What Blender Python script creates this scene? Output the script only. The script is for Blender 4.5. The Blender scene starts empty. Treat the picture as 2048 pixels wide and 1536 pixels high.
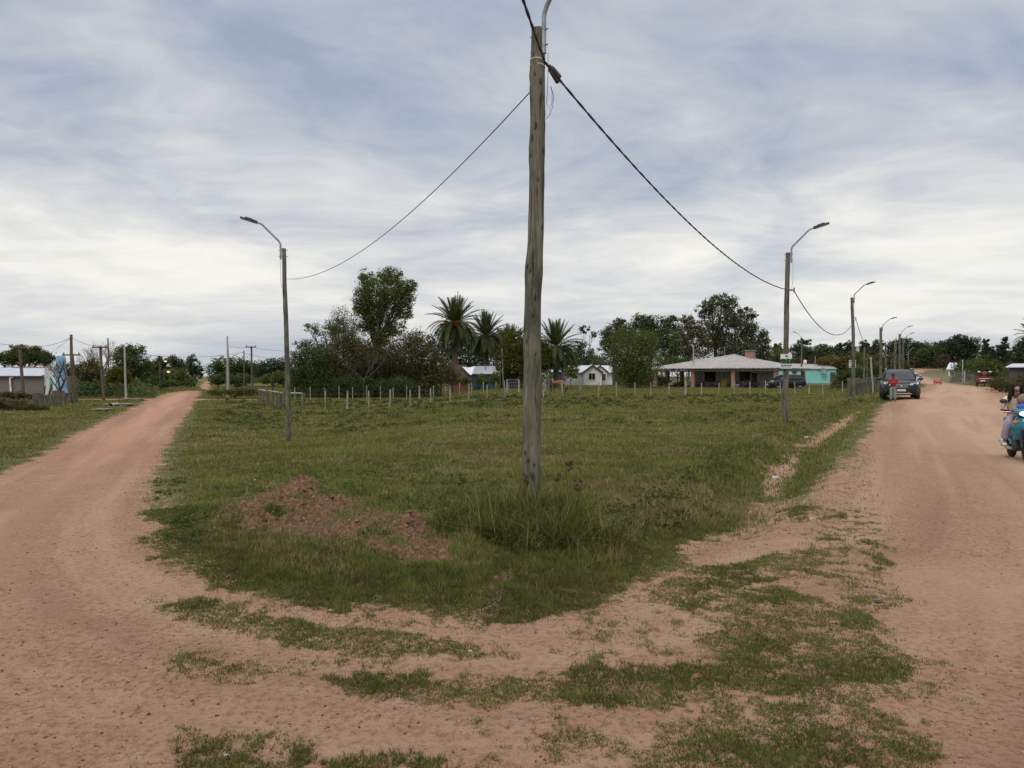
import bpy, math, random
import numpy as np
from mathutils import Vector, Matrix, Quaternion

random.seed(7)
SC = bpy.context.scene
COL = SC.collection
R = math.radians
# ------------------------------------------------------------------ camera
F, U0, V0, VH, CAMZ = 1540.0, 1024.0, 768.0, 752.0, 1.65      # photo pixels (2048 wide)
cam_d = bpy.data.cameras.new("camera")
cam = bpy.data.objects.new("camera", cam_d)
COL.objects.link(cam)
PITCH = math.atan((V0 - VH) / F)
cam.location = (0, 0, CAMZ)
cam.rotation_euler = (R(90) - PITCH, 0, 0)
cam_d.sensor_width = 36.0
cam_d.lens = 36.0 * F / 2048.0
cam_d.clip_start = 0.05
cam_d.clip_end = 6000
SC.camera = cam
# ------------------------------------------------------------------ node helper
def nodes_of(idb):
    idb.use_nodes = True
    nt = idb.node_tree
    nt.nodes.clear()
    return nt

class NT:
    """tiny wrapper: n('ShaderNodeX', prop=..., In=(value or socket))"""
    def __init__(s, nt): s.nt = nt
    def n(s, t, ins=None, **props):
        nd = s.nt.nodes.new(t)
        for k, v in props.items(): setattr(nd, k, v)
        if ins:
            for k, v in ins.items():
                sk = nd.inputs[k]
                if hasattr(v, 'is_output'): s.nt.links.new(v, sk)
                else: sk.default_value = v
        return nd
    def math(s, op, a, b=0.0, c=None, clamp=False):
        nd = s.nt.nodes.new('ShaderNodeMath'); nd.operation = op; nd.use_clamp = clamp
        for i, v in enumerate((a, b, c)):
            if v is None: continue
            if hasattr(v, 'is_output'): s.nt.links.new(v, nd.inputs[i])
            else: nd.inputs[i].default_value = v
        return nd.outputs[0]
    def mix(s, fac, a, b, mode='MIX'):
        nd = s.nt.nodes.new('ShaderNodeMix'); nd.data_type = 'RGBA'; nd.blend_type = mode
        for i, v in ((0, fac), (6, a), (7, b)):
            if hasattr(v, 'is_output'): s.nt.links.new(v, nd.inputs[i])
            else: nd.inputs[i].default_value = v if i == 0 else (tuple(v) + (1,))[:4]
        return nd.outputs[2]
    def ramp(s, fac, stops, interp='LINEAR'):
        nd = s.nt.nodes.new('ShaderNodeValToRGB'); nd.color_ramp.interpolation = interp
        els = nd.color_ramp.elements
        while len(els) < len(stops): els.new(0.5)
        for e, (p, c) in zip(els, stops):
            e.position = p
            e.color = (c, c, c, 1) if not hasattr(c, '__len__') else (tuple(c) + (1,))[:4]
        s.nt.links.new(fac, nd.inputs[0])
        return nd.outputs[0]
    def noise(s, vec, scale, detail=4, rough=0.55, dist=0.0):
        nd = s.n('ShaderNodeTexNoise', {'Scale': scale, 'Detail': detail, 'Roughness': rough, 'Distortion': dist})
        if vec is not None: s.nt.links.new(vec, nd.inputs['Vector'])
        return nd.outputs['Fac']
    def scale(s, vec, xyz):
        nd = s.n('ShaderNodeMapping'); nd.inputs['Scale'].default_value = xyz
        s.nt.links.new(vec, nd.inputs['Vector'])
        return nd.outputs[0]
# ------------------------------------------------------------------ world: overcast sky
SUN_EL, SUN_AZ = R(52), R(215)
world = bpy.data.worlds.new("World"); SC.world = world
w = NT(nodes_of(world))
sky = w.n('ShaderNodeTexSky', sky_type='NISHITA', sun_disc=False, sun_elevation=SUN_EL, sun_rotation=SUN_AZ)
tc = w.n('ShaderNodeTexCoord')
sep = w.n('ShaderNodeSeparateXYZ', {'Vector': tc.outputs['Generated']})
zz = w.math('MAXIMUM', sep.outputs[2], 0.0)
zc = w.math('ADD', zz, 0.13)
pl = w.n('ShaderNodeCombineXYZ', {'X': w.math('DIVIDE', sep.outputs[0], zc), 'Y': w.math('DIVIDE', sep.outputs[1], zc), 'Z': 0.35}).outputs[0]
warp = w.n('ShaderNodeTexNoise', {'Scale': 0.9, 'Detail': 3, 'Roughness': 0.5}); w.nt.links.new(pl, warp.inputs['Vector'])
wv = w.n('ShaderNodeVectorMath', {0: warp.outputs['Color'], 1: (0.5, 0.5, 0.5)}, operation='SUBTRACT').outputs[0]
wv = w.n('ShaderNodeVectorMath', {0: wv, 1: (1.1, 0.7, 0)}, operation='MULTIPLY').outputs[0]
plw = w.n('ShaderNodeVectorMath', {0: pl, 1: wv}, operation='ADD').outputs[0]
n_big = w.noise(w.scale(plw, (0.85, 1.0, 1)), 0.75, 4, 0.5, 0.2)
n_mid = w.noise(w.scale(plw, (0.95, 1.15, 1)), 2.1, 9, 0.60, 0.15)
n_fine = w.noise(w.scale(plw, (1.0, 1.25, 1)), 6.5, 6, 0.6, 0.3)
bias = w.ramp(zz, [(0.0, 0.60), (0.045, 0.64), (0.09, 0.71), (0.15, 0.78), (0.22, 0.70), (0.28, 0.50), (0.34, 0.34), (0.40, 0.31), (0.46, 0.37), (0.7, 0.5), (1.0, 0.6)])
gain = w.ramp(zz, [(0.0, 0.42), (0.08, 0.65), (0.2, 0.88), (0.4, 0.82), (1.0, 0.7)])
cl = w.math('ADD', w.math('MULTIPLY', w.math('SUBTRACT', n_big, 0.5), 1.7),
            w.math('ADD', w.math('MULTIPLY', w.math('SUBTRACT', n_mid, 0.5), 0.95), w.math('MULTIPLY', w.math('SUBTRACT', n_fine, 0.5), 0.17)))
tval = w.math('ADD', bias, w.math('MULTIPLY', cl, gain))
ccol = w.ramp(tval, [(0.0, (0.29, 0.345, 0.45)), (0.28, (0.37, 0.43, 0.545)), (0.5, (0.55, 0.585, 0.645)),
                     (0.72, (0.75, 0.752, 0.75)), (0.88, (0.90, 0.885, 0.84)), (1.0, (0.98, 0.95, 0.87))])
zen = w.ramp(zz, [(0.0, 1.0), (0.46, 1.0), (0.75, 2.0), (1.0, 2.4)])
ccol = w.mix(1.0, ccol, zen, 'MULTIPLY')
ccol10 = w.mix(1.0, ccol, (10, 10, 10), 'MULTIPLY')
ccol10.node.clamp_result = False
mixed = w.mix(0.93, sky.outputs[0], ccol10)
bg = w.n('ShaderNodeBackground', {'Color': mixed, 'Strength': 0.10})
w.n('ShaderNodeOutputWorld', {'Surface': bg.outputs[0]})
# ------------------------------------------------------------------ sun (overcast: weak and very soft)
sd = bpy.data.lights.new("sun", 'SUN'); sd.energy = 1.5; sd.angle = R(32); sd.color = (1.0, 0.94, 0.85)
sun = bpy.data.objects.new("sun", sd); COL.objects.link(sun)
sdir = Vector((math.sin(SUN_AZ) * math.cos(SUN_EL), math.cos(SUN_AZ) * math.cos(SUN_EL), math.sin(SUN_EL)))
sun.rotation_euler = sdir.to_track_quat('Z', 'Y').to_euler()
SC.view_settings.view_transform = 'Standard'
SC.view_settings.look = 'None'
SC.view_settings.exposure = 0.0
SC.view_settings.gamma = 1.0

# ------------------------------------------------------------------ numeric noise
def _hash(ix, iy, seed):
    n = (ix.astype(np.int64) * 374761393 + iy.astype(np.int64) * 668265263 + seed * 1442695041) & 0xffffffff
    n = ((n ^ (n >> 13)) * 1274126177) & 0xffffffff
    n = (n ^ (n >> 16)) & 0xffffffff
    return n / 4294967295.0
def vnoise(x, y, seed=0):
    x = np.asarray(x, float); y = np.asarray(y, float)
    ix = np.floor(x); iy = np.floor(y); fx = x - ix; fy = y - iy
    fx = fx * fx * (3 - 2 * fx); fy = fy * fy * (3 - 2 * fy)
    a = _hash(ix, iy, seed); b = _hash(ix + 1, iy, seed); c = _hash(ix, iy + 1, seed); d = _hash(ix + 1, iy + 1, seed)
    return (a * (1 - fx) + b * fx) * (1 - fy) + (c * (1 - fx) + d * fx) * fy
def fbm(x, y, seed=0, octv=4, gain=0.5):
    s = 0; a = 1; t = 0
    for o in range(octv):
        s = s + a * vnoise(np.asarray(x) * 2 ** o + 17.3 * o, np.asarray(y) * 2 ** o - 9.1 * o, seed + o); t += a; a *= gain
    return s / t
def S(t):
    t = np.clip(t, 0, 1); return t * t * (3 - 2 * t)
# ------------------------------------------------------------------ terrain height
def G0(x, y):
    x = np.asarray(x, float); y = np.asarray(y, float)
    left = -0.45 * S((-x - 1.5) / 7) * S((y - 9) / 16) * (1 - S((y - 85) / 60))
    near_r = S((x - 0.47 * y + 5) / 7) * (0.2 * S((y - 18) / 25) + 0.4 * S((y - 48) / 35))
    far_r = 3.2 * S((y - 110) / 100) * S((x - 0.40 * y + 10) / 25)
    return left + near_r + far_r
def ray(u, v):
    dx = (u - U0) / F; dy = -(v - V0) / F
    c, s_ = math.cos(PITCH), math.sin(PITCH)
    return np.array([dx, c + s_ * dy, dy * c - s_])
def hit(u, v, g):
    d = ray(u, v); t = 1.0; p = t
    while t < 1500:
        q = d * t
        if CAMZ + q[2] < float(g(q[0], q[1])): break
        p = t; t *= 1.02
    for _ in range(22):
        m = 0.5 * (p + t); q = d * m
        if CAMZ + q[2] < float(g(q[0], q[1])): t = m
        else: p = m
    return float(d[0] * p), float(d[1] * p)
def at(u, v, Y):                     # point seen at (u, v) at depth Y
    d = ray(u, v); k = Y / d[1]
    return Vector((d[0] * k, Y, CAMZ + d[2] * k))
DITCH = [hit(*p, G0) for p in ((1395, 1110), (1450, 1055), (1500, 1000), (1548, 945), (1585, 900), (1625, 868), (1668, 840), (1715, 815), (1750, 797))]
DITCH_D = [0.04, 0.12, 0.18, 0.25, 0.27, 0.27, 0.25, 0.22, 0.15]
HEAPS = []
for (u, v, h, r) in ((600, 1000, .29, .37), (545, 1030, .16, .33), (660, 1020, .19, .31), (700, 1045, .10, .32), (480, 1040, .07, .35), (826, 1062, .22, .18), (770, 1080, .07, .3),
                     (620, 1085, .05, .5), (860, 1110, .06, .3), (1005, 1165, .09, .13), (1060, 1160, .08, .13), (990, 1205, .06, .2), (730, 1015, .07, .12), (940, 1095, .10, .22),
                     (905, 1060, .08, .2), (1120, 1075, .13, .5), (1000, 1050, .10, .4)):
    x, y = hit(u, v, G0); HEAPS.append((x, y, h, r))
def seg_dist(x, y, pts, vals=None):
    best = np.full(np.shape(x), 1e9); val = np.zeros(np.shape(x))
    for i in range(len(pts) - 1):
        ax, ay = pts[i]; bx, by = pts[i + 1]
        dx, dy = bx - ax, by - ay
        t = np.clip(((x - ax) * dx + (y - ay) * dy) / (dx * dx + dy * dy), 0, 1)
        d = np.hypot(x - ax - t * dx, y - ay - t * dy)
        if vals is not None: val = np.where(d < best, vals[i] + t * (vals[i + 1] - vals[i]), val)
        best = np.minimum(best, d)
    return best, val
def G(x, y):
    x = np.asarray(x, float); y = np.asarray(y, float)
    z = G0(x, y)
    d, dep = seg_dist(x, y, DITCH, DITCH_D)
    wd = 0.32 + 0.02 * y
    z = z - dep * np.exp(-(d / wd) ** 2.6)
    for (hx, hy, h, r) in HEAPS:
        q = ((x - hx) ** 2 + ((y - hy) * 0.8) ** 2) / (r * r)
        z = z + h * np.exp(-q)
    return z
def gz(x, y): return float(G(x, y))
def P(u, v): 
    x, y = hit(u, v, G); return Vector((x, y, gz(x, y)))
def ground_at(u, Y):
    x = (u - U0) / F * Y
    return Vector((x, Y, gz(x, Y)))

# ------------------------------------------------------------------ object helpers
def tag(o, label=None, cat=None, group=None, kind=None):
    if label: o['label'] = label
    if cat: o['category'] = cat
    if group: o['group'] = group
    if kind: o['kind'] = kind
    return o
def thing(name, label, cat, loc=(0, 0, 0), rz=0.0, group=None):
    o = bpy.data.objects.new(name, None); COL.objects.link(o)
    o.empty_display_size = 0.2
    o.location = loc; o.rotation_euler = (0, 0, rz)
    return tag(o, label, cat, group)
def np_mesh(name, verts, faces, mat, parent=None, attrs=None, smooth=False):
    """verts (N,3); faces (M,k) all of one size"""
    me = bpy.data.meshes.new(name)
    verts = np.ascontiguousarray(verts, np.float32); faces = np.ascontiguousarray(faces, np.int32)
    M, k = faces.shape
    me.vertices.add(len(verts)); me.vertices.foreach_set('co', verts.ravel())
    me.loops.add(M * k); me.loops.foreach_set('vertex_index', faces.ravel())
    me.polygons.add(M); me.polygons.foreach_set('loop_start', np.arange(0, M * k, k, dtype=np.int32))
    me.polygons.foreach_set('loop_total', np.full(M, k, np.int32))
    if smooth: me.polygons.foreach_set('use_smooth', np.ones(M, bool))
    me.update(calc_edges=True)
    for an, av in (attrs or {}).items():
        a = me.attributes.new(an, 'FLOAT', 'POINT'); a.data.foreach_set('value', np.ascontiguousarray(av, np.float32))
    if mat: me.materials.append(mat)
    o = bpy.data.objects.new(name, me); COL.objects.link(o)
    if parent: o.parent = parent
    return o
class MB:
    def __init__(s): s.v = []; s.f = []; s.sm = []; s.M = None
    def add(s, vs, fs, smooth=False):
        b = len(s.v)
        for p in vs:
            p = Vector(p)
            if s.M is not None: p = s.M @ p
            s.v.append(tuple(p))
        for f in fs:
            s.f.append(tuple(b + i for i in f)); s.sm.append(smooth)
        return s
    def box(s, c, d, rz=0.0, rx=0.0, ry=0.0, taper=1.0):
        hx, hy, hz = d[0] / 2, d[1] / 2, d[2] / 2
        m = Matrix.Translation(Vector(c)) @ Matrix.Rotation(rz, 4, 'Z') @ Matrix.Rotation(ry, 4, 'Y') @ Matrix.Rotation(rx, 4, 'X')
        vs = []
        for z in (-1, 1):
            k = taper if z > 0 else 1.0
            for (a, b) in ((-1, -1), (1, -1), (1, 1), (-1, 1)):
                vs.append(m @ Vector((a * hx * k, b * hy * k, z * hz)))
        return s.add(vs, [(3, 2, 1, 0), (4, 5, 6, 7), (0, 1, 5, 4), (1, 2, 6, 5), (2, 3, 7, 6), (3, 0, 4, 7)])
    def tube(s, pts, rad, n=8, caps=True, smooth=True):
        pts = [Vector(p) for p in pts]
        if not hasattr(rad, '__len__'): rad = [rad] * len(pts)
        vs = []; fs = []; nrm = None
        for i, p in enumerate(pts):
            a = pts[max(i - 1, 0)]; b = pts[min(i + 1, len(pts) - 1)]
            t = (b - a); t = t.normalized() if t.length > 1e-9 else Vector((0, 0, 1))
            if nrm is None:
                nrm = t.cross(Vector((0.31, 0.87, 0.38)))
                if nrm.length < 1e-3: nrm = t.cross(Vector((1, 0, 0)))
            nrm = (nrm - t * nrm.dot(t)).normalized(); bn = t.cross(nrm)
            for k in range(n):
                an = 2 * math.pi * k / n
                vs.append(p + (nrm * math.cos(an) + bn * math.sin(an)) * rad[i])
        for i in range(len(pts) - 1):
            for k in range(n):
                k2 = (k + 1) % n
                fs.append((i * n + k, i * n + k2, (i + 1) * n + k2, (i + 1) * n + k))
        s.add(vs, fs, smooth)
        if caps:
            s.add(vs[:n], [tuple(range(n - 1, -1, -1))]); s.add(vs[-n:], [tuple(range(n))])
        return s
    def lathe(s, prof, n=16, M=None, smooth=True):
        vs = []; fs = []
        for (r, z) in prof:
            for k in range(n):
                a = 2 * math.pi * k / n; p = Vector((r * math.cos(a), r * math.sin(a), z))
                vs.append(M @ p if M is not None else p)
        m = len(prof)
        for i in range(m - 1):
            for k in range(n):
                k2 = (k + 1) % n
                fs.append((i * n + k, i * n + k2, (i + 1) * n + k2, (i + 1) * n + k))
        return s.add(vs, fs, smooth)
    def ball(s, c, r, n=12, m=8, smooth=True):
        if not hasattr(r, '__len__'): r = (r, r, r)
        prof = [(max(1e-4, math.sin(math.pi * i / m)), -math.cos(math.pi * i / m)) for i in range(m + 1)]
        M = Matrix.Translation(Vector(c)) @ Matrix.Diagonal((r[0], r[1], r[2], 1))
        return s.lathe(prof, n, M, smooth)
    def prism(s, poly, dvec, smooth=False):
        """planar polygon (3D points) extruded by dvec"""
        d = Vector(dvec); a = [Vector(p) for p in poly]; n = len(a)
        vs = a + [p + d for p in a]
        fs = [tuple(range(n - 1, -1, -1)), tuple(range(n, 2 * n))]
        fs += [(i, (i + 1) % n, n + (i + 1) % n, n + i) for i in range(n)]
        return s.add(vs, fs, smooth)
    def build(s, name, mat, parent=None, bevel=0.0, loc=None):
        me = bpy.data.meshes.new(name); me.from_pydata(s.v, [], s.f); me.update()
        me.polygons.foreach_set('use_smooth', np.array(s.sm, bool))
        if mat: me.materials.append(mat)
        o = bpy.data.objects.new(name, me); COL.objects.link(o)
        if parent: o.parent = parent
        if loc is not None: o.location = loc
        if bevel:
            b = o.modifiers.new('bevel', 'BEVEL'); b.width = bevel; b.segments = 2; b.limit_method = 'ANGLE'
        return o
def copy_tree(o, parent=None):
    c = o.copy(); COL.objects.link(c); c.parent = parent
    for ch in list(o.children): copy_tree(ch, c)
    return c
# ------------------------------------------------------------------ materials
MATS = {}
def mat(name, c1, c2=None, rough=0.8, scale=4.0, bump=0.0, bscale=30.0, metal=0.0, stretch=(1, 1, 1), detail=5, spec=None, coat=0.0, contrast=(0.35, 0.65)):
    if name in MATS: return MATS[name]
    m = bpy.data.materials.new(name); t = NT(nodes_of(m))
    b = t.n('ShaderNodeBsdfPrincipled', {'Roughness': rough, 'Metallic': metal})
    if spec is not None: b.inputs['Specular IOR Level'].default_value = spec
    if coat: b.inputs['Coat Weight'].default_value = coat; b.inputs['Coat Roughness'].default_value = 0.08
    tcn = t.n('ShaderNodeTexCoord')
    vec = t.scale(tcn.outputs['Object'], stretch)
    c2 = c2 or tuple(x * 0.8 for x in c1)
    f = t.noise(vec, scale, detail, 0.6)
    f = t.ramp(f, [(contrast[0], 0.0), (contrast[1], 1.0)])
    t.nt.links.new(t.mix(f, c1, c2), b.inputs['Base Color'])
    if bump:
        bn = t.n('ShaderNodeBump', {'Strength': bump, 'Distance': 0.02, 'Height': t.noise(vec, bscale, 4, 0.6)})
        t.nt.links.new(bn.outputs[0], b.inputs['Normal'])
    t.n('ShaderNodeOutputMaterial', {'Surface': b.outputs[0]})
    MATS[name] = m
    return m
def leafmat(name, a, b, c, trans=0.25, rough=0.6):
    """foliage: the leaf's own tone 'var' runs a -> b -> c"""
    m = bpy.data.materials.new(name); t = NT(nodes_of(m))
    at_ = t.n('ShaderNodeAttribute', attribute_name='var')
    col = t.ramp(at_.outputs['Fac'], [(0.0, a), (0.5, b), (1.0, c)])
    d = t.n('ShaderNodeBsdfPrincipled', {'Base Color': col, 'Roughness': rough, 'Specular IOR Level': 0.10})
    tr = t.n('ShaderNodeBsdfTranslucent', {'Color': t.mix(1.0, col, (1.45, 1.4, 0.85), 'MULTIPLY')})
    mx = t.n('ShaderNodeMixShader', {0: trans, 1: d.outputs[0], 2: tr.outputs[0]})
    t.n('ShaderNodeOutputMaterial', {'Surface': mx.outputs[0]})
    return m
# ================================================================== GROUND
# areas measured on the photograph and laid out on the terrain in metres
def poly_w(px, extra=()):
    return [hit(u, v, G0) for (u, v) in px] + list(extra)
def poly_sd(x, y, poly):
    """signed distance, positive inside"""
    inside = np.zeros(np.shape(x), bool)
    n = len(poly)
    d, _ = seg_dist(x, y, poly + [poly[0]])
    for i in range(n):
        ax, ay = poly[i]; bx, by = poly[(i + 1) % n]
        c = ((ay > y) != (by > y)) & (x < (bx - ax) * (y - ay) / ((by - ay) if by != ay else 1e-9) + ax)
        inside ^= c
    return np.where(inside, d, -d)
JUNCTION = ([hit(u, v, G0) for (u, v) in ((401, 782), (392, 795), (372, 828), (347, 862), (322, 905), (306, 950), (290, 990), (276, 1035), (288, 1085), (348, 1128), (430, 1168), (560, 1203),
            (700, 1222), (870, 1240), (1040, 1246), (1190, 1226), (1300, 1185), (1372, 1130), (1412, 1085), (1456, 1057), (1530, 1060), (1600, 1064), (1650, 1022), (1690, 965), (1712, 920), (1733, 870), (1755, 830), (1768, 806),
            (1800, 790), (1835, 781), (1856, 771), (1834, 767), (1818, 757), (1812, 742), (1845, 738.5))]
            + [hit(u, v, G0) for (u, v) in ((1872, 736.5), (1880, 737.5), (1850, 741), (1836, 746), (1842, 753), (1870, 758), (1905, 767), (1955, 773), (1985, 775), (2048, 803), (2200, 870))]
            + [(14, 6), (14, -14), (-14, -14), (-14, 4)] + [hit(u, v, G0) for (u, v) in ((-150, 1012), (0, 946), (150, 870), (230, 834), (300, 799), (332, 787), (376, 781))])
FARROAD = poly_w([(396, 779), (405, 770), (411, 763), (419, 763), (418, 770), (428, 780)])
CROSSROAD = [(-75, 66), (-31, 66.5), (-22, 66.5), (-22, 70), (-31, 70.5), (-75, 70.5)]
PATCHES = [(poly_w(p), d) for (p, d) in (
    ([(300, 1200), (420, 1195), (560, 1235), (700, 1255), (850, 1270), (960, 1290), (1005, 1305), (900, 1320), (760, 1310), (600, 1285), (480, 1262), (380, 1250)], .95),
    ([(330, 1320), (400, 1310), (560, 1330), (600, 1350), (480, 1370), (350, 1350)], .75),
    ([(640, 1360), (760, 1345), (960, 1365), (1080, 1340), (1240, 1330), (1380, 1325), (1500, 1340), (1480, 1400), (1300, 1420), (1100, 1410), (900, 1415), (740, 1395)], .95),
    ([(1320, 1205), (1500, 1175), (1590, 1165), (1610, 1200), (1500, 1228), (1380, 1228)], .95),
    ([(1380, 1285), (1450, 1225), (1620, 1190), (1740, 1230), (1820, 1310), (1800, 1390), (1680, 1420), (1540, 1400), (1440, 1340)], .88),
    ([(1330, 1440), (1500, 1400), (1700, 1390), (1830, 1440), (1880, 1540), (1940, 1640), (1300, 1640), (1250, 1500)], .85),
    ([(320, 1480), (400, 1455), (520, 1460), (640, 1490), (800, 1500), (1000, 1520), (1100, 1640), (300, 1640), (300, 1530)], .78),
    ([(900, 1445), (1200, 1430), (1350, 1460), (1300, 1540), (1000, 1500)], .65),
    ([(1590, 1120), (1660, 960), (1705, 880), (1740, 890), (1745, 1000), (1780, 1100), (1830, 1220), (1700, 1220)], .55),
    ([(1290, 1190), (1400, 1128), (1500, 1112), (1630, 1095), (1660, 1150), (1500, 1172), (1330, 1205)], .88),
    ([(1790, 1330), (1880, 1330), (1900, 1380), (1820, 1400)], .42),
    ([(1180, 1230), (1330, 1215), (1400, 1260), (1420, 1330), (1250, 1325), (1150, 1330), (1100, 1290)], .42),
    ([(600, 1320), (800, 1325), (1000, 1330), (1100, 1345), (900, 1365), (640, 1350)], .40),
    ([(560, 1205), (800, 1232), (1000, 1240), (1000, 1262), (800, 1256), (560, 1228)], .52))]
BARE = [(poly_w(p), d) for (p, d) in (
    ([(1372, 1066), (1450, 1045), (1520, 1062), (1560, 1050), (1580, 1080), (1500, 1098), (1440, 1122), (1380, 1118)], .55),
    ([(1510, 965), (1535, 920), (1580, 888), (1612, 878), (1600, 900), (1575, 935), (1560, 968)], .8),
    ([(1595, 876), (1645, 846), (1700, 820), (1722, 813), (1700, 838), (1640, 874)], .9),
    ([(1500, 975), (1592, 980), (1575, 1055), (1450, 1055)], .62),
    ([(1600, 1050), (1640, 980), (1680, 900), (1700, 920), (1680, 1000), (1640, 1090)], .35))]
STRAW = poly_w([(425, 1015), (480, 1000), (540, 968), (660, 978), (720, 1020), (850, 1048), (875, 1090), (935, 1090), (925, 1135), (820, 1122), (700, 1098), (560, 1085), (440, 1060)])
STRAW2 = [poly_w(p) for p in ([(980, 1150), (1030, 1150), (1030, 1185), (985, 1190)], [(1040, 1140), (1085, 1145), (1080, 1170), (1045, 1170)], [(960, 1190), (1020, 1190), (1020, 1225), (950, 1225)],
                              [(790, 1090), (930, 1085), (930, 1130), (800, 1130)])]
def fields(x, y):
    """grass cover 0..1, packed-road 0..1, redness 0..1, dry-straw 0..1"""
    sd = poly_sd(x, y, JUNCTION)
    soft = 0.16 + 0.45 * S((x - 0.5) / 3) * S((22 - y) / 10) + 0.004 * y
    wob = (fbm(x * 1.3, y * 1.3, 5, 4) - 0.5) * (0.5 + 0.010 * y)
    g = S(0.5 - (sd + wob) / (2 * soft))
    n1 = fbm(x * 2.2, y * 2.8, 31, 5, 0.6)
    for poly, d in PATCHES:
        s2 = poly_sd(x, y, poly)
        g = np.maximum(g, d * S(0.62 + (s2 + wob * 0.25) / 0.28) * S((n1 - 0.20 + 0.30 * (d - 0.5)) / 0.20))
    for poly, d in BARE:
        s2 = poly_sd(x, y, poly)
        g = g * (1 - d * S(0.5 + (s2 + wob * 0.55) / (0.28 + 0.012 * y)))
    st = S(0.5 + (poly_sd(x, y, STRAW) + wob * 0.5) / 0.4)
    for p in STRAW2: st = np.maximum(st, S(0.5 + (poly_sd(x, y, p) + wob * 0.3) / 0.25))
    st = st * S((fbm(x * 2.6, y * 2.6, 77, 4) - 0.285) / 0.2)
    for poly in (FARROAD, CROSSROAD):
        s2 = poly_sd(x, y, poly); g = g * (1 - S(0.5 + s2 / 1.2))
    pack = S((sd - 0.7 - 1.3 * S((x - 2) / 4) * S((20 - y) / 8)) / 1.4) * S((np.hypot(x, y) - 5.0) / 4)
    red = np.clip(S((-x + 1) / 4) * S((y - 6) / 12) * 0.9 + 0.35 * S((6 - y) / 3), 0, 1)
    band = 0.62 * fbm(sd * 1.7 + 0.25 * wob, np.hypot(x, y) * 0.10, 111, 4, 0.55) + 0.38 * fbm(sd * 7.0 + 0.3 * wob, np.hypot(x, y) * 0.22, 115, 4, 0.6)
    return g, pack, red, st, band, sd
# polar sheet: fine where the photograph looks, coarse behind, out to the horizon
ang = np.concatenate([np.arange(-180, -44, 6.0), np.arange(-42, 42.01, 0.17), np.arange(44, 180, 6.0)])
rad = [0.35, 0.8, 1.4, 2.0]
while rad[-1] < 160: rad.append(rad[-1] * 1.0085)
while rad[-1] < 3200: rad.append(rad[-1] * 1.06)
rad = np.array(rad)
A, RR = np.meshgrid(np.radians(ang), rad)
GX = (np.sin(A) * RR); GY = (np.cos(A) * RR)
gx = np.concatenate([GX.ravel(), [0.0]]); gy = np.concatenate([GY.ravel(), [0.0]])
g_, pk_, rd_, st_, bd_, sd_ = fields(gx, gy)
zg = G(gx, gy)
rough_amp = (0.010 + 0.030 * g_ + 0.05 * st_)
zg = zg + (fbm(gx * 2.5, gy * 2.5, 3, 4, 0.55) - 0.5) * 2 * rough_amp * S((60 - np.hypot(gx, gy)) / 30)
zg = zg + (fbm(gx * 12, gy * 12, 9, 3, 0.6) - 0.5) * (0.012 + 0.02 * g_ + 0.15 * st_) * S((14 - np.hypot(gx, gy)) / 6)
# shallow wheel ruts curving through the junction
rut = fbm(gx * 0.35, (gy + 0.05 * gx * gx) * 2.1, 55, 3) - 0.5
zg = zg + (rut * 0.04 + (bd_ - 0.5) * 0.07) * (1 - g_) * S((12 - np.hypot(gx, gy)) / 5)
na, nr = len(ang), len(rad)
ZGRID = zg[:na * nr].reshape(nr, na)
def HZ(x, y):
    """height of the finished ground sheet (bilinear on the polar grid)"""
    x = np.asarray(x, float); y = np.asarray(y, float)
    ai = np.interp(np.degrees(np.arctan2(x, y)), ang, np.arange(na)); ri = np.interp(np.hypot(x, y), rad, np.arange(nr))
    a0 = np.clip(ai.astype(int), 0, na - 2); r0 = np.clip(ri.astype(int), 0, nr - 2); fa = ai - a0; fr = ri - r0
    return (ZGRID[r0, a0] * (1 - fa) + ZGRID[r0, a0 + 1] * fa) * (1 - fr) + (ZGRID[r0 + 1, a0] * (1 - fa) + ZGRID[r0 + 1, a0 + 1] * fa) * fr
idx = np.arange(na * nr).reshape(nr, na)
nx_ = np.roll(idx, -1, axis=1)
quads = np.stack([idx[:-1], nx_[:-1], nx_[1:], idx[1:]], -1).reshape(-1, 4)[:, ::-1]
cfan = np.stack([np.full(na, na * nr), idx[0], nx_[0], nx_[0]], -1)
# ground material
gm = bpy.data.materials.new("ground_earth"); t = NT(nodes_of(gm))
pos = t.n('ShaderNodeNewGeometry').outputs['Position']
A_ = lambda n: t.n('ShaderNodeAttribute', attribute_name=n).outputs['Fac']
ag, ap, ar, ast, ab = A_('grass'), A_('pack'), A_('red'), A_('straw'), A_('band')
nL = t.noise(pos, 0.35, 5, 0.55); nM = t.noise(pos, 2.6, 6, 0.6); nS = t.noise(pos, 22, 6, 0.65); nXS = t.noise(pos, 110, 4, 0.7)
tan_ = (0.365, 0.212, 0.125); pink = (0.370, 0.186, 0.112); dark = (0.150, 0.083, 0.053); pale = (0.44, 0.29, 0.19)
dcol = t.mix(t.math('ADD', t.math('MULTIPLY', ar, 0.8), t.math('MULTIPLY', t.math('SUBTRACT', nL, 0.4), 0.9), clamp=True), tan_, pink)
dcol = t.mix(t.math('MULTIPLY', t.ramp(nM, [(0.42, 0.0), (0.68, 1.0)]), 0.55), dcol, pale)
dcol = t.mix(t.math('MULTIPLY', t.ramp(nS, [(0.46, 0.0), (0.66, 1.0)]), t.math('SUBTRACT', 0.75, t.math('MULTIPLY', ap, 0.55))), dcol, dark)
dcol = t.mix(t.math('MULTIPLY', t.ramp(nXS, [(0.52, 0.0), (0.70, 1.0)]), t.math('SUBTRACT', 0.80, t.math('MULTIPLY', ap, 0.60))), dcol, (0.125, 0.080, 0.056))
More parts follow.
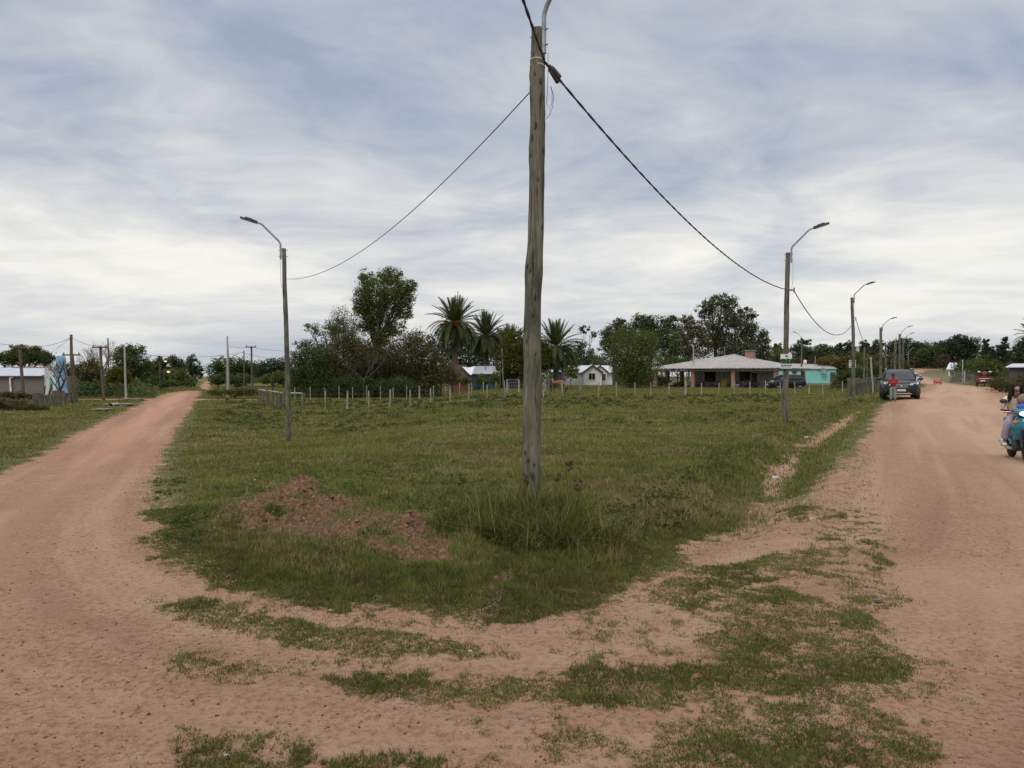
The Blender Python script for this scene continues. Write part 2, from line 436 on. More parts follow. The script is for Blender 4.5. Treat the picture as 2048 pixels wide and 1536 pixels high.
dcol = t.mix(t.math('MULTIPLY', t.ramp(ab, [(0.50, 0.0), (0.70, 1.0)]), 0.55), dcol, (0.235, 0.135, 0.088))
dcol = t.mix(t.math('MULTIPLY', t.ramp(ab, [(0.30, 1.0), (0.47, 0.0)]), 0.38), dcol, (0.46, 0.305, 0.200))
pkc = t.mix(ar, (0.455, 0.295, 0.190), (0.50, 0.245, 0.158))
dcol = t.mix(t.math('MULTIPLY', ap, 0.70), dcol, pkc)
# tyre streaks on the packed road
trk = t.noise(t.scale(pos, (1.0, 0.12, 1.0)), 3.2, 4, 0.6)
dcol = t.mix(t.math('MULTIPLY', t.ramp(trk, [(0.45, 0.0), (0.7, 1.0)]), t.math('MULTIPLY', ap, 0.35)), dcol, (0.30, 0.19, 0.13))
dcol = t.mix(t.math('MULTIPLY', t.math('MULTIPLY', t.ramp(ab, [(0.48, 0.0), (0.62, 1.0)]), ap), 0.45), dcol, (0.31, 0.195, 0.13))
gA = t.mix(t.ramp(nM, [(0.35, 0.0), (0.65, 1.0)]), (0.066, 0.074, 0.020), (0.128, 0.130, 0.038))
gA = t.mix(t.ramp(nL, [(0.42, 0.0), (0.62, 0.6)]), gA, (0.165, 0.148, 0.055))
nP = t.noise(pos, 0.9, 6, 0.65)
gA = t.mix(t.math('MULTIPLY', t.ramp(nP, [(0.52, 0.0), (0.66, 1.0)]), 0.7), gA, (0.165, 0.135, 0.060))
nQ = t.noise(t.scale(pos, (1, 0.6, 1)), 1.9, 6, 0.7)
gA = t.mix(t.math('MULTIPLY', t.ramp(nQ, [(0.55, 0.0), (0.68, 1.0)]), 0.75), gA, (0.060, 0.045, 0.022))
gA = t.mix(t.math('MULTIPLY', nS, 0.75), gA, (0.050, 0.054, 0.018))
nT = t.noise(t.scale(pos, (1, .8, 1)), 9.0, 6, 0.7)
thr = t.math('ADD', t.math('MULTIPLY', ag, 0.92), t.math('ADD', t.math('MULTIPLY', t.math('SUBTRACT', nS, 0.5), 1.5), t.math('ADD', t.math('MULTIPLY', t.math('SUBTRACT', nT, 0.5), 1.5), t.math('MULTIPLY', t.math('SUBTRACT', nXS, 0.5), 0.8))))
col = t.mix(t.ramp(thr, [(0.47, 0.0), (0.70, 0.92)]), dcol, gA)
scol = t.mix(t.ramp(nS, [(0.4, 0.0), (0.6, 1.0)]), (0.25, 0.142, 0.082), (0.085, 0.046, 0.027))
col = t.mix(t.ramp(t.math('ADD', ast, t.math('MULTIPLY', t.math('SUBTRACT', nM, 0.5), 0.7)), [(0.4, 0.0), (0.65, 1.0)]), col, scol)
bs = t.n('ShaderNodeBsdfPrincipled', {'Base Color': col, 'Roughness': 0.95, 'Specular IOR Level': 0.15})
hgt = t.math('ADD', t.math('MULTIPLY', nS, 0.7), t.math('MULTIPLY', nXS, 0.35))
bp = t.n('ShaderNodeBump', {'Strength': 0.8, 'Distance': 0.05, 'Height': hgt})
t.nt.links.new(bp.outputs[0], bs.inputs['Normal'])
t.n('ShaderNodeOutputMaterial', {'Surface': bs.outputs[0]})
allv = np.stack([gx, gy, zg], -1)
in_ = S((sd_ + 0.75) / 0.9) * S((16 - np.hypot(gx, gy)) / 5)
gs_ = g_ * (1 - 0.42 * in_)
cent_g = g_[quads].mean(1); cx_ = gx[quads].mean(1); cy_ = gy[quads].mean(1)
is_road = (poly_sd(cx_, cy_, JUNCTION) > 0) | (poly_sd(cx_, cy_, CROSSROAD) > 0) | (poly_sd(cx_, cy_, FARROAD) > 0)
def sub(name, sel, extra=None):
    f = quads[sel]
    if extra is not None: f = np.concatenate([f, extra])
    used, inv = np.unique(f.ravel(), return_inverse=True)
    ff = inv.reshape(f.shape)
    me_f = ff
    o = np_mesh(name, allv[used], me_f, gm, None, {'grass': gs_[used], 'pack': pk_[used], 'red': rd_[used], 'straw': st_[used], 'band': bd_[used]}, True)
    o['kind'] = 'structure'
    return o
lft = cx_ < -0.8 + 0 * cy_
sub('grass_field', ~is_road)
sub('dirt_road', is_road & lft)
sub('dirt_road', is_road & ~lft)
# ground right under the camera (triangles of the fan)
cf = cfan[:, :3][:, ::-1]
us = np.unique(cf); mp = {int(a): i for i, a in enumerate(us)}
np_mesh('dirt_road', allv[us], np.vectorize(mp.get)(cf), gm, None, {'grass': gs_[us], 'pack': pk_[us], 'red': rd_[us], 'straw': st_[us], 'band': bd_[us]}, True)['kind'] = 'structure'

# ------------------------------------------------------------------ grass blades (nobody could count them)
def bladeset(name, x, y, h, wdt, dry, var, lean, mat_, seed, segs=1, flat=0.0):
    rg = np.random.default_rng(seed); n = len(x)
    z = HZ(x, y) - 0.004
    th = rg.uniform(0, 2 * np.pi, n); ph = rg.uniform(0, 2 * np.pi, n)
    sx, sy = np.cos(th) * wdt, np.sin(th) * wdt
    lx, ly = np.cos(ph) * lean * h, np.sin(ph) * lean * h
    hz = h * np.sqrt(np.clip(1 - lean ** 2, 0.05, 1))
    base = np.stack([x, y, z], -1)
    if segs == 1:
        v = np.stack([base - np.stack([sx, sy, 0 * sx], -1), base + np.stack([sx, sy, 0 * sx], -1), base + np.stack([lx, ly, hz], -1)], 1).reshape(-1, 3)
        f = np.arange(3 * n).reshape(n, 3); k = 3
    else:
        rows = []
        for i in range(segs + 1):
            q = i / segs
            c = base + np.stack([lx * q ** 1.8, ly * q ** 1.8, hz * (q - 0.45 * lean * q * q * 1.2)], -1)
            wq = (1 - q) ** 0.7 * (0.6 + 0.4 * (1 - q)) + 0.03
            rows += [c - np.stack([sx, sy, 0 * sx], -1) * wq[..., None] if hasattr(wq, 'shape') and wq.shape else c - np.stack([sx, sy, 0 * sx], -1) * wq,
                     c + np.stack([sx, sy, 0 * sx], -1) * wq]
        v = np.stack(rows, 1).reshape(-1, 3); k = 2 * (segs + 1)
        b0 = np.arange(n) * k
        f = np.concatenate([np.stack([b0 + 2 * i, b0 + 2 * i + 1, b0 + 2 * i + 3, b0 + 2 * i + 2], -1) for i in range(segs)])
    o = np_mesh(name, v, f, mat_, None, {'dry': np.repeat(dry, k), 'var': np.repeat(var, k)})
    return o
bm_ = bpy.data.materials.new("grass_blade"); t = NT(nodes_of(bm_))
va = t.n('ShaderNodeAttribute', attribute_name='var').outputs['Fac']; da = t.n('ShaderNodeAttribute', attribute_name='dry').outputs['Fac']
gc = t.ramp(va, [(0.0, (0.058, 0.072, 0.016)), (0.5, (0.140, 0.156, 0.036)), (1.0, (0.230, 0.244, 0.062))])
dc = t.ramp(va, [(0.0, (0.14, 0.088, 0.042)), (0.5, (0.26, 0.19, 0.092)), (1.0, (0.40, 0.32, 0.17))])
bc = t.mix(da, gc, dc)
d1 = t.n('ShaderNodeBsdfPrincipled', {'Base Color': bc, 'Roughness': 0.65, 'Specular IOR Level': 0.10})
d2 = t.n('ShaderNodeBsdfTranslucent', {'Color': bc})
t.n('ShaderNodeOutputMaterial', {'Surface': t.n('ShaderNodeMixShader', {0: 0.3, 1: d1.outputs[0], 2: d2.outputs[0]}).outputs[0]})
BLADE = bm_
rg = np.random.default_rng(11)
def scatter(n, r0, r1, power, a=37.0):
    """density falls off with distance like r**-power"""
    u = rg.uniform(0, 1, n); e = 2 - power
    r = (r0 ** e + u * (r1 ** e - r0 ** e)) ** (1 / e) if abs(e) > 1e-6 else r0 * (r1 / r0) ** u
    th = np.radians(rg.uniform(-a, a, n))
    return np.sin(th) * r, np.cos(th) * r
gx1, gy1 = scatter(1400000, 4.5, 135, 1.80)
cov, _, _, stw, _, sd1 = fields(gx1, gy1)
clump = fbm(gx1 * 5.0, gy1 * 5.0, 21, 3, 0.6)
fine = fbm(gx1 * 11, gy1 * 9, 23, 3, 0.6)
main0 = S((-sd1 - 0.1) / 1.0)
keep = rg.uniform(0, 1, len(gx1)) < cov ** 1.2 * S((clump - 0.22 - 0.10 * (1 - main0)) / 0.33) * (1 - 0.96 * stw) * (main0 + (1 - main0) * S((fine - 0.40) / 0.2))
gx1, gy1, cov, stw, clump, fine = gx1[keep], gy1[keep], cov[keep], stw[keep], clump[keep], fine[keep]
rr1 = np.hypot(gx1, gy1)
patch = fbm(gx1 * 0.6, gy1 * 0.6, 41, 4, 0.6); patch2 = fbm(gx1 * 2.0, gy1 * 2.0, 43, 3)
main = S((-poly_sd(gx1, gy1, JUNCTION) - 0.05) / 0.8)
h1 = (0.020 + 0.030 * np.clip(fine - .35, 0, 1) + 0.042 * main * (0.25 + 1.3 * patch2)) * rg.uniform(0.5, 1.35, len(gx1)) * (1 + 0.012 * rr1)
dd, _ = seg_dist(gx1, gy1, DITCH, DITCH_D)
h1 *= 1 + 0.7 * np.exp(-((dd - 0.8) / 0.35) ** 2) * main
w1 = (0.0026 + 0.0010 * main) * np.maximum(1, rr1 / 5.5) * rg.uniform(0.6, 1.4, len(gx1))
dry1 = (rg.uniform(0, 1, len(gx1)) < 0.12 + 0.55 * S((patch - 0.50) / 0.14) * main + 0.22 * (1 - main) * S((patch2 - 0.4) / 0.3)).astype(float)
dry1 = np.where(rr1 > 12, dry1 * 0.8, dry1)
var1 = np.clip(-0.14 + 0.55 * fbm(gx1 * 1.3, gy1 * 1.3, 61, 4) + 0.35 * fbm(gx1 * .25, gy1 * .5, 65, 3) + rg.normal(0, 0.15, len(gx1)) + 0.5 * (clump - 0.5) + 0.9 * (fine - 0.5) + 0.22 * main, 0, 1)
o = bladeset('grass', gx1, gy1, h1, w1, dry1, var1, rg.uniform(0.15, 0.92, len(gx1)), BLADE, 3)
tag(o, 'short patchy green grass growing over the corner lot and verges', 'grass', kind='stuff')
# low mat of grass on the trampled junction and along its edge
gx2, gy2 = scatter(1250000, 2.9, 10.5, 0.55)
c2_, _, _, st2, bnd2, sd2 = fields(gx2, gy2)
f2 = fbm(gx2 * 12, gy2 * 10, 23, 3, 0.6); k2_ = fbm(gx2 * 4.2, gy2 * 4.2, 27, 3, 0.6)
pr_ = c2_ + 1.25 * (f2 - 0.5) + 0.70 * (k2_ - 0.5)
kp = (rg.uniform(0, 1, len(gx2)) < 0.9 * S((pr_ - 0.42) / 0.45)) & (sd2 > -1.5) & (rg.uniform(0, 1, len(gx2)) > 0.97 * st2)
gx2, gy2, f2, k2_, sd2 = gx2[kp], gy2[kp], f2[kp], k2_[kp], sd2[kp]; n2 = len(gx2)
tuft = S((fbm(gx2 * 2.1, gy2 * 2.1, 29, 3) - 0.5) / 0.2)
h2 = (0.012 + 0.022 * np.clip(f2 - 0.3, 0, 1) + 0.016 * tuft + 0.022 * S(-sd2 / 0.6)) * rg.uniform(0.5, 1.5, n2)
d2_ = np.where(rg.uniform(0, 1, n2) < 0.10 + 0.30 * S((0.5 - k2_) / 0.12), rg.uniform(.4, 1, n2), 0.0)
v2_ = np.clip(0.19 + 0.9 * (f2 - 0.5) + 0.5 * (k2_ - 0.5) + rg.normal(0, 0.13, n2), 0, 1)
o = bladeset('grass', gx2, gy2, h2, 0.0030 * rg.uniform(.6, 1.4, n2), d2_, v2_, rg.uniform(0.3, 0.95, n2), BLADE, 13)
tag(o, 'trampled low grass in broken strips across the dirt junction', 'grass', kind='stuff')
# straw lying on the turned earth heaps
xs = rg.uniform(-6, 1.5, 300000); ys = rg.uniform(6.3, 13, 300000)
s4 = fields(xs, ys)[3]
kp = rg.uniform(0, 1, len(xs)) < s4 * 0.40
xs, ys = xs[kp], ys[kp]
o = bladeset('straw', xs, ys, rg.uniform(0.03, 0.11, len(xs)), rg.uniform(0.0018, 0.004, len(xs)), np.ones(len(xs)),
             np.clip(rg.normal(0.32, 0.26, len(xs)), 0, 1), rg.uniform(0.8, 0.99, len(xs)), BLADE, 5)
tag(o, 'dry brown straw and clippings lying on the turned earth heaps', 'straw', kind='stuff')
# broad weeds, mid-field and along the ditch and heaps
weed_m = leafmat("weed_leaf", (0.030, 0.040, 0.012), (0.062, 0.078, 0.022), (0.105, 0.122, 0.036))
def leaf_quads(c, size, rgx, flat=0.0):
    n = len(c)
    a = rgx.normal(size=(n, 3)); a[:, 2] *= (1 - flat); a /= np.linalg.norm(a, axis=1)[:, None]
    b = rgx.normal(size=(n, 3)); b -= a * (a * b).sum(1)[:, None]; b /= np.linalg.norm(b, axis=1)[:, None]
    s = np.broadcast_to(size, (n,))[:, None]
    v = np.stack([c - a * s * .5, c - b * s * .30, c + a * s * .5, c + b * s * .30], 1).reshape(-1, 3)
    return v, np.arange(4 * n).reshape(n, 4)
def weeds(name, label, n_cl, sampler, hmin, hmax, leaves, size, seed, mat_, spread=1.0):
    r_ = np.random.default_rng(seed)
    x, y = sampler(r_, n_cl)
    h = r_.uniform(hmin, hmax, len(x)); m = len(x)
    k = np.repeat(np.arange(m), leaves)
    hh = h[k]
    rr_ = r_.uniform(0, 1, len(k)) ** 0.6 * hh * spread; th = r_.uniform(0, 2 * np.pi, len(k))
    px, py = x[k] + rr_ * np.cos(th), y[k] + rr_ * np.sin(th)
    pz = HZ(px, py) + hh * r_.uniform(0.05, 1, len(k)) * (1 - 0.5 * (rr_ / (hh * spread + 1e-6)) ** 2)
    rd = np.hypot(px, py)
    v, f = leaf_quads(np.stack([px, py, pz], -1), size * r_.uniform(.6, 1.4, len(k)) * np.maximum(1, rd / 30), r_, 0.4)
    o = np_mesh(name, v, f, mat_, None, {'var': np.repeat(np.clip(r_.normal(0.45, 0.2, m)[k] + r_.normal(0, .14, len(k)), 0, 1), 4)})
    return tag(o, label, 'weeds', kind='stuff')
def samp_field(r_, n):
    Y = r_.uniform(26, 66, n); u = r_.uniform(430, 1560, n); x = (u - U0) / F * Y
    k = fbm(x * 0.22, Y * 0.22, 91, 4, 0.6) + 0.12 * S((Y - 34) / 12) > r_.uniform(0.42, 0.66, n)
    return x[k], Y[k]
weeds('weeds', 'low dark green weeds spread over the middle of the lot', 2000, samp_field, 0.06, 0.20, 26, 0.075, 5, weed_m, 1.5)
def samp_near(r_, n):
    Y = r_.uniform(7.5, 14.5, n); u = r_.uniform(300, 1000, n); x = (u - U0) / F * Y
    c, _, _, s_ = fields(x, Y)[:4]
    k = (c > 0.8) & (s_ < 0.25) & (fbm(x * 0.9, Y * 0.9, 17, 3) > r_.uniform(0.44, 0.62, n))
    return x[k], Y[k]
weed_g = leafmat("weed_leaf_bright", (0.030, 0.050, 0.012), (0.060, 0.092, 0.022), (0.095, 0.140, 0.036))
weeds('weeds', 'leafy green weeds growing round the earth heaps near the wooden pole', 900, samp_near, 0.03, 0.10, 22, 0.035, 8, weed_g, 1.4)
def samp_bank(r_, n):
    i = r_.integers(0, len(DITCH) - 1, n); q = r_.uniform(0, 1, n); d = np.array(DITCH)
    p = d[i] * (1 - q[:, None]) + d[i + 1] * q[:, None]
    off = -np.abs(r_.normal(1.0, 0.25, n))
    x, y = p[:, 0] + off * 0.9, p[:, 1] - off * 0.45
    c = fields(x, y)[0]
    k = c > 0.55
    return x[k], y[k]
weeds('weeds', 'rank weeds along the field bank of the roadside ditch', 320, samp_bank, 0.05, 0.17, 30, 0.045, 12, weed_m, 1.2)
# loose stones on the dirt
def stones(n, r0, r1, smin, smax, seed, power=1.6):
    r_ = np.random.default_rng(seed)
    x, y = scatter(n, r0, r1, power)
    c, pk = fields(x, y)[:2]
    k = (c < 0.5) & (r_.uniform(0, 1, len(x)) > pk * 0.86) & (fbm(x * 0.9, y * 0.9, 71, 3) > r_.uniform(0.25, 0.6, len(x)))
    x, y = x[k], y[k]
    s = smin + (smax - smin) * r_.uniform(0, 1, len(x)) ** 4
    o6 = np.array([[1, 0, 0], [0, 1, 0], [-1, 0, 0], [0, -1, 0], [0, 0, .7], [0, 0, -.5]], float)
    v = o6[None] * (s[:, None, None]) * r_.uniform(.55, 1.25, (len(x), 6, 3))
    th = r_.uniform(0, 6.28, len(x)); cs, sn = np.cos(th)[:, None], np.sin(th)[:, None]
    vx = v[..., 0] * cs - v[..., 1] * sn; vy = v[..., 0] * sn + v[..., 1] * cs
    v = np.stack([vx + x[:, None], vy + y[:, None], v[..., 2] + (HZ(x, y) + s * 0.2)[:, None]], -1).reshape(-1, 3)
    f8 = np.array([[0, 1, 4], [1, 2, 4], [2, 3, 4], [3, 0, 4], [1, 0, 5], [2, 1, 5], [3, 2, 5], [0, 3, 5]])
    f = (f8[None] + 6 * np.arange(len(x))[:, None, None]).reshape(-1, 3)
    return v, f, np.repeat(r_.uniform(0, 1, len(x)), 6)
sm_ = leafmat("stone", (0.075, 0.055, 0.045), (0.20, 0.128, 0.090), (0.36, 0.26, 0.18), 0.0, 0.9)
v, f, a_ = stones(34000, 2.9, 16, 0.002, 0.0115, 4)
tag(np_mesh('gravel', v, f, sm_, None, {'var': a_}), 'loose small stones and gravel scattered over the dirt', 'gravel', kind='stuff')

r_ = np.random.default_rng(44); xs = r_.uniform(-6, 1.5, 60000); ys = r_.uniform(6.3, 13, 60000); kk = fields(xs, ys)[3] * 0.06 > r_.uniform(0, 1, 60000); xs, ys = xs[kk], ys[kk]
s_ = 0.006 + 0.040 * r_.uniform(0, 1, len(xs)) ** 3.5; o6 = np.array([[1, 0, 0], [0, 1, 0], [-1, 0, 0], [0, -1, 0], [0, 0, .8], [0, 0, -.5]], float)
v = o6[None] * s_[:, None, None] * r_.uniform(.5, 1.3, (len(xs), 6, 3)) + np.stack([xs, ys, HZ(xs, ys) + s_ * .3], -1)[:, None]
f8 = np.array([[0, 1, 4], [1, 2, 4], [2, 3, 4], [3, 0, 4], [1, 0, 5], [2, 1, 5], [3, 2, 5], [0, 3, 5]])
tag(np_mesh('earth_clods', v.reshape(-1, 3), (f8[None] + 6 * np.arange(len(xs))[:, None, None]).reshape(-1, 3), leafmat('clod', (0.07, 0.038, 0.022), (0.15, 0.082, 0.046), (0.26, 0.155, 0.09), 0.0, 0.95), None, {'var': np.repeat(r_.uniform(0, 1, len(xs)), 6)}), 'brown clods of turned earth on the heaps', 'earth clods', kind='stuff')
# ================================================================== POLES, LAMPS, CABLES, FENCES
def woodmat(name, a, b, dark, knots=False):
    m = bpy.data.materials.new(name); t = NT(nodes_of(m))
    tcn = t.n('ShaderNodeTexCoord').outputs['Object']
    gr = t.noise(t.scale(tcn, (17, 17, 0.55)), 1.0, 6, 0.7)
    ck = t.noise(t.scale(tcn, (34, 34, 1.1)), 1.0, 4, 0.6, 0.4)
    pa = t.noise(t.scale(tcn, (5, 5, 1.6)), 1.3, 6, 0.65)
    c = t.mix(t.ramp(gr, [(0.38, 0.0), (0.62, 1.0)]), a, b)
    c = t.mix(t.math('MULTIPLY', t.ramp(pa, [(0.46, 0.0), (0.60, 1.0)]), 0.75), c, tuple(x * 0.55 for x in a))
    c = t.mix(t.ramp(ck, [(0.57, 0.0), (0.66, 0.9)]), c, dark)
    if knots: c = t.mix(t.n('ShaderNodeAttribute', attribute_name='knot').outputs['Fac'], c, dark)
    b_ = t.n('ShaderNodeBsdfPrincipled', {'Base Color': c, 'Roughness': 0.9, 'Specular IOR Level': 0.15})
    h = t.math('SUBTRACT', gr, t.math('MULTIPLY', t.ramp(ck, [(0.58, 0.0), (0.68, 1.0)]), 0.8))
    bp = t.n('ShaderNodeBump', {'Strength': 0.8, 'Distance': 0.012, 'Height': h})
    t.nt.links.new(bp.outputs[0], b_.inputs['Normal'])
    t.n('ShaderNodeOutputMaterial', {'Surface': b_.outputs[0]})
    return m
WOOD = woodmat("weathered_pole_wood", (0.100, 0.096, 0.068), (0.200, 0.190, 0.138), (0.026, 0.024, 0.018), True)
WOOD_B = woodmat("brown_pole_wood", (0.120, 0.088, 0.062), (0.195, 0.150, 0.110), (0.035, 0.026, 0.020))
POSTW = woodmat("fence_post_wood", (0.27, 0.25, 0.205), (0.43, 0.41, 0.34), (0.06, 0.055, 0.045))
CONC = mat("pole_concrete", (0.42, 0.40, 0.36), (0.30, 0.285, 0.255), 0.9, 3, 0.2, 40)
GALV = mat("galvanised_steel", (0.34, 0.35, 0.36), (0.24, 0.25, 0.26), 0.45, 8, metal=0.55)
DARKM = mat("dark_lamp_housing", (0.035, 0.036, 0.036), (0.05, 0.05, 0.05), 0.5, 8)
CABLE = mat("black_cable", (0.012, 0.012, 0.014), (0.02, 0.02, 0.022), 0.6, 20)
THINW = mat("grey_wire", (0.06, 0.065, 0.075), (0.09, 0.095, 0.105), 0.5, 20)
STRAP = mat("pale_strap", (0.62, 0.60, 0.55), (0.5, 0.48, 0.43), 0.6, 20)
def pole_mesh(name, H, r0, r1, seed, nseg, nside, mt, parent, lean=(0, 0), knots=0, wob=0.012):
    r_ = np.random.default_rng(seed)
    zs = np.linspace(-0.25, H, nseg); th = np.arange(nside) * 2 * np.pi / nside
    Z, T = np.meshgrid(zs, th, indexing='ij')
    rad_ = r0 + (r1 - r0) * np.clip(Z / H, 0, 1)
    rad_ = rad_ * (1 + 0.05 * (fbm(Z * 0.9 + 3, np.cos(T) * 1.2 + seed, seed, 3) - 0.5) * 2 + 0.03 * (fbm(Z * 4, T * 1.5, seed + 3, 3) - 0.5) * 2)
    kn = np.zeros_like(Z)
    for _ in range(knots):
        kz, kt = r_.uniform(0.2, H * 0.97), r_.uniform(0, 2 * np.pi); s_ = r_.uniform(0.013, 0.030)
        dt = (T - kt + np.pi) % (2 * np.pi) - np.pi
        q = ((Z - kz) / (s_ * 1.6)) ** 2 + (dt * r0 / s_) ** 2
        wide = ((Z - kz) / 0.16) ** 2 + (dt * r0 / 0.10) ** 2
        rad_ = rad_ + 0.010 * np.exp(-wide) * r_.uniform(0.3, 1.2) - 0.012 * np.exp(-q * 1.5)
        kn = np.maximum(kn, np.exp(-q * 1.1))
    cx = lean[0] * Z / H + wob * (fbm(Z * 0.5, Z * 0 + seed, seed + 9, 3) - 0.5) * 6
    cy = lean[1] * Z / H + wob * (fbm(Z * 0.5, Z * 0 + seed, seed + 19, 3) - 0.5) * 6
    V = np.stack([cx + rad_ * np.cos(T), cy + rad_ * np.sin(T), Z], -1).reshape(-1, 3)
    idx = np.arange(nseg * nside).reshape(nseg, nside); nx = np.roll(idx, -1, 1)
    f = np.stack([idx[:-1], nx[:-1], nx[1:], idx[1:]], -1).reshape(-1, 4)
    top = len(V); V = np.concatenate([V, [[cx[-1, 0], cy[-1, 0], H + 0.004]]])
    f = np.concatenate([f, np.stack([idx[-1], nx[-1], np.full(nside, top), np.full(nside, top)], -1)[:, [0, 1, 2, 3]]])
    # cap quads degenerate -> build through from_pydata
    me = bpy.data.meshes.new(name)
    me.from_pydata([tuple(p) for p in V], [], [tuple(q) if q[2] != q[3] else tuple(q[:3]) for q in f.tolist()]); me.update()
    me.polygons.foreach_set('use_smooth', np.ones(len(me.polygons), bool))
    a = me.attributes.new('knot', 'FLOAT', 'POINT'); a.data.foreach_set('value', np.concatenate([kn.ravel(), [0]]).astype(np.float32))
    me.materials.append(mt)
    o = bpy.data.objects.new(name, me); COL.objects.link(o); o.parent = parent
    return o, (float(cx[-1, 0]), float(cy[-1, 0]))
def lamp_arm(parent, top, H, az, r_pole, k=1.0, detail=True):
    """bent pipe bracket bolted to the pole side, flat LED head at its tip; az: horizontal direction it reaches to"""
    d = Vector((math.cos(az), math.sin(az), 0)); base = Vector((top[0], top[1], H))
    def q(a, z): return base + d * a + Vector((0, 0, z))
    o_ = r_pole + 0.033
    pts = [q(o_, -0.34 * k), q(o_, -0.1), q(o_, 0.10), q(o_ + 0.015, 0.16), q(o_ + 0.055, 0.225)]
    pts += [q(o_ + 0.055 + 0.46 * j / 4 * k, 0.225 + 0.46 * j / 4 * k) for j in range(1, 5)]
    e = pts[-1] - base; ea, ez = e.dot(d), e.z
    pts += [q(ea + 0.06, ez + 0.045), q(ea + 0.13, ez + 0.07), q(ea + 0.27, ez + 0.11)]
    mb = MB().tube(pts, 0.030, 10 if detail else 6)
    arm = mb.build('lamp_arm', GALV, parent)
    if detail:
        for z in (-0.06, -0.25):
            MB().tube([q(-r_pole - 0.06, z), q(o_ + 0.07, z)], 0.008, 6).build('bolt', DARKM, arm)
    # head
    ax = (pts[-1] - pts[-2]).normalized(); sd_ = Vector((-d.y, d.x, 0)); up = ax.cross(sd_) * -1
    if up.z < 0: up = -up
    def h(a, s_, u_): return pts[-1] + ax * a + sd_ * s_ + up * u_
    hb = MB()
    def slab(a0, a1, w0, w1, u0, u1):
        vs = [h(a0, -w0, u0), h(a1, -w1, u0), h(a1, w1, u0), h(a0, w0, u0), h(a0, -w0, u1), h(a1, -w1, u1), h(a1, w1, u1), h(a0, w0, u1)]
        hb.add(vs, [(3, 2, 1, 0), (4, 5, 6, 7), (0, 1, 5, 4), (1, 2, 6, 5), (2, 3, 7, 6), (3, 0, 4, 7)])
    slab(-0.10, 0.04, 0.045, 0.05, -0.045, 0.045)
    slab(0.04, 0.40, 0.10, 0.11, -0.03, 0.012)
    slab(0.04, 0.27, 0.085, 0.075, 0.012, 0.055)
    hd = hb.build('lamp_head', DARKM, parent)
    gl = MB()
    vs = [h(0.08, -0.08, -0.034), h(0.37, -0.085, -0.034), h(0.37, 0.085, -0.034), h(0.08, 0.08, -0.034)]
    vs2 = [p - up * 0.008 for p in vs]
    gl.add(vs + vs2, [(0, 1, 2, 3), (7, 6, 5, 4), (0, 4, 5, 1), (1, 5, 6, 2), (2, 6, 7, 3), (3, 7, 4, 0)])
    gl.build('lamp_glass', mat("lamp_glass", (0.55, 0.56, 0.54), (0.45, 0.46, 0.45), 0.2, 6), hd)
    return pts[-1]
def bracket(parent, p, d, z):
    """small cable hook on the pole"""
    m_ = MB().tube([Vector((p[0], p[1], z)), Vector((p[0], p[1], z)) + d * 0.2], 0.012, 6)
    m_.tube([Vector((p[0], p[1], z)) + d * 0.2 + Vector((0, 0, 0.06)), Vector((p[0], p[1], z)) + d * 0.2 - Vector((0, 0, 0.1))], 0.022, 6)
    m_.build('cable_bracket', DARKM, parent)
ROADPERP = math.atan2(-0.40, 0.92)
# --- the big pole in front
mp_ = ground_at(1062, 9.6)
main = thing('street_lamp', 'tall knotty weathered wooden lamp pole standing in the tall grass clump at the road corner', 'street lamp', mp_, 0, 'wooden street lamp poles')
MH = at(1076, 58, 9.6).z - mp_.z
topx = at(1076, 58, 9.6).x - mp_.x
_, mt_ = pole_mesh('pole', MH, 0.118, 0.080, 4, 320, 64, WOOD, main, (topx, 0), 52, 0.010)
lamp_arm(main, mt_, MH, R(-52), 0.082)
sb = MB()
for dz_, s_ in ((-0.40, 0), (-0.47, 0)):
    c = Vector((mt_[0] * (1 + dz_ / MH), 0, MH + dz_))
    sb.tube([c + Vector((0.089 * math.cos(a), 0.089 * math.sin(a), 0.012 * math.cos(a + 2))) for a in np.linspace(0, 2 * math.pi, 25)], 0.009, 6, False)
sb.build('strap', STRAP, main)
cw = MB()
W0 = Vector((mt_[0] + 0.125, -0.02, MH - 0.30))
cw.tube([W0, W0 + Vector((0, 0, -0.25)), W0 + Vector((-0.01, 0, -0.5)), W0 + Vector((-0.02, 0, -0.62)), W0 + Vector((0.015, 0, -0.70)), W0 + Vector((0.05, -0.01, -0.62)), W0 + Vector((0.05, -0.02, -0.5)), W0 + Vector((0.03, -0.02, -0.42))], 0.0035, 5)
cw.tube([W0 + Vector((0.035, -0.02, -0.43)), W0 + Vector((0.07, -0.02, -0.55)), W0 + Vector((0.055, -0.02, -0.68)), W0 + Vector((0.01, -0.02, -0.79)), W0 + Vector((-0.03, -0.02, -0.83))], 0.0035, 5)
cw.build('feed_wire', THINW, main)
MP = lambda u, v, Y=9.6: at(u, v, Y)
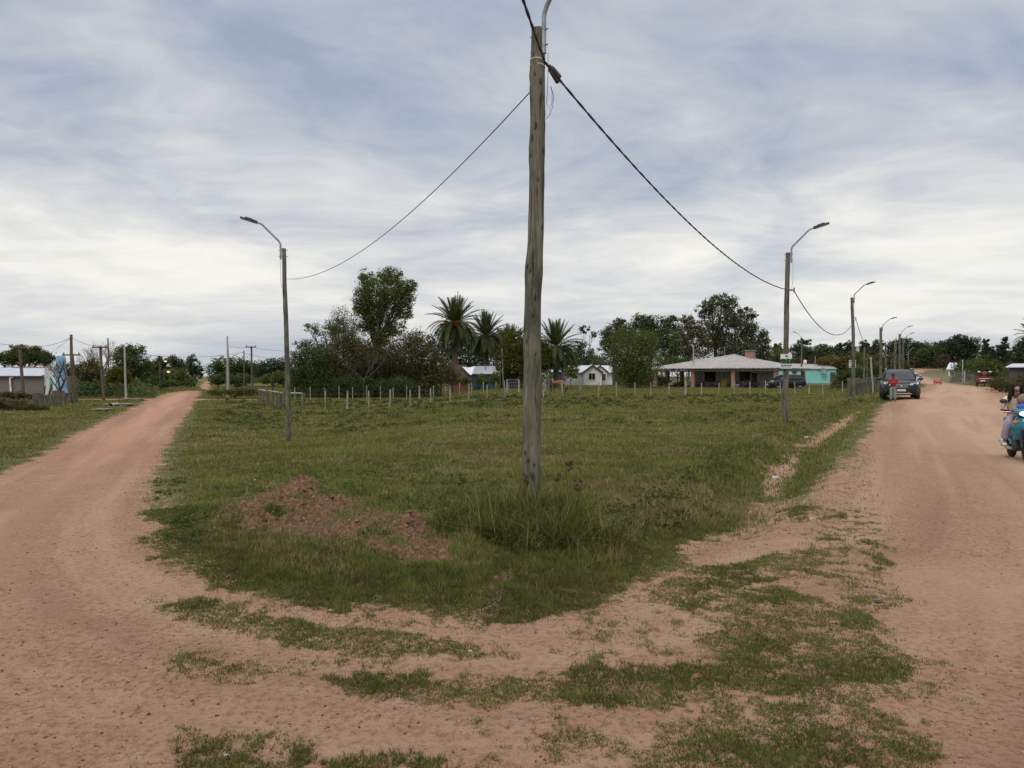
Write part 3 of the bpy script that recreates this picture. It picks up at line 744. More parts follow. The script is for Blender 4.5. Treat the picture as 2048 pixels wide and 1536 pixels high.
# --- other lamps; (pole foot u, foot v, top v, reach azimuth, label)
LAMPS = [
    (577, 885, 497, R(180 + 12), 0.072, 'wooden lamp pole with its arm bent to the left, beside the left dirt road'),
    (1570, 850, 505, ROADPERP, 0.085, 'wooden lamp pole carrying the green and white sale sign'),
    (1707, 806, 595, ROADPERP, 0.095, 'wooden lamp pole with a blank white board, left of the black car'),
]
poles = {}
proto_parts = None
for i, (u, v, vt, az, r_, lab) in enumerate(LAMPS):
    b = P(u, v)
    if i == 0: b = ground_at(u, 23.8)
    H = at(u, vt, b.y).z - b.z
    o = thing('street_lamp', lab, 'street lamp', b, 0, 'wooden street lamp poles')
    dx_ = {0: 568, 1: 1577, 2: 1704.5}[i]
    ln = at(dx_, vt, b.y).x - b.x
    _, tp = pole_mesh('pole', H, r_ * 1.15, r_ * 0.85, 20 + i, 120, 20, WOOD, o, (ln, 0), 16, 0.012)
    lamp_arm(o, tp, H, az, r_ * 0.9)
    if i == 0:
        MB().tube([Vector((tp[0] - r_ - .05, 0, H - .3)), Vector((tp[0] - r_ - .03, 0, H - 1.0)), Vector((tp[0] - r_, 0, H - 1.2))], 0.005, 5).build('feed_wire', THINW, o)
    else:
        d = Vector((math.cos(az), math.sin(az), 0))
        MB().tube([Vector((tp[0], 0, H - .3)) + d * (r_ + .06), Vector((tp[0], 0, H - 0.9)) + d * (r_ + 0.07), Vector((tp[0] * .9, 0, H - 1.25)) + d * (r_ + .03)], 0.005, 5).build('feed_wire', THINW, o)
        bracket(o, (tp[0] * 0.85, 0), d, H - 1.25)
    poles[i] = (b, H, tp, o)
# farther lamps along the right road (top u, top v, depth, label)
FARL = [(1761, 655, 70, ROADPERP, 'grey lamp pole just behind the black car roof, third along the right road'),
        (1799, 668, 86, ROADPERP, 'lamp pole with a pale capped top beyond the black car, among bare posts'),
        (1806, 679, 102, ROADPERP, 'thin lamp pole close behind the pale capped one on the right road'),
        (1816, 704, 135, ROADPERP, 'farthest small lamp pole where the right road bends'),
        (1603, 675, 118, R(170), 'lamp pole standing behind the turquoise house with its arm to the left')]
for i, (u, v, Y, az, lab) in enumerate(FARL):
    b = ground_at(u, Y); H = at(u, v, Y).z - b.z
    o = thing('street_lamp', lab, 'street lamp', b, 0, 'wooden street lamp poles')
    _, tp = pole_mesh('pole', H, 0.13, 0.11, 50 + i, 30, 10, WOOD, o, (0, 0), 0, 0.012)
    lamp_arm(o, tp, H, az, 0.11, 1.0 if i != 3 else 0.9, False)
# plain posts and utility poles: (u, foot v or None, Y, top v, r, kind, lean_u, label)
PLAIN = [
    (1727, 76, 695, .11, WOOD, 2, 'short bare wooden post left of the picket fence, behind the hedge'),
    (1734, 82, 707, .06, WOOD, 1, 'thin bare post rising from the hedge beside the thicker short post'),
    (1746, 62, 715, .07, CONC, -5, 'pale concrete stub post by the picket fence'),
    (1775, 68, 684, .07, WOOD, -5, 'leaning wooden utility pole behind the left of the car roof'),
    (1782, 74, 721, .05, WOOD, 0, 'thin grey post between the two poles behind the car roof'),
    (1790, 78, 685, .14, WOOD, 0, 'thick bare wooden utility pole behind the middle of the car roof'),
    (1770, 90, 705, .05, WOOD, 0, 'thin grey pole directly right of the third lamp pole'),
    (1008, 50, 696, .055, WOOD, -4, 'long thin leaning stick beside the thick fence post left of the big pole'),
    (1387, 108, 692, .10, CONC, 0, 'pale grey post behind the left slope of the veranda roof'),
    (1449, 112, 693, .12, WOOD, 0, 'dark wooden post behind the peak of the veranda roof'),
    (1567, 130, 716, .07, CONC, 0, 'thin grey vent post right of the sale sign, above the far roof'),
    (1630, 140, 713, .07, CONC, 0, 'thin grey post standing above the turquoise house roof'),
    (1925, 118, 720, .09, CONC, 0, 'thin pale post in front of the dark trees on the right verge'),
    (1929, 116, 742, .10, CONC, 0, 'short pale stub beside the thin post on the right verge'),
    (457, 78, 672, .10, CONC, -2, 'taller pale concrete utility pole of the pair near the left road crest'),
    (455, 76, 693, .10, CONC, 0, 'shorter whiter pole of the pair near the left road crest'),
    (452, 84, 725, .06, WOOD, 0, 'thin short post leaning on the pair of pale poles'),
    (488, 88, 701, .08, WOOD_B, 0, 'slim brown utility pole between the pale pair and the crossarm pole'),
    (505, 80, 692, .11, WOOD_B, -2, 'dark utility pole with a short crossarm on top left of the corral'),
    (144, 58, 669, .12, WOOD_B, -1, 'tall brown wooden utility pole right of the blue slab'),
    (152, 60, 707, .12, WOOD_B, -7, 'leaning strut pole with a crossarm propped against the tall brown pole'),
    (207, 66, 692, .12, WOOD_B, -6, 'dark leaning utility pole with crossarm before the leafless tree'),
    (218, 82, 676, .08, WOOD_B, -2, 'thin tall pole rising through the leafless grey tree'),
    (252, 68, 694, .09, CONC, -3, 'whitish concrete utility pole in front of the dark round tree'),
    (48, 62, 692, .13, WOOD_B, -9, 'leaning dark utility pole with crossarm in front of the block house roof'),
    (320, 105, 731, .09, WOOD_B, 0, 'left pole of the far pair beneath the lit orange lamps'),
    (328, 118, 737, .08, WOOD_B, 0, 'right pole of the far pair beneath the lit orange lamps'),
]
def crossarm(o, x, z, w):
    m_ = MB().box((x, -0.12, z), (w, 0.09, 0.11))
    for a in (-0.42, 0.42):
        m_.tube([(x + a * w, -0.12, z + 0.05), (x + a * w, -0.12, z + 0.22)], [0.05, 0.03], 6)
    m_.build('crossarm', WOOD_B, o)
UP = {}
for i, (u, Y, vt, r_, mt, lu, lab) in enumerate(PLAIN):
    b = ground_at(u, Y); H = at(u, vt, Y).z - b.z
    o = thing('utility_pole' if H > 3.6 else 'post', lab, 'utility pole' if H > 3.6 else 'post', b, 0, 'bare poles and posts along the roads')
    _, tp = pole_mesh('pole', H, r_, r_ * 0.82, 70 + i, 26, 10, mt, o, (lu / F * Y, 0), 0, 0.01)
    UP[i] = (b, H, tp)
    if u in (505, 152, 207, 48): crossarm(o, tp[0], H - 0.12, {505: 1.1, 152: 1.4, 207: 1.3, 48: 1.3}[u])
# leaning brace sticks near the block house
for (u, Y, v0, du, lab) in ((84, 60, 772, 6, 'short dark stick leaning in the rustic fence left of the green prop'), (92, 60, 768, 12, 'dark pole leaning right in front of the white gable wall')):
    b = ground_at(u, Y); H = at(u, v0, Y).z - b.z
    o = thing('post', lab, 'post', b, 0, 'leaning sticks by the rustic fence')
    pole_mesh('pole', H, .10, .08, 130 + u, 12, 8, WOOD_B, o, (du / F * Y, 0), 0)
# --- cables
def cable(name, label, a, b, sag, r, mt, n=40, twist=False, group='overhead cables'):
    pts = []
    for i in range(n + 1):
        q = i / n; p = a.lerp(b, q); p.z -= sag * 4 * q * (1 - q); pts.append(p)
    m_ = MB()
    if twist:
        L = (b - a).length; nn = int(L / 0.05)
        for s_ in (0, 1):
            pp = []
            for i in range(nn + 1):
                q = i / nn; p = a.lerp(b, q); p.z -= sag * 4 * q * (1 - q)
                an = q * L * 9 + s_ * math.pi
                pp.append(p + Vector((math.cos(an) * r * .40, 0, math.sin(an) * r * .40)))
            m_.tube(pp, r * .85, 5)
    else:
        m_.tube(pts, r, 5)
    o = m_.build(name, mt, None)
    return tag(o, label, 'cable', group)
b1, H1, t1, _ = poles[1]; b2, H2, t2, _ = poles[2]; b0, H0, t0, _ = poles[0]
dR = Vector((math.cos(ROADPERP), math.sin(ROADPERP), 0))
A_main = MP(1088, 122, 9.48)
e1 = b1 + Vector((t1[0] * .85, 0, H1 - 1.30)) + dR * 0.2
e2 = b2 + Vector((t2[0] * .85, 0, H2 - 1.30)) + dR * 0.2
cable('overhead_cable', 'thick black twisted cable from the front pole to the sale sign pole', A_main, e1, 0.62, 0.0135, CABLE, twist=True)
cable('overhead_cable', 'thick black cable leaving the top of the front pole towards the upper edge', A_main + Vector((0.0, 0.0, 0.02)), Vector((-2.6, -9, A_main.z + 0.55)), 0.5, 0.0145, CABLE, twist=True)
cable('overhead_cable', 'thin grey wire from the front pole to the left lamp pole', MP(1060, 184, 9.6), b0 + Vector((t0[0] * .85 + .07, 0, at(580, 558, b0.y).z - b0.z)), 0.62, 0.0075, THINW)
cable('overhead_cable', 'black sagging cable between the sale sign pole and the white board pole', e1, e2, 1.22, 0.016, CABLE, twist=False)
f3 = at(1757, 688, 70)
cable('overhead_cable', 'dark cable from the white board pole to the lamp behind the car', e2, f3, 1.3, 0.018, CABLE)
cable('overhead_cable', 'dark wire between the lamp poles beyond the car', f3, at(1797, 695, 86), 0.7, 0.016, CABLE)
cable('overhead_cable', 'short dark wire at the far bend of the right road', at(1799, 700, 88), at(1816, 712, 134), 0.5, 0.018, CABLE)
cj = MB()                      # clamp block on the big cable next to the pole
d_ = (MP(1160, 195, 10.6) - A_main).normalized()
c0 = A_main + d_ * 0.16
cj.tube([c0, c0 + d_ * 0.10, c0 + d_ * 0.34], [0.022, 0.040, 0.030], 8)
cj.tube([c0 + Vector((0.0, 0, -0.05)), c0 + d_ * 0.3 + Vector((-0.01, 0, -0.075))], [0.014, 0.034], 8)
tag(cj.build('cable_clamp', DARKM), 'dark clamp gripping the thick cable just right of the front pole', 'cable clamp')
k144 = UP[19]; k48 = UP[24]; k505 = UP[18]; k457 = UP[14]; k207 = UP[21]; k488 = UP[17]
TOP = lambda k, dz=-0.2: k[0] + Vector((k[2][0], 0, k[1] + dz))
for a, b, sg, rr_, lab in (
    (TOP(k144), TOP(k48, 0.1) + Vector((0.5, 0, 0)), 0.35, .017, 'upper grey wire from the tall brown pole to the leaning crossarm'),
    (TOP(k48, .1) + Vector((-.5, 0, 0)), at(-60, 662, 58), .3, .015, 'faint wire leaving the left edge above the block house'),
    (TOP(k144, -.25), at(98, 707, 70), .05, .013, 'thin service wire dropping from the tall brown pole to the white gable'),
    (TOP(k144), TOP(k207, 0), .2, .013, 'thin wire between the tall brown pole and the dark leaning pole'),
    (at(296, 710, 70), TOP(k488, -.2), .35, .018, 'dark wire spanning above the left road to the slim brown pole'),
    (TOP(k457, -1.0), TOP(k505, -0.1), .1, .014, 'light wire between the pale pole and the crossarm pole'),
    (TOP(k505, -0.1), at(575, 702, 84), .1, .014, 'light wire from the crossarm pole behind the left lamp pole'),
    (TOP(k488, -.3), at(575, 722, 90), .1, .016, 'dark wire from the slim brown pole towards the shrubs')):
    cable('overhead_cable', lab, a, b, sg, rr_, CABLE if 'dark' in lab else THINW)
# --- lit orange street lights far off on the left
def emis(name, col, st):
    m = bpy.data.materials.new(name); t = NT(nodes_of(m))
    e = t.n('ShaderNodeEmission', {'Color': col + (1,), 'Strength': st}); t.n('ShaderNodeOutputMaterial', {'Surface': e.outputs[0]}); return m
GLOW = emis("lit_sodium_lamp", (1.0, 0.60, 0.16), 2.2)
for (u, v, Y, lab) in ((331, 722, 120, 'upper of the two lit orange street lights on the far left'), (337, 743, 108, 'lower of the two lit orange street lights on the far left')):
    b = ground_at(u, Y); p = at(u, v, Y)
    o = thing('lit_street_light', lab, 'street light', b, 0, 'lit orange street lights')
    H = p.z - b.z
    MB().tube([(0.9, 0, 0), (0.9, 0, H - .1), (0.7, 0, H + .25), (0.1, 0, H + .25)], 0.05, 6).build('pole', WOOD_B, o)
    MB().lathe([(0.05, H + .25), (0.3, H + .18), (0.32, H + .02)], 10).build('lamp_shade', DARKM, o)
    MB().ball((0, 0, H), (0.22, 0.22, 0.15), 10, 6).build('bulb', GLOW, o)
# --- signs
WHITE = mat("white_board", (0.72, 0.70, 0.66), (0.62, 0.60, 0.56), 0.6, 3)
GREEN = mat("sign_green", (0.04, 0.34, 0.085), (0.05, 0.38, 0.10), 0.6, 3)
DGREEN = mat("sign_dark_green", (0.002, 0.020, 0.005), (0.003, 0.026, 0.007), 0.6, 3)
INK = mat("sign_ink", (0.03, 0.03, 0.03), (0.05, 0.05, 0.05), 0.7, 3)
def text_mesh(name, s_, size, parent, mt, loc, sx=1.0):
    cu = bpy.data.curves.new(name, 'FONT'); cu.body = s_; cu.size = size; cu.align_x = 'CENTER'; cu.align_y = 'CENTER'; cu.extrude = 0.001; cu.offset = 0.014 * size / 0.2
    tmp = bpy.data.objects.new(name, cu); COL.objects.link(tmp)
    dg = bpy.context.evaluated_depsgraph_get(); me = bpy.data.meshes.new_from_object(tmp.evaluated_get(dg))
    bpy.data.objects.remove(tmp)
    me.name = name; me.materials.clear(); me.materials.append(mt)
    o = bpy.data.objects.new(name, me); COL.objects.link(o); o.parent = parent
    o.location = loc; o.rotation_euler = (R(90), 0, 0); o.scale = (sx, 1, 1)
    return o
Ysg = b1.y - 0.14
def sp(u, v): return at(u, v, Ysg)
c = (sp(1561, 708) + sp(1584, 737)) / 2; Wd = sp(1584, 0).x - sp(1561, 0).x; Hd = sp(0, 708).z - sp(0, 737).z
sg = thing('sale_sign', 'white and green house sale sign reading VENDE nailed to the second lamp pole', 'sign', (c.x, Ysg, c.z))
MB().box((0, 0, 0), (Wd, 0.02, Hd)).build('board', WHITE, sg)
MB().box((0, -0.0125, -0.01 * Hd), (Wd * .99, 0.005, Hd * .33)).build('green_band', GREEN, sg)
text_mesh('lettering', 'VENDE', Hd * .40, sg, DGREEN, (0.0, -0.0175, -0.01 * Hd), 0.74)
text_mesh('lettering', 'Cel. 099 825 09', Hd * .135, sg, INK, (0, -0.0125, -0.31 * Hd), 0.85)
MB().box((0, -0.012, -.41 * Hd), (Wd * .75, 0.004, Hd * .014)).build('underline', INK, sg)
lg = MB().prism([(-.03 + x * Wd, -0.011, z * Hd) for (x, z) in ((0.0, .30), (0.0, .44), (.06, .44), (.26, .30))], (0, -0.004, 0))
lg.build('house_emblem', DGREEN, sg)
MB().box((-.03 + .12 * Wd, -0.0125, .24 * Hd), (.2 * Wd, 0.004, .08 * Hd)).build('house_emblem', mat("sign_pale_green", (.42, .60, .44), (.4, .56, .42), .6), sg)
Y2 = b2.y - 0.16
c = (at(1702, 721, Y2) + at(1716, 734, Y2)) / 2
wb = MB().box((0, 0.28, 0), (0.42, 0.02, 0.46))
ob = thing('notice_board', 'blank white board fixed to the pole left of the black car', 'sign', (c.x, Y2, c.z))
wb.build('board', WHITE, ob)
for z_ in (.15, -.15): MB().box((0, 0.262, z_), (0.38, 0.014, 0.03)).build('batten', WOOD, ob)
# --- fences
def fence(name, label, posts, wires, mt, r=0.045, hgt=1.1, seed=1, thick=(), wire_r=0.004, tops=None):
    """posts: world points"""
    o = thing(name, label, 'fence', posts[0])
    r_ = random.Random(seed)
    base = Vector(posts[0])
    for i, p in enumerate(posts):
        p = Vector(p) - base; h = hgt * r_.uniform(.92, 1.10) * (1.12 if i in thick else 1)
        if tops: h = tops[i]
        rr_ = r * (2.0 if i in thick else r_.uniform(.85, 1.2)); lx, ly = r_.uniform(-.06, .06), r_.uniform(-.05, .05)
        n = 5
        pts = [p + Vector((lx * q, ly * q, -0.15 + (h + .15) * q)) + Vector((r_.uniform(-.006, .006), 0, 0)) for q in np.linspace(0, 1, n)]
        MB().tube(pts, [rr_ * r_.uniform(.9, 1.1) for _ in range(n)], 7).build('post', mt, o)
    for k in wires:
        pts = []
        for i, p in enumerate(posts):
            q = Vector(p) - base + Vector((0, -r, hgt * k)); pts.append(q)
            if i < len(posts) - 1:
                nx = Vector(posts[i + 1]) - base + Vector((0, -r, hgt * k)); m_ = (q + nx) / 2; m_.z -= 0.02; pts.append(m_)
        MB().tube(pts, wire_r, 4).build('wire', THINW, o)
    return o
FR = [(605, 47), (650, 47.6), (694, 48.2), (737, 49), (779, 50), (821, 51), (861, 52), (900, 53), (938, 54), (974, 55), (1009, 56), (1049, 57), (1087, 58.2), (1125, 59.5), (1161, 60.5), (1197, 61.5), (1233, 62.3),
      (1270, 63), (1302, 63.6), (1338, 64.2), (1371, 64.8), (1403, 65.3), (1437, 65.8), (1468, 66.3), (1500, 66.8), (1531, 67.3), (1561, 67.6), (1590, 68), (1618, 68.2), (1646, 68.4), (1685, 68.2)]
fence('wire_fence', 'front wire fence of pale wooden posts crossing the whole lot', [ground_at(u, Y) for u, Y in FR], (.35, .62, .9), POSTW, 0.050, 1.12, 3, (10, 20))
BK = [(590, 66), (621, 66.5), (650, 67), (678, 67.5), (705, 68), (733, 68.5), (761, 69), (787, 69.5), (813, 70), (839, 70.5), (867, 71), (892, 71.5), (919, 72), (943, 72.5), (967, 73), (991, 73.5), (1015, 74), (1040, 74.5), (1064, 75)]
fence('wire_fence', 'rear wire fence of thin posts in front of the dark shrubs and shacks', [ground_at(u, Y) for u, Y in BK], (.4, .8), POSTW, 0.040, 1.12, 9, (9,))
# corral panel at the left end of the front fence
cr = [ground_at(u, Y) for u, Y in ((519, 58), (536, 54), (553, 50.5), (561, 47.5), (566, 47), (605, 47))]
co = fence('corral_fence', 'grey timber corral with a top rail where the front fence meets the left road', cr, (), WOOD, 0.09, 1.12, 5)
rb = MB(); base = Vector(cr[0])
for a, b in zip(cr[:-1], cr[1:]):
    rb.tube([Vector(a) - base + Vector((0, 0, 1.06)), Vector(b) - base + Vector((0, 0, 1.04))], 0.055, 7)
rb.build('rail', POSTW, co)
for k in range(9):
    q = (k + .5) / 9; a = Vector(cr[0]).lerp(Vector(cr[3]), q) - base
    MB().tube([a, a + Vector((.06 * math.sin(k * 3), 0, 1.0 + .06 * math.sin(k * 5)))], 0.045, 6).build('picket', WOOD, co)
# picket fence right of the white-board pole
pk = [ground_at(1697 + (1768 - 1697) * q, 57 + 8 * q) for q in np.linspace(0, 1, 30)]
po = fence('picket_fence', 'rough vertical stake fence behind the white board pole and the car', pk, (.75,), WOOD, 0.055, 1.30, 13, (0,), 0.02)
# grey gates in the back fence
def gate(u0, u1, Y, label):
    a = ground_at(u0, Y); b = ground_at(u1, Y); L = b.x - a.x
    o = thing('field_gate', label, 'gate', a)
    for x in (0, L): MB().tube([(x, 0, -.1), (x, 0, 1.35)], .07, 7).build('gate_post', POSTW, o)
    g_ = MB()
    for z in (.3, .65, 1.0, 1.3): g_.tube([(0, 0, z), (L, 0, z)], .028, 5)
    for x in np.linspace(0, L, 6)[1:-1]: g_.tube([(x, -.01, .3), (x, -.01, 1.3)], .028, 5)
    g_.build('gate_rails', mat('dull_gate_metal', (.15, .155, .15), (.11, .115, .11), .7, 6), o)
gate(1014, 1037, 76, 'grey barred gate in front of the dark blue shed'); gate(1090, 1106, 78, 'small barred gate at the left of the brown horse')
# rustic fence at the far left: thin stakes among the bushes
rs = [ground_at(66 + 88 * q, 50 + 10 * q) for q in np.linspace(0, 1, 26)]
fence('rustic_fence', 'rough brown stake fence in front of the blue slab on the left', rs, (.7,), WOOD, 0.042, 0.85, 31, (3, 12), 0.012)
# concrete slabs bridging the left ditch
for (u, v, w_, lab) in ((206, 823, 30, 'nearest of the three concrete slabs lying in the left verge'), (240, 812, 52, 'middle concrete slab with a round pipe opening below in the left verge'), (268, 801, 40, 'farthest concrete slab on the left verge next to the cross street')):
    b = P(u, v); o = thing('culvert_slab', lab, 'concrete slab', b, R(6), 'slabs over the left ditch')
    W_ = w_ / F * b.y
    MB().box((0, 0, .14), (W_, 1.1, .07)).build('slab', mat('old_slab', (.24, .20, .155), (.16, .135, .105), .95, 4, .3, 20), o, 0.01)
    MB().box((-W_ * .3, -.2, .03), (W_ * .2, 1.0, .15)).box((W_ * .3, -.2, .03), (W_ * .2, 1.0, .15)).build('support', mat("dark_concrete", (.12, .11, .095), (.08, .075, .065), .95), o)
    if w_ == 52: MB().tube([(-.35, -.75, .02), (-.35, .5, .02)], .2, 12, False).build('pipe', CONC, o)
# pale stones and litter
STONE = mat("pale_rock", (.52, .48, .42), (.36, .33, .29), .9, 9, .4, 30)
def rock(u, v, s_, lab, grp, mt=STONE, name='stone', cat='stone', flat=.6):
    b = P(u, v); b.z = float(HZ(b.x, b.y)); r_ = random.Random(int(u * 7 + v)); m_ = MB()
    m_.ball((0, 0, s_ * .25), (s_, s_ * .8, s_ * flat), 9, 6, False)
    m_.v = [(x * r_.uniform(.8, 1.2), y * r_.uniform(.8, 1.2), z * r_.uniform(.85, 1.15)) for x, y, z in m_.v]
    o = m_.build(name, mt, None, loc=b); tag(o, lab, cat, grp)
rock(1551, 958, .065, 'large pale stone at the near end of the bare ditch floor', 'pale stones'); rock(1612, 877, .07, 'pale rubble lump on the ditch edge below the white board pole', 'pale stones')
rock(1587, 927, .045, 'small pale stone on the grassy right side of the ditch', 'pale stones'); rock(1622, 1038, .025, 'white fleck of rubble on the right dirt shoulder', 'pale stones')
rock(511, 962, .028, 'white stone at the back left of the earth heap', 'pale stones'); rock(791, 1042, .03, 'white stone left of the small dark earth heap', 'pale stones'); rock(662, 1221, .018, 'white pebble on the bare band under the grass', 'pale stones')
rock(454, 1506, .014, 'pale pebble near the bottom left grass tufts', 'pale stones'); rock(1757, 1207, .035, 'dark flat scrap lying on the dirt at right', None, INK, 'scrap', 'litter', .15); rock(940, 1302, .016, 'pale dry leaf scrap beside the second grass strip', None, STONE, 'scrap', 'litter', .25)
# ================================================================== TREES AND PLANTS
BARK = mat("bark", (.105, .085, .065), (.05, .042, .034), .95, 6, .5, 25, stretch=(2, 2, .6))
BARKG = mat("grey_bark", (.26, .24, .21), (.15, .135, .12), .95, 6, .5, 25, stretch=(2, 2, .6))
L_DARK = leafmat("leaf_dark", (0.0339, 0.0488, 0.0181), (0.0680, 0.0926, 0.0315), (0.1189, 0.1544, 0.0496))
L_PINE = leafmat("leaf_pine", (0.0256, 0.0415, 0.0227), (0.0484, 0.0726, 0.0385), (0.0855, 0.1140, 0.0544))
L_MID = leafmat("leaf_mid", (0.0470, 0.0622, 0.0170), (0.0961, 0.1166, 0.0340), (0.1819, 0.1944, 0.0612))
L_OLIVE = leafmat("leaf_olive", (0.0513, 0.0467, 0.0204), (0.1026, 0.0896, 0.0377), (0.1777, 0.1507, 0.0659))
L_BROWN = leafmat("leaf_brown", (0.0449, 0.0444, 0.0168), (0.0871, 0.0816, 0.0326), (0.1426, 0.1272, 0.0556))
L_YEL = leafmat("leaf_yellow", (0.0400, 0.0460, 0.0090), (0.0800, 0.0860, 0.0150), (0.1500, 0.1350, 0.0220))
L_BRIGHT = leafmat("leaf_bright", (0.0286, 0.0495, 0.0121), (0.0572, 0.0935, 0.0231), (0.0990, 0.1430, 0.0396))
L_AUT = leafmat("leaf_autumn", (0.0600, 0.0460, 0.0140), (0.1150, 0.0800, 0.0220), (0.1850, 0.1250, 0.0340))
L_EUC = leafmat("leaf_eucalyptus", (0.0384, 0.0499, 0.0240), (0.0824, 0.0948, 0.0459), (0.1647, 0.1697, 0.0830))
L_RUST = leafmat("leaf_rust", (0.0550, 0.0360, 0.0260), (0.0920, 0.0600, 0.0420), (0.1300, 0.0900, 0.0620))
TSEED = [100]
def foliage(blobs, n, size, seed, mt, parent, sub=0.30, fill=0.25, flat=0.0, droop=0.0, subn=45, name='crown'):
    r_ = np.random.default_rng(seed)
    vol = np.array([(b[3] * b[4] * b[5]) ** .667 for b in blobs]); vol /= vol.sum()
    C = []; VV = []
    for b, f_ in zip(blobs, vol):
        c = np.array(b[:3]); rd = np.array(b[3:6]); m = max(100, int(n * 1.75 * f_)); k = max(10, int(m / (subn * .62)))
        d = r_.normal(size=(k, 3)); d /= np.linalg.norm(d, axis=1)[:, None]
        rr_ = np.where(r_.uniform(0, 1, k) < fill, r_.uniform(0.1, .7, k), r_.uniform(.68, 1.0, k))
        sc = c + d * rr_[:, None] * rd
        tone = np.clip(r_.normal(.42, .2, k), 0, 1)
        i = r_.integers(0, k, m)
        sz = sub * 1.55 * r_.uniform(.5, 1.3, k)
        off = r_.normal(size=(m, 3)) * .5; ln = np.linalg.norm(off, axis=1)[:, None]; off = off / np.maximum(1, ln / 1.0)
        q = sc[i] + off * sz[i][:, None] * np.array([1, 1, .75]) * rd.mean()
        if droop: q[:, 2] -= droop * rd.mean() * r_.uniform(0, 1, m) ** 2
        C.append(q); VV.append(np.clip(tone[i] + r_.normal(0, .13, m), 0, 1))
    C = np.concatenate(C); VV = np.concatenate(VV)
    v, f = leaf_quads(C, size * r_.uniform(.6, 1.35, len(C)), r_, flat)
    return np_mesh(name, v, f, mt, parent, {'var': np.repeat(VV, 4)})
def limb(mb, a, b, r0, r1, seed, n=7, wob=.06):
    r_ = random.Random(seed); a = Vector(a); b = Vector(b); L = (b - a).length
    pts = []; ph = r_.uniform(0, 6)
    for i in range(n + 1):
        q = i / n; p = a.lerp(b, q); p += Vector((math.sin(q * 5 + ph), math.cos(q * 4 + ph), 0)) * wob * L * math.sin(q * math.pi) * .6
        pts.append(p)
    mb.tube(pts, [r0 + (r1 - r0) * (i / n) for i in range(n + 1)], 7)
def tree(name, label, Y, u, blobs, n, size, mt, tr=.16, bark=None, group=None, cat='tree', depth=0.85, foot=None, limbs=True, **kw):
    """blobs in photo pixels (u, v, ru, rv) turned into metres at this tree's distance"""
    TSEED[0] += 7; sd_ = TSEED[0]; rr_ = random.Random(sd_)
    b = ground_at(u, Y); k = Y / F
    if group is None: group = 'trees and shrubs round the lot'
    o = thing(name, label, cat, b, 0, group)
    bl = []
    for (bu, bv, ru, rv) in blobs:
        p = at(bu, bv, Y) - b
        bl.append((p.x, rr_.uniform(-.35, .35) * ru * k, max(p.z, rv * k * .6), ru * k, (ru + rv) / 2 * k * depth, rv * k))
    foliage(bl, n, size, sd_, mt, o, **kw)
    m_ = MB()
    topb = max(bl, key=lambda q: q[2]); low = min(bl, key=lambda q: q[2])
    fork = Vector((0, 0, max(.15, min(low[2], topb[2] * .5))))
    limb(m_, (0, 0, -.1), fork, tr, tr * .75, sd_, 5, .03)
    if limbs:
        for i, q in enumerate(bl):
            limb(m_, fork * rr_.uniform(.7, 1.0), (q[0], q[1], q[2] + q[5] * .3), tr * .6, tr * .12, sd_ + i)
            for j in range(3):
                e = Vector((q[0] + rr_.uniform(-.7, .7) * q[3], q[1] + rr_.uniform(-.6, .6) * q[4], q[2] + rr_.uniform(-.2, .7) * q[5]))
                limb(m_, Vector((q[0], q[1], q[2])).lerp(fork, .45), e, tr * .28, tr * .06, sd_ + 50 + i * 5 + j)
    m_.build('trunk' if cat == 'tree' else 'stem', bark or BARK, o)
    return o, bl
def bare_branches(mb, p, d, L, r, depth, rnd, up=.12):
    q = p + d * L * .5 + Vector((rnd.uniform(-.06, .06), rnd.uniform(-.06, .06), 0)) * L
    e = p + d * L
    mb.tube([p, q, e], [r, r * .8, r * .62], 5 if depth > 2 else 3, False)
    if depth == 0: return
    for _ in range(rnd.choice((2, 3, 3)) if depth > 1 else 3):
        nd = (d + Vector((rnd.uniform(-.75, .75), rnd.uniform(-.75, .75), rnd.uniform(-.35, .6) + up))).normalized()
        bare_branches(mb, p.lerp(e, rnd.uniform(.55, 1.0)), nd, L * rnd.uniform(.62, .82), r * .58, depth - 1, rnd, up)
def bare_tree(name, label, u, Y, H, r, depth, seed, mt, spread=1.0, lean=0):
    b = ground_at(u, Y); o = thing(name, label, 'tree', b, 0, 'leafless trees')
    rnd = random.Random(seed); tr_ = MB()
    limb(tr_, (0, 0, -.1), (lean, 0, H * .3), r, r * .8, seed, 4, .03); tr_.build('trunk', mt, o)
    m_ = MB()
    for k in range(5):
        a = k * 1.26 + rnd.uniform(-.3, .3)
        bare_branches(m_, Vector((lean, 0, H * rnd.uniform(.2, .3))), Vector((math.cos(a) * .62 * spread, math.sin(a) * .5 * spread, 1)).normalized(), H * .25, r * .6, depth, rnd)
    m_.build('branch', mt, o)
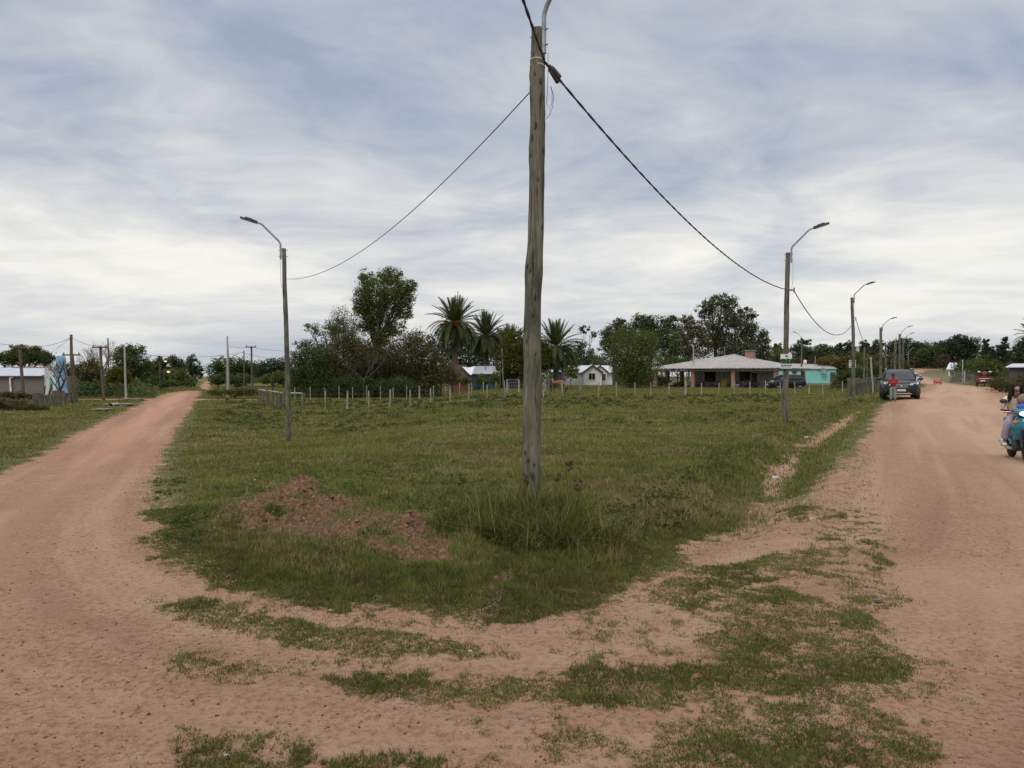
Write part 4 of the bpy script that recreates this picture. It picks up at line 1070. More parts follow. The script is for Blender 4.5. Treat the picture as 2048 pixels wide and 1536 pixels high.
# --- centre-left grove
o, bl = tree('poplar_tree', 'tallest round crowned poplar with an ivy covered trunk in the middle of the grove', 76, 752,
     [(770, 582, 46, 34), (730, 598, 24, 30), (806, 590, 24, 30), (760, 622, 40, 26), (777, 552, 27, 18), (733, 556, 16, 18), (822, 572, 12, 16), (805, 625, 22, 18), (742, 640, 20, 18), (722, 622, 15, 18), (736, 655, 20, 18), (788, 655, 24, 18), (764, 672, 22, 22)], 19000, .155, L_MID, .26, sub=.26, fill=.22, subn=38)
foliage([((u_ - 752) / F * 76, 0, z_, .55 + .03 * i, .6, 1.3) for i, (u_, z_) in enumerate(((757, 5.6), (755, 4.4), (752, 3.2), (754, 2.0)))], 3200, .14, 3, L_DARK, o, name='ivy')
tree('willow_tree', 'grey brown tangled half bare tree left of the poplar trunk', 74, 700, [(700, 712, 55, 42), (662, 728, 32, 36), (725, 700, 34, 26), (745, 720, 40, 30), (735, 735, 42, 40), (690, 680, 34, 24), (715, 755, 45, 26)], 17000, .15, L_BROWN, .22, sub=.30, droop=.35)
tree('willow_tree', 'brownish drooping tree right of the poplar trunk', 75, 808, [(808, 705, 42, 42), (772, 720, 30, 34), (835, 690, 26, 30), (845, 725, 28, 30), (790, 745, 45, 34), (830, 758, 40, 22)], 16000, .15, L_OLIVE, .2, sub=.30, droop=.3)
tree('feathery_tree', 'light feathery small tree with sky showing through, left edge of the grove', 76, 655, [(648, 662, 26, 14), (618, 655, 18, 8), (672, 655, 22, 18), (604, 688, 16, 8), (630, 690, 24, 14), (660, 690, 22, 14)], 2300, .15, L_BRIGHT, .12, sub=.34, fill=.1, subn=22, flat=.3)
tree('sparse_tree', 'thin half bare brownish crown between the feathery tree and the poplar', 77, 690, [(682, 632, 18, 20), (690, 660, 26, 24), (712, 650, 16, 22), (668, 650, 18, 16)], 1900, .13, L_OLIVE, .13, sub=.4, fill=.1, subn=18)
tree('shrub', 'dark dense shrub mass left of the grove behind the left lamp pole', 73, 622, [(622, 738, 46, 38), (598, 712, 24, 22), (655, 752, 42, 32), (600, 755, 30, 26), (640, 712, 34, 20)], 9000, .15, L_DARK, .14, cat='shrub', sub=.3)
tree('shrub', 'low dark bush at the foot of the poplar grove', 72.5, 725, [(700, 768, 38, 18), (755, 770, 30, 14), (660, 772, 30, 14), (800, 770, 34, 15)], 5000, .13, L_DARK, .1, cat='shrub', sub=.3)
tree('shrub', 'dark shrub hiding the red brick shack', 76, 882, [(885, 740, 28, 26), (858, 758, 28, 24), (908, 752, 22, 16), (930, 764, 14, 9), (872, 722, 18, 20)], 4500, .14, L_OLIVE, .12, cat='shrub')
tree('evergreen_tree', 'black green trees forming the backdrop under the first two palms', 125, 945, [(885, 705, 30, 26), (925, 712, 30, 36), (965, 705, 36, 40), (1000, 690, 22, 32), (860, 690, 14, 22)], 6500, .30, L_PINE, .3)
tree('evergreen_tree', 'dark trees between the third palm and the big front pole', 128, 1075, [(1010, 690, 18, 32), (1075, 705, 26, 38), (1140, 715, 22, 30), (1120, 735, 26, 25)], 4500, .30, L_PINE, .3)
tree('ash_tree', 'round yellow green tree standing right behind the big front pole', 98, 1042, [(1040, 690, 38, 32), (1020, 715, 30, 34), (1070, 712, 32, 36), (1042, 738, 44, 24)], 8500, .24, L_YEL, .22, sub=.27)
tree('eucalyptus_tree', 'thin open eucalyptus with two tufts of leaves against the sky', 140, 1168, [(1168, 660, 12, 8), (1186, 668, 10, 6), (1170, 708, 18, 22), (1158, 690, 9, 8), (1182, 730, 20, 18)], 2200, .30, L_EUC, .16, sub=.36, fill=.1)
tree('shrub', 'low dark tree behind the white house roof', 150, 1150, [(1145, 724, 26, 18), (1205, 724, 30, 14)], 2200, .3, L_DARK, .2, cat='shrub')
tree('willow_tree', 'broad weeping green willow left of the veranda house', 100, 1262, [(1255, 688, 38, 42), (1243, 722, 24, 36), (1285, 725, 38, 46), (1268, 745, 34, 30), (1290, 680, 24, 26)], 12000, .19, L_MID, .32, sub=.26, droop=.45)
tree('pine_tree', 'dark pine with a pointed top above the left of the willow', 122, 1228, [(1240, 648, 14, 14), (1228, 668, 24, 20), (1215, 695, 18, 24), (1250, 672, 22, 22)], 4200, .28, L_EUC, .25, sub=.3)
tree('pine_tree', 'dark flat topped trees behind the willow', 124, 1300, [(1285, 645, 26, 16), (1312, 655, 28, 24), (1340, 648, 20, 18), (1325, 690, 36, 36), (1280, 670, 26, 24)], 7500, .28, L_DARK, .3, sub=.26)
tree('eucalyptus_tree', 'highest eucalyptus crown of the group above the veranda roof', 130, 1430, [(1446, 602, 28, 15), (1420, 612, 20, 18), (1402, 624, 12, 14), (1462, 618, 16, 18), (1440, 642, 34, 22), (1425, 672, 30, 26), (1450, 690, 34, 30)], 9000, .27, L_EUC, .34, BARKG, sub=.24, fill=.15)
tree('eucalyptus_tree', 'eucalyptus with loose crown at the right end of the group', 128, 1500, [(1492, 626, 18, 12), (1508, 632, 9, 8), (1480, 650, 28, 20), (1505, 668, 24, 22), (1528, 680, 12, 20), (1490, 700, 38, 28), (1525, 705, 16, 18)], 7500, .27, L_EUC, .3, BARKG, sub=.26, fill=.15)
tree('eucalyptus_tree', 'brown tinged eucalyptus with thin pale stems left in the group', 127, 1378, [(1372, 642, 16, 12), (1392, 655, 22, 20), (1366, 672, 22, 24), (1395, 690, 28, 28), (1358, 705, 28, 26)], 6500, .25, L_OLIVE, .22, BARKG, sub=.28, fill=.15)
tree('shrub', 'rounded bright green hedge dome peeping over the veranda roof', 118, 1355, [(1355, 724, 34, 9), (1338, 732, 28, 10), (1378, 730, 26, 10)], 3600, .2, L_BRIGHT, .12, cat='shrub', sub=.3)
st = MB(); b = ground_at(1440, 131)
# --- right skyline
for (lab, nm, Y, u, bl_, n, sz, mt_, tr_) in (
    ('olive green bush left of the sale sign above the far roof', 'shrub', 150, 1552, [(1550, 715, 22, 20), (1532, 722, 18, 16), (1570, 722, 20, 14)], 2600, .3, L_MID, .2),
    ('small dark palm like tuft on the skyline left of the sale sign', 'tree', 175, 1556, [(1556, 694, 11, 7), (1556, 704, 8, 10)], 700, .42, L_DARK, .15),
    ('flat topped dark pine on the skyline right of the sale sign', 'pine_tree', 190, 1606, [(1608, 684, 14, 6), (1598, 697, 22, 9), (1612, 712, 24, 14), (1590, 718, 18, 12)], 2800, .42, L_PINE, .3),
    ('dark rounded skyline tree above the turquoise roof', 'tree', 200, 1645, [(1640, 702, 26, 12), (1625, 715, 24, 14), (1660, 708, 22, 14)], 2600, .45, L_DARK, .3),
    ('small cone of a fir on the skyline left of the white board pole', 'pine_tree', 210, 1679, [(1679, 694, 7, 8), (1679, 705, 12, 12)], 1100, .42, L_PINE, .2),
    ('second dark cone touching the white board pole', 'pine_tree', 205, 1700, [(1697, 690, 9, 8), (1700, 705, 14, 14)], 1200, .42, L_PINE, .2),
    ('mid green skyline trees behind the hedge', 'tree', 170, 1690, [(1670, 725, 26, 14), (1715, 722, 28, 16), (1740, 728, 22, 16)], 2800, .36, L_MID, .2),
    ('dark pointed pine right of the white board pole', 'pine_tree', 190, 1730, [(1729, 690, 10, 8), (1726, 705, 14, 14)], 1300, .4, L_PINE, .2),
    ('dark pine behind the third lamp pole', 'pine_tree', 185, 1756, [(1756, 690, 11, 10), (1752, 704, 16, 14)], 1500, .4, L_PINE, .2),
    ('wide black umbrella pine behind the far lamp poles', 'pine_tree', 215, 1812, [(1808, 690, 28, 12), (1838, 696, 22, 14), (1785, 700, 18, 14), (1820, 708, 40, 16)], 4800, .45, L_PINE, .4),
    ('brown leafless looking scrub at the bend of the road', 'shrub', 205, 1838, [(1838, 725, 22, 14), (1820, 730, 16, 10)], 1400, .38, L_RUST, .2),
    ('broad dark tree with a spreading crown beside the road bend', 'tree', 190, 1872, [(1868, 705, 24, 14), (1850, 715, 18, 14), (1885, 712, 20, 18), (1862, 727, 18, 12)], 3600, .42, L_DARK, .35),
    ('rust coloured small tree on the green island', 'tree', 165, 1888, [(1888, 722, 12, 13), (1880, 728, 8, 8)], 900, .30, L_RUST, .12),
    ('highest dark pine mass right of the road bend', 'pine_tree', 185, 1920, [(1922, 680, 16, 10), (1908, 692, 18, 16), (1940, 692, 18, 18), (1925, 710, 38, 24), (1895, 700, 12, 18)], 6000, .42, L_PINE, .4),
    ('flat dark crown on the skyline left of the highest pines', 'pine_tree', 200, 1888, [(1888, 690, 14, 8), (1872, 694, 12, 8)], 1100, .42, L_PINE, .2),
    ('dark conical cypress right of the highest pines', 'pine_tree', 160, 1973, [(1973, 684, 7, 6), (1973, 696, 11, 10), (1973, 712, 15, 16)], 2000, .34, L_PINE, .2),
    ('tall narrow topped cypress near the right edge', 'pine_tree', 160, 2007, [(2008, 681, 6, 7), (2006, 695, 11, 10), (2006, 712, 17, 16)], 2200, .34, L_PINE, .2),
    ('cypress cut by the right edge of the picture', 'pine_tree', 150, 2042, [(2044, 690, 10, 14), (2038, 708, 17, 18), (2052, 712, 14, 24)], 2200, .32, L_PINE, .2),
    ('dark green bush at the near end of the island trees', 'shrub', 125, 1921, [(1921, 738, 17, 18), (1935, 744, 16, 14)], 2200, .24, L_DARK, .15),
    ('bushy tree with an orange tinted top by the parked red cargo trike', 'tree', 118, 1966, [(1968, 716, 16, 9), (1958, 735, 30, 18), (1985, 738, 24, 18), (1950, 748, 26, 12)], 4200, .22, L_MID, .18),
    ('orange autumn thicket behind the hedge', 'shrub', 140, 1660, [(1655, 726, 24, 10), (1685, 722, 18, 9), (1668, 738, 34, 12)], 3000, .27, L_AUT, .15),
    ('brown autumn thicket right of the sale sign', 'shrub', 160, 1602, [(1600, 728, 22, 12), (1625, 730, 18, 12)], 1800, .3, L_RUST, .15),
    ('leafy dark green hedge between the turquoise house and the poles', 'hedge', 88, 1715, [(1690, 756, 22, 14), (1715, 748, 24, 18), (1738, 752, 20, 16), (1756, 745, 14, 20)], 6000, .16, L_DARK, .12),
    ('pale olive thin trees behind the lamp poles', 'tree', 96, 1770, [(1745, 725, 18, 16), (1768, 722, 16, 22), (1790, 728, 16, 20), (1775, 748, 28, 14)], 3600, .17, L_OLIVE, .12),
    ('grey olive bush beside the bare posts behind the car', 'shrub', 104, 1803, [(1803, 735, 10, 18), (1812, 742, 9, 12)], 1500, .18, L_OLIVE, .1),
    ('olive brown scrub on the right edge behind the scooter rider', 'shrub', 62, 2020, [(2015, 770, 36, 12), (2050, 762, 22, 16), (1995, 764, 16, 10)], 5500, .11, L_OLIVE, .08),
    # left side
    ('dark flat umbrella tree above the block house roof', 'umbrella_tree', 92, 55, [(58, 715, 44, 15), (40, 698, 17, 9), (22, 718, 26, 14), (92, 716, 20, 13), (70, 704, 22, 10)], 6500, .2, L_DARK, .22),
    ('dark olive shrub between the blue slab and the tall brown pole', 'shrub', 78, 170, [(140, 748, 16, 22), (168, 745, 24, 22), (190, 738, 18, 20), (180, 762, 26, 18)], 4800, .16, L_OLIVE, .12),
    ('dense dark green round tree behind the whitish pole', 'tree', 96, 262, [(268, 702, 20, 16), (258, 728, 30, 28), (280, 738, 22, 24), (245, 705, 14, 16), (262, 755, 30, 14)], 6500, .21, L_DARK, .24),
    ('small yellow green autumn tree before the dark round tree', 'tree', 72, 238, [(236, 748, 18, 16), (250, 756, 10, 14), (222, 755, 10, 12)], 2400, .15, L_YEL, .1),
    ('dark conifer left in the far row beside the lit lamps', 'pine_tree', 170, 322, [(322, 724, 11, 12), (318, 740, 16, 14)], 1400, .36, L_PINE, .2),
    ('dark conifer in the middle of the far row behind the lit lamps', 'pine_tree', 168, 350, [(346, 722, 14, 10), (356, 728, 16, 12), (348, 742, 20, 10)], 1700, .36, L_PINE, .2),
    ('dark conifer at the right end of the far row', 'pine_tree', 166, 384, [(381, 720, 10, 10), (390, 735, 15, 16), (376, 738, 16, 16), (396, 748, 10, 12)], 1800, .36, L_PINE, .2),
    ('dark tree linking the round tree and the far conifers', 'tree', 120, 304, [(302, 735, 14, 18), (312, 750, 18, 12)], 1600, .26, L_DARK, .15),
    ('green rounded bush in front of the far conifers', 'shrub', 130, 352, [(352, 750, 30, 10), (366, 758, 24, 9), (335, 760, 22, 8)], 2400, .25, L_MID, .12),
    ('dark low scrub along the far left verge', 'shrub', 105, 320, [(300, 764, 26, 9), (335, 768, 26, 7), (372, 768, 18, 6)], 2400, .2, L_DARK, .1),
    ('round light green tree right of the far road end', 'tree', 125, 470, [(462, 728, 36, 14), (436, 742, 24, 18), (492, 736, 30, 18), (468, 748, 44, 16), (505, 745, 22, 16)], 6500, .25, L_BRIGHT, .24),
    ('dark bush under the light green tree beside the far road', 'shrub', 110, 436, [(432, 760, 16, 10), (452, 758, 20, 12), (480, 760, 26, 12)], 2600, .22, L_DARK, .12),
    ('dark green pines left of the left lamp pole', 'pine_tree', 122, 545, [(530, 735, 20, 15), (552, 730, 16, 16), (572, 735, 18, 18), (545, 752, 36, 14)], 4200, .25, L_PINE, .2),
    ('low green banana like bushes before the dark pines', 'shrub', 84, 545, [(535, 758, 22, 10), (560, 755, 20, 12), (580, 762, 22, 12)], 2600, .18, L_MID, .1),
    ('brown green roadside bush at the left edge', 'shrub', 46, 30, [(15, 810, 30, 9), (52, 814, 24, 7), (-20, 806, 30, 12), (82, 816, 14, 5)], 5500, .085, L_OLIVE, .06),
    ('thin weedy bush at the foot of the block house pipe', 'shrub', 58, 75, [(35, 791, 20, 6), (72, 793, 18, 5), (10, 789, 16, 6)], 2600, .1, L_BROWN, .06),
    ('grey brown brush heap left of the corral', 'shrub', 70, 470, [(440, 784, 24, 5), (480, 785, 30, 6), (505, 784, 16, 6)], 2200, .12, L_BROWN, .06),
    ('young tree with thin stems in front of the white house', 'tree', 92, 1141, [(1140, 744, 12, 10), (1152, 738, 10, 8), (1148, 752, 9, 8)], 700, .17, L_MID, .05),
    ('green bush in front of the teal shed', 'shrub', 88, 970, [(965, 760, 14, 12), (990, 758, 10, 14)], 1700, .14, L_MID, .08),
    ('mixed undergrowth behind the left pillar of the veranda house', 'shrub', 112, 1300, [(1290, 758, 18, 12), (1318, 762, 16, 10)], 1700, .2, L_OLIVE, .1),
):
    c_ = 'shrub' if nm in ('shrub', 'hedge') else 'tree'
    tree(nm, lab, Y, u, bl_, n, sz, mt_, tr_, cat=c_)
# continuous far wood that closes the horizon
def wood(name, label, pts, n, size, mt_, seed):
    r_ = np.random.default_rng(seed); C = []
    for (u0, u1, Y, vt) in pts:
        m = int(n * (u1 - u0)); u_ = r_.uniform(u0, u1, m); Y_ = Y + r_.uniform(-8, 8, m)
        x = (u_ - U0) / F * Y_; z0 = G(x, Y_)
        ht = CAMZ - (vt - VH) / F * Y_ - z0; ht = np.maximum(.6, ht) * (.25 + .75 * S(np.minimum(u_ - u0, u1 - u_) / 18)) * (.55 + .75 * fbm(u_ * .11, Y_ * .02 + seed, seed, 4))
        C.append(np.stack([x, Y_, z0 + ht * r_.uniform(0, 1, m)], -1))
    C = np.concatenate(C); v, f = leaf_quads(C, size * r_.uniform(.6, 1.4, len(C)), r_)
    var = np.clip(fbm(C[:, 0] * .3, C[:, 2] * .5, seed, 3) + r_.normal(0, .12, len(C)), 0, 1)
    return tag(np_mesh(name, v, f, mt_, None, {'var': np.repeat(var, 4)}), label, 'wood', kind='stuff')
wood('far_wood', 'far dark wood closing the skyline behind the houses and poles', [(1530, 1830, 240, 712), (1850, 2120, 235, 712), (1820, 1900, 250, 722)], 26, .6, L_DARK, 3)
wood('far_wood', 'far dark wood closing the skyline behind the left houses', [(-80, 395, 190, 733), (425, 700, 180, 735), (700, 1320, 175, 728)], 20, .5, L_DARK, 5)
wood('undergrowth', 'dark undergrowth beneath the trees round the houses', [(580, 880, 82, 728), (585, 700, 84, 715), (860, 1040, 128, 705), (1060, 1240, 150, 715), (1238, 1330, 136, 700), (1150, 1240, 150, 715), (1320, 1550, 140, 690), (120, 310, 82, 760), (1560, 1830, 150, 730), (1660, 1820, 100, 750), (1900, 2120, 124, 745)], 34, .26, L_DARK, 8)
# leafless trees
bare_tree('bare_tree', 'large leafless grey tree behind the dark leaning pole', 196, 84, at(0, 668, 84).z + .4, .16, 5, 5, mat("grey_twig", (.20, .165, .15), (.14, .115, .105), .95), 1.15)
bare_tree('bare_tree', 'small dark leafless tree in front of the blue slab', 120, 57, at(0, 706, 57).z + .4, .10, 4, 8, BARK, 1.0)
bare_tree('bare_tree', 'pale tangled dead branches hanging in the brown tree by the poplar', 728, 72, 6.2, .07, 4, 21, mat('dead_twig', (.13, .115, .095), (.08, .07, .058), .95), 1.9)
# --- palms
FROND = leafmat("palm_frond", (0.0276, 0.0377, 0.0142), (0.0591, 0.0718, 0.0251), (0.1303, 0.1363, 0.0533), .15)
PTRUNK = mat("palm_trunk", (.155, .125, .10), (.075, .06, .048), .95, 5, .7, 18, stretch=(1, 1, 2.5))
DATES = leafmat("date_cluster", (.16, .05, .012), (.24, .085, .02), (.30, .12, .03), 0.0)
def palm(label, u, Y, vtop, vcrown, ru, seed, dates=False, tr=.36):
    b = ground_at(u, Y); k = Y / F; o = thing('palm_tree', label, 'palm tree', b, 0, 'tall date palms behind the shacks')
    r_ = np.random.default_rng(seed); Hc = at(u, vcrown, Y).z - b.z; L = ru * k * 1.12
    m_ = MB(); n = 22
    m_.lathe([(tr * (1 + .05 * ((i % 2) * 2 - 1)) * (1.0 if i < n * .62 else 1.0 + .55 * (i / n - .62)), -0.2 + (Hc + .2) * i / n) for i in range(n + 1)], 12)
    m_.build('trunk', PTRUNK, o)
    V = []; Fc = []; A = []; c = 0
    nf = 92
    for i in range(nf):
        el = R(88) - (i / nf) ** .9 * R(150); az = i * 2.39996 + r_.uniform(-.2, .2)
        Lf = L * r_.uniform(.88, 1.06) * (1.0 if el > -.5 else .9); d = np.array([math.cos(az) * math.cos(el), math.sin(az) * math.cos(el), math.sin(el)])
        side = np.array([-math.sin(az), math.cos(az), 0]); tone = np.clip(r_.normal(.42, .18), 0, 1)
        p = np.array([0, 0, Hc]) + np.array([math.cos(az), math.sin(az), 0]) * .25; ns = 26; prev = p
        for j in range(ns):
            d = d + np.array([0, 0, -1]) * (.050 if el > .6 else .075) * max(0.25, math.cos(el)); d /= np.linalg.norm(d); p = prev + d * Lf / ns
            upv = np.cross(side, d); upv = upv if upv[2] > 0 else -upv
            q = (j + 1) / ns; ll = Lf * .155 * (math.sin(math.pi * min(1, q * .93 + .05)) ** .6) * (1.15 if q > .12 else .3)
            for s_ in (-1, 1):
                tip = p + (side * s_ * .78 + d * .62 + upv * .28) * ll + r_.normal(0, .02, 3)
                wv = d * Lf / ns * .42
                V += [prev - wv * .2, p + wv * .4, tip]; Fc.append((c, c + 1, c + 2)); A += [tone + r_.normal(0, .06)] * 3; c += 3
            w_ = side * .035
            V += [prev - w_, prev + w_, p + w_]; Fc.append((c, c + 1, c + 2)); A += [.9] * 3; c += 3
            prev = p
    np_mesh('crown', np.array(V), np.array(Fc), FROND, o, {'var': np.clip(np.array(A), 0, 1)})
    if dates:
        for s_ in range(5):
            a = -math.pi / 2 + (s_ - 2) * .55; cc = (math.cos(a) * 1.35, math.sin(a) * 1.35, Hc - .05 - .25 * abs(s_ - 2) * .3)
            foliage([(cc[0], cc[1], cc[2], .55, .4, .45)], 360, .13, 40 + s_, DATES, o, name='date_cluster')
    return o
palm('tallest palm with orange date clusters behind the red brick shack', 910, 96, 595, 648, 55, 1, True)
palm('second palm partly hidden right of the tallest palm', 972, 106, 632, 672, 46, 2)
palm('palm top peeking between the second palm and the yellow green tree', 1018, 118, 652, 690, 38, 3)
palm('palm to the right of the big front pole above the white house', 1112, 100, 652, 694, 52, 4)
palm('dark palm crown cut by the right edge of the picture', 2072, 120, 660, 676, 40, 5)
# --- tall grass clump at the foot of the front pole
def tall_grass(name, label, n, cx, cy, rx, ry, hmin, hmax, w, seed, dry=.2, tn=.42):
    r_ = np.random.default_rng(seed)
    nc = 60; a = r_.uniform(0, 2 * np.pi, nc); q = r_.uniform(0, 1, nc) ** .5
    tx, ty = cx + np.cos(a) * q * rx, cy + np.sin(a) * q * ry; th = r_.uniform(hmin, hmax, nc) * (1 - .35 * q)
    i = r_.integers(0, nc, n); x = tx[i] + r_.normal(0, .06, n); y = ty[i] + r_.normal(0, .06, n)
    h = th[i] * r_.uniform(.35, 1.1, n)
    tone = np.clip(r_.normal(tn, .28, n), 0, 1); dr = np.where(r_.uniform(0, 1, n) < dry, r_.uniform(.35, .9, n), 0)
    o = bladeset(name, x, y, h, w * r_.uniform(.5, 1.3, n), dr, tone, np.clip(r_.beta(2.4, 1.3, n), .08, .97), BLADE, seed, 5)
    return tag(o, label, 'grass clump', 'tall grass clumps')
cx0 = (1062 - U0) / F * 8.6
tall_grass('grass_clump', 'big tangled clump of tall grass around the foot of the front pole', 6500, cx0 + .02, 7.9, .74, .80, .38, .86, .0095, 3, .24, .24)
tall_grass('grass_clump', 'coarser tall grass spilling right of the front pole towards the ditch', 2200, cx0 + .46, 7.35, .38, .40, .30, .60, .0085, 4, .24, .24)
tall_grass('grass_clump', 'darker tall grass tufts on the left flank of the front pole clump', 2000, cx0 - .60, 8.1, .4, .4, .32, .66, .0085, 5, .24, .24)
def stalks(label, spots, seed):
    for k, (u, v, h, lab) in enumerate(spots):
        b = P(u, v); r_ = random.Random(seed + k); o = thing('weed_stalk', lab, 'weed stalk', b, 0, 'dry seed stalks in the tall grass')
        l = r_.uniform(-.08, .08); m_ = MB().tube([(0, 0, -.02), (l * .4, 0, h * .5), (l, 0, h)], [.005, .004, .003], 5); m_.build('stem', mat("dry_stem", (.16, .12, .06), (.11, .08, .04), .9), o)
        foliage([(l, 0, h, .05, .05, .07)], 90, .022, seed + k, L_RUST, o, name='seed_head')
stalks('', ((1143, 1040, .62, 'tallest reddish seed stalk right of the front pole'), (925, 1030, .40, 'dark upright seed stalk at the left end of the tall clump'), (1105, 1035, .46, 'dark seed stalk just right of the pole foot'),
            (1050, 1040, .44, 'red tipped seed stalk in front of the pole foot'), (1158, 1050, .42, 'short reddish stalk beside the tallest one')), 60)
for (u, v, h, n, lab) in ((1410, 1470, .11, 120, 'upright dark tuft near the bottom right of centre'), (1437, 1478, .08, 80, 'small dark tuft beside the upright one at the bottom'), (1345, 1462, .07, 60, 'tiny thin tuft left of the two dark tufts at the bottom')):
    b = P(u, v); tall_grass('grass_tuft', lab, n, b.x, b.y, .04, .03, h, h * 1.3, .0022, int(u), .15)
for (u, v, h, lab) in ((1620, 1370, .0, ''),):
    pass
# ================================================================== BUILDINGS
def brickmat(name, c1, c2, mortar, sc):
    m = bpy.data.materials.new(name); t = NT(nodes_of(m))
    tcn = t.n('ShaderNodeTexCoord').outputs['Object']
    sp_ = t.n('ShaderNodeSeparateXYZ', {'Vector': tcn})
    cv = t.n('ShaderNodeCombineXYZ', {'X': t.math('ADD', sp_.outputs[0], sp_.outputs[1]), 'Y': sp_.outputs[2], 'Z': 0.0}).outputs[0]
    br = t.n('ShaderNodeTexBrick', {'Vector': cv, 'Color1': c1 + (1,), 'Color2': c2 + (1,), 'Mortar': mortar + (1,), 'Scale': sc, 'Mortar Size': .03, 'Brick Width': .5, 'Row Height': .25})
    f = t.ramp(t.noise(tcn, 3, 5, .6), [(.4, 0), (.7, .5)])
    c = t.mix(f, br.outputs[0], tuple(x * .6 for x in c1))
    b_ = t.n('ShaderNodeBsdfPrincipled', {'Base Color': c, 'Roughness': .9}); t.n('ShaderNodeOutputMaterial', {'Surface': b_.outputs[0]})
    return m
def corrug(name, c1, c2, freq, axis=0, rough=.55, metal=0.2):
    m = bpy.data.materials.new(name); t = NT(nodes_of(m))
    tcn = t.n('ShaderNodeTexCoord').outputs['Object']; sp_ = t.n('ShaderNodeSeparateXYZ', {'Vector': tcn})
    wv = t.math('SINE', t.math('MULTIPLY', sp_.outputs[axis], freq))
    f = t.ramp(t.noise(tcn, 1.2, 5, .6), [(.35, 0), (.7, 1)])
    b_ = t.n('ShaderNodeBsdfPrincipled', {'Base Color': t.mix(f, c1, c2), 'Roughness': rough, 'Metallic': metal})
    bp = t.n('ShaderNodeBump', {'Strength': .8, 'Distance': .05, 'Height': wv}); t.nt.links.new(bp.outputs[0], b_.inputs['Normal'])
    t.n('ShaderNodeOutputMaterial', {'Surface': b_.outputs[0]}); return m
BRICK = brickmat("orange_brick", (.36, .15, .085), (.27, .105, .06), (.36, .30, .25), 4.5)
BLOCK = brickmat("grey_block", (.215, .185, .155), (.18, .155, .13), (.14, .12, .10), 2.4)
ROOFG = corrug("grey_sheet_roof", (.40, .365, .335), (.31, .28, .258), 14)
ROOFW = corrug("white_sheet_roof", (.62, .63, .64), (.50, .51, .53), 14)
PLASTER = mat("old_plaster", (.40, .37, .32), (.28, .255, .22), .9, .9, .2, 20)
WHITEW = mat("white_render_wall", (.80, .78, .73), (.68, .66, .61), .85, .8, .1, 20)
TURQ = mat("turquoise_wall", (.25, .60, .55), (.20, .50, .46), .85, .8)
BLACKG = mat("dark_window_glass", (.012, .013, .015), (.02, .02, .022), .15, 3)
DWOOD = mat("dark_trim_wood", (.055, .045, .038), (.035, .03, .026), .85, 5)
FRAMEW = mat("pale_timber", (.42, .38, .33), (.30, .27, .235), .85, 4)
REDB = brickmat("red_brick", (.26, .08, .05), (.19, .058, .038), (.13, .08, .06), 4)
TEAL = mat("teal_boards", (.02, .085, .10), (.014, .06, .075), .8, 2, stretch=(6, 6, 1))
NAVY = mat("navy_boards", (.012, .03, .055), (.009, .02, .036), .8, 2)
THATCH = mat("dark_thatch", (.065, .055, .048), (.035, .030, .026), .98, 9, .8, 20)
TARP = mat("white_tarpaulin", (.70, .70, .70), (.58, .58, .59), .6, 3)
SLAB = mat("floor_cement", (.30, .28, .25), (.22, .205, .185), .9, 3)
def window(parent, x, z, w_, h_, y=0.0, frame=None):
    fr = MB(); t_ = .07
    for (cx, cz, sx, sz) in ((x - w_ / 2 - t_ / 2, z, t_, h_ + 2 * t_), (x + w_ / 2 + t_ / 2, z, t_, h_ + 2 * t_), (x, z + h_ / 2 + t_ / 2, w_, t_), (x, z - h_ / 2 - t_ / 2, w_, t_), (x, z, .05, h_)):
        fr.box((cx, y - .025, cz), (sx, .10, sz))
    f = fr.build('window', frame or DWOOD, parent)
    MB().box((x, y + .003, z), (w_, .05, h_)).build('pane', BLACKG, f)
# --- veranda house (pyramid roof on brick pillars)
fd = Vector((.80, -.60, 0)); dd_ = Vector((.60, .80, 0))
FRP = Vector((34.3, 100.0, 0.0)); L1, L2 = 17.2, 12.0
vh = thing('veranda_house', 'low house with a wide grey pyramid roof on brick veranda pillars', 'house', FRP - fd * L1, math.atan2(fd.y, fd.x))
# local: x along the front (0..L1), y to the back (0..L2)
zf = -0.05; ze = 2.62; zap = 4.55
MB().box((L1 / 2, L2 / 2, zf), (L1 + .6, L2 + .6, .22)).build('floor_slab', SLAB, vh)
def pillars(lst):
    for (x, y) in lst: MB().box((x, y, (ze - .35 + zf) / 2 + .05), (.48, .48, ze - .35 - zf)).build('pillar', BRICK, vh)
pillars([(0, 0), (5.75, 0), (11.5, 0), (L1, 0), (0, 4.0), (L1, 3.9), (L1, 7.8), (L1, 11.7), (0, 9)])
bmb = MB()
bmb.box((L1 / 2, 0, ze - .24), (L1 + .3, .16, .18)).box((L1, L2 / 2 + .2, ze - .24), (.16, L2 - .1, .18)).box((0, L2 / 2 + .2, ze - .24), (.16, L2 - .1, .18))
bmb.build('beam', FRAMEW, vh)
wl = MB().box((8.9, 7.0, (ze + zf) / 2), (9.6, 7.6, ze - zf - .1)); wl.build('wall', PLASTER, vh)
wy = 3.2 - .02
for (x, w_, h_) in ((6.9, 1.5, 1.35), (11.9, 1.3, 1.35)): window(vh, x, 1.55, w_, h_, wy, DWOOD)
MB().box((13.2, wy - .02, 1.05), (.75, .06, 2.0)).build('door', DWOOD, vh)
ov = .75; ap = Vector((L1 * .56, L2 * .45, zap)); cs = [Vector((-ov, -ov, ze)), Vector((L1 + ov, -ov, ze)), Vector((L1 + ov, L2 + ov, ze)), Vector((-ov, L2 + ov, ze))]
rm = MB(); th_ = Vector((0, 0, .09))
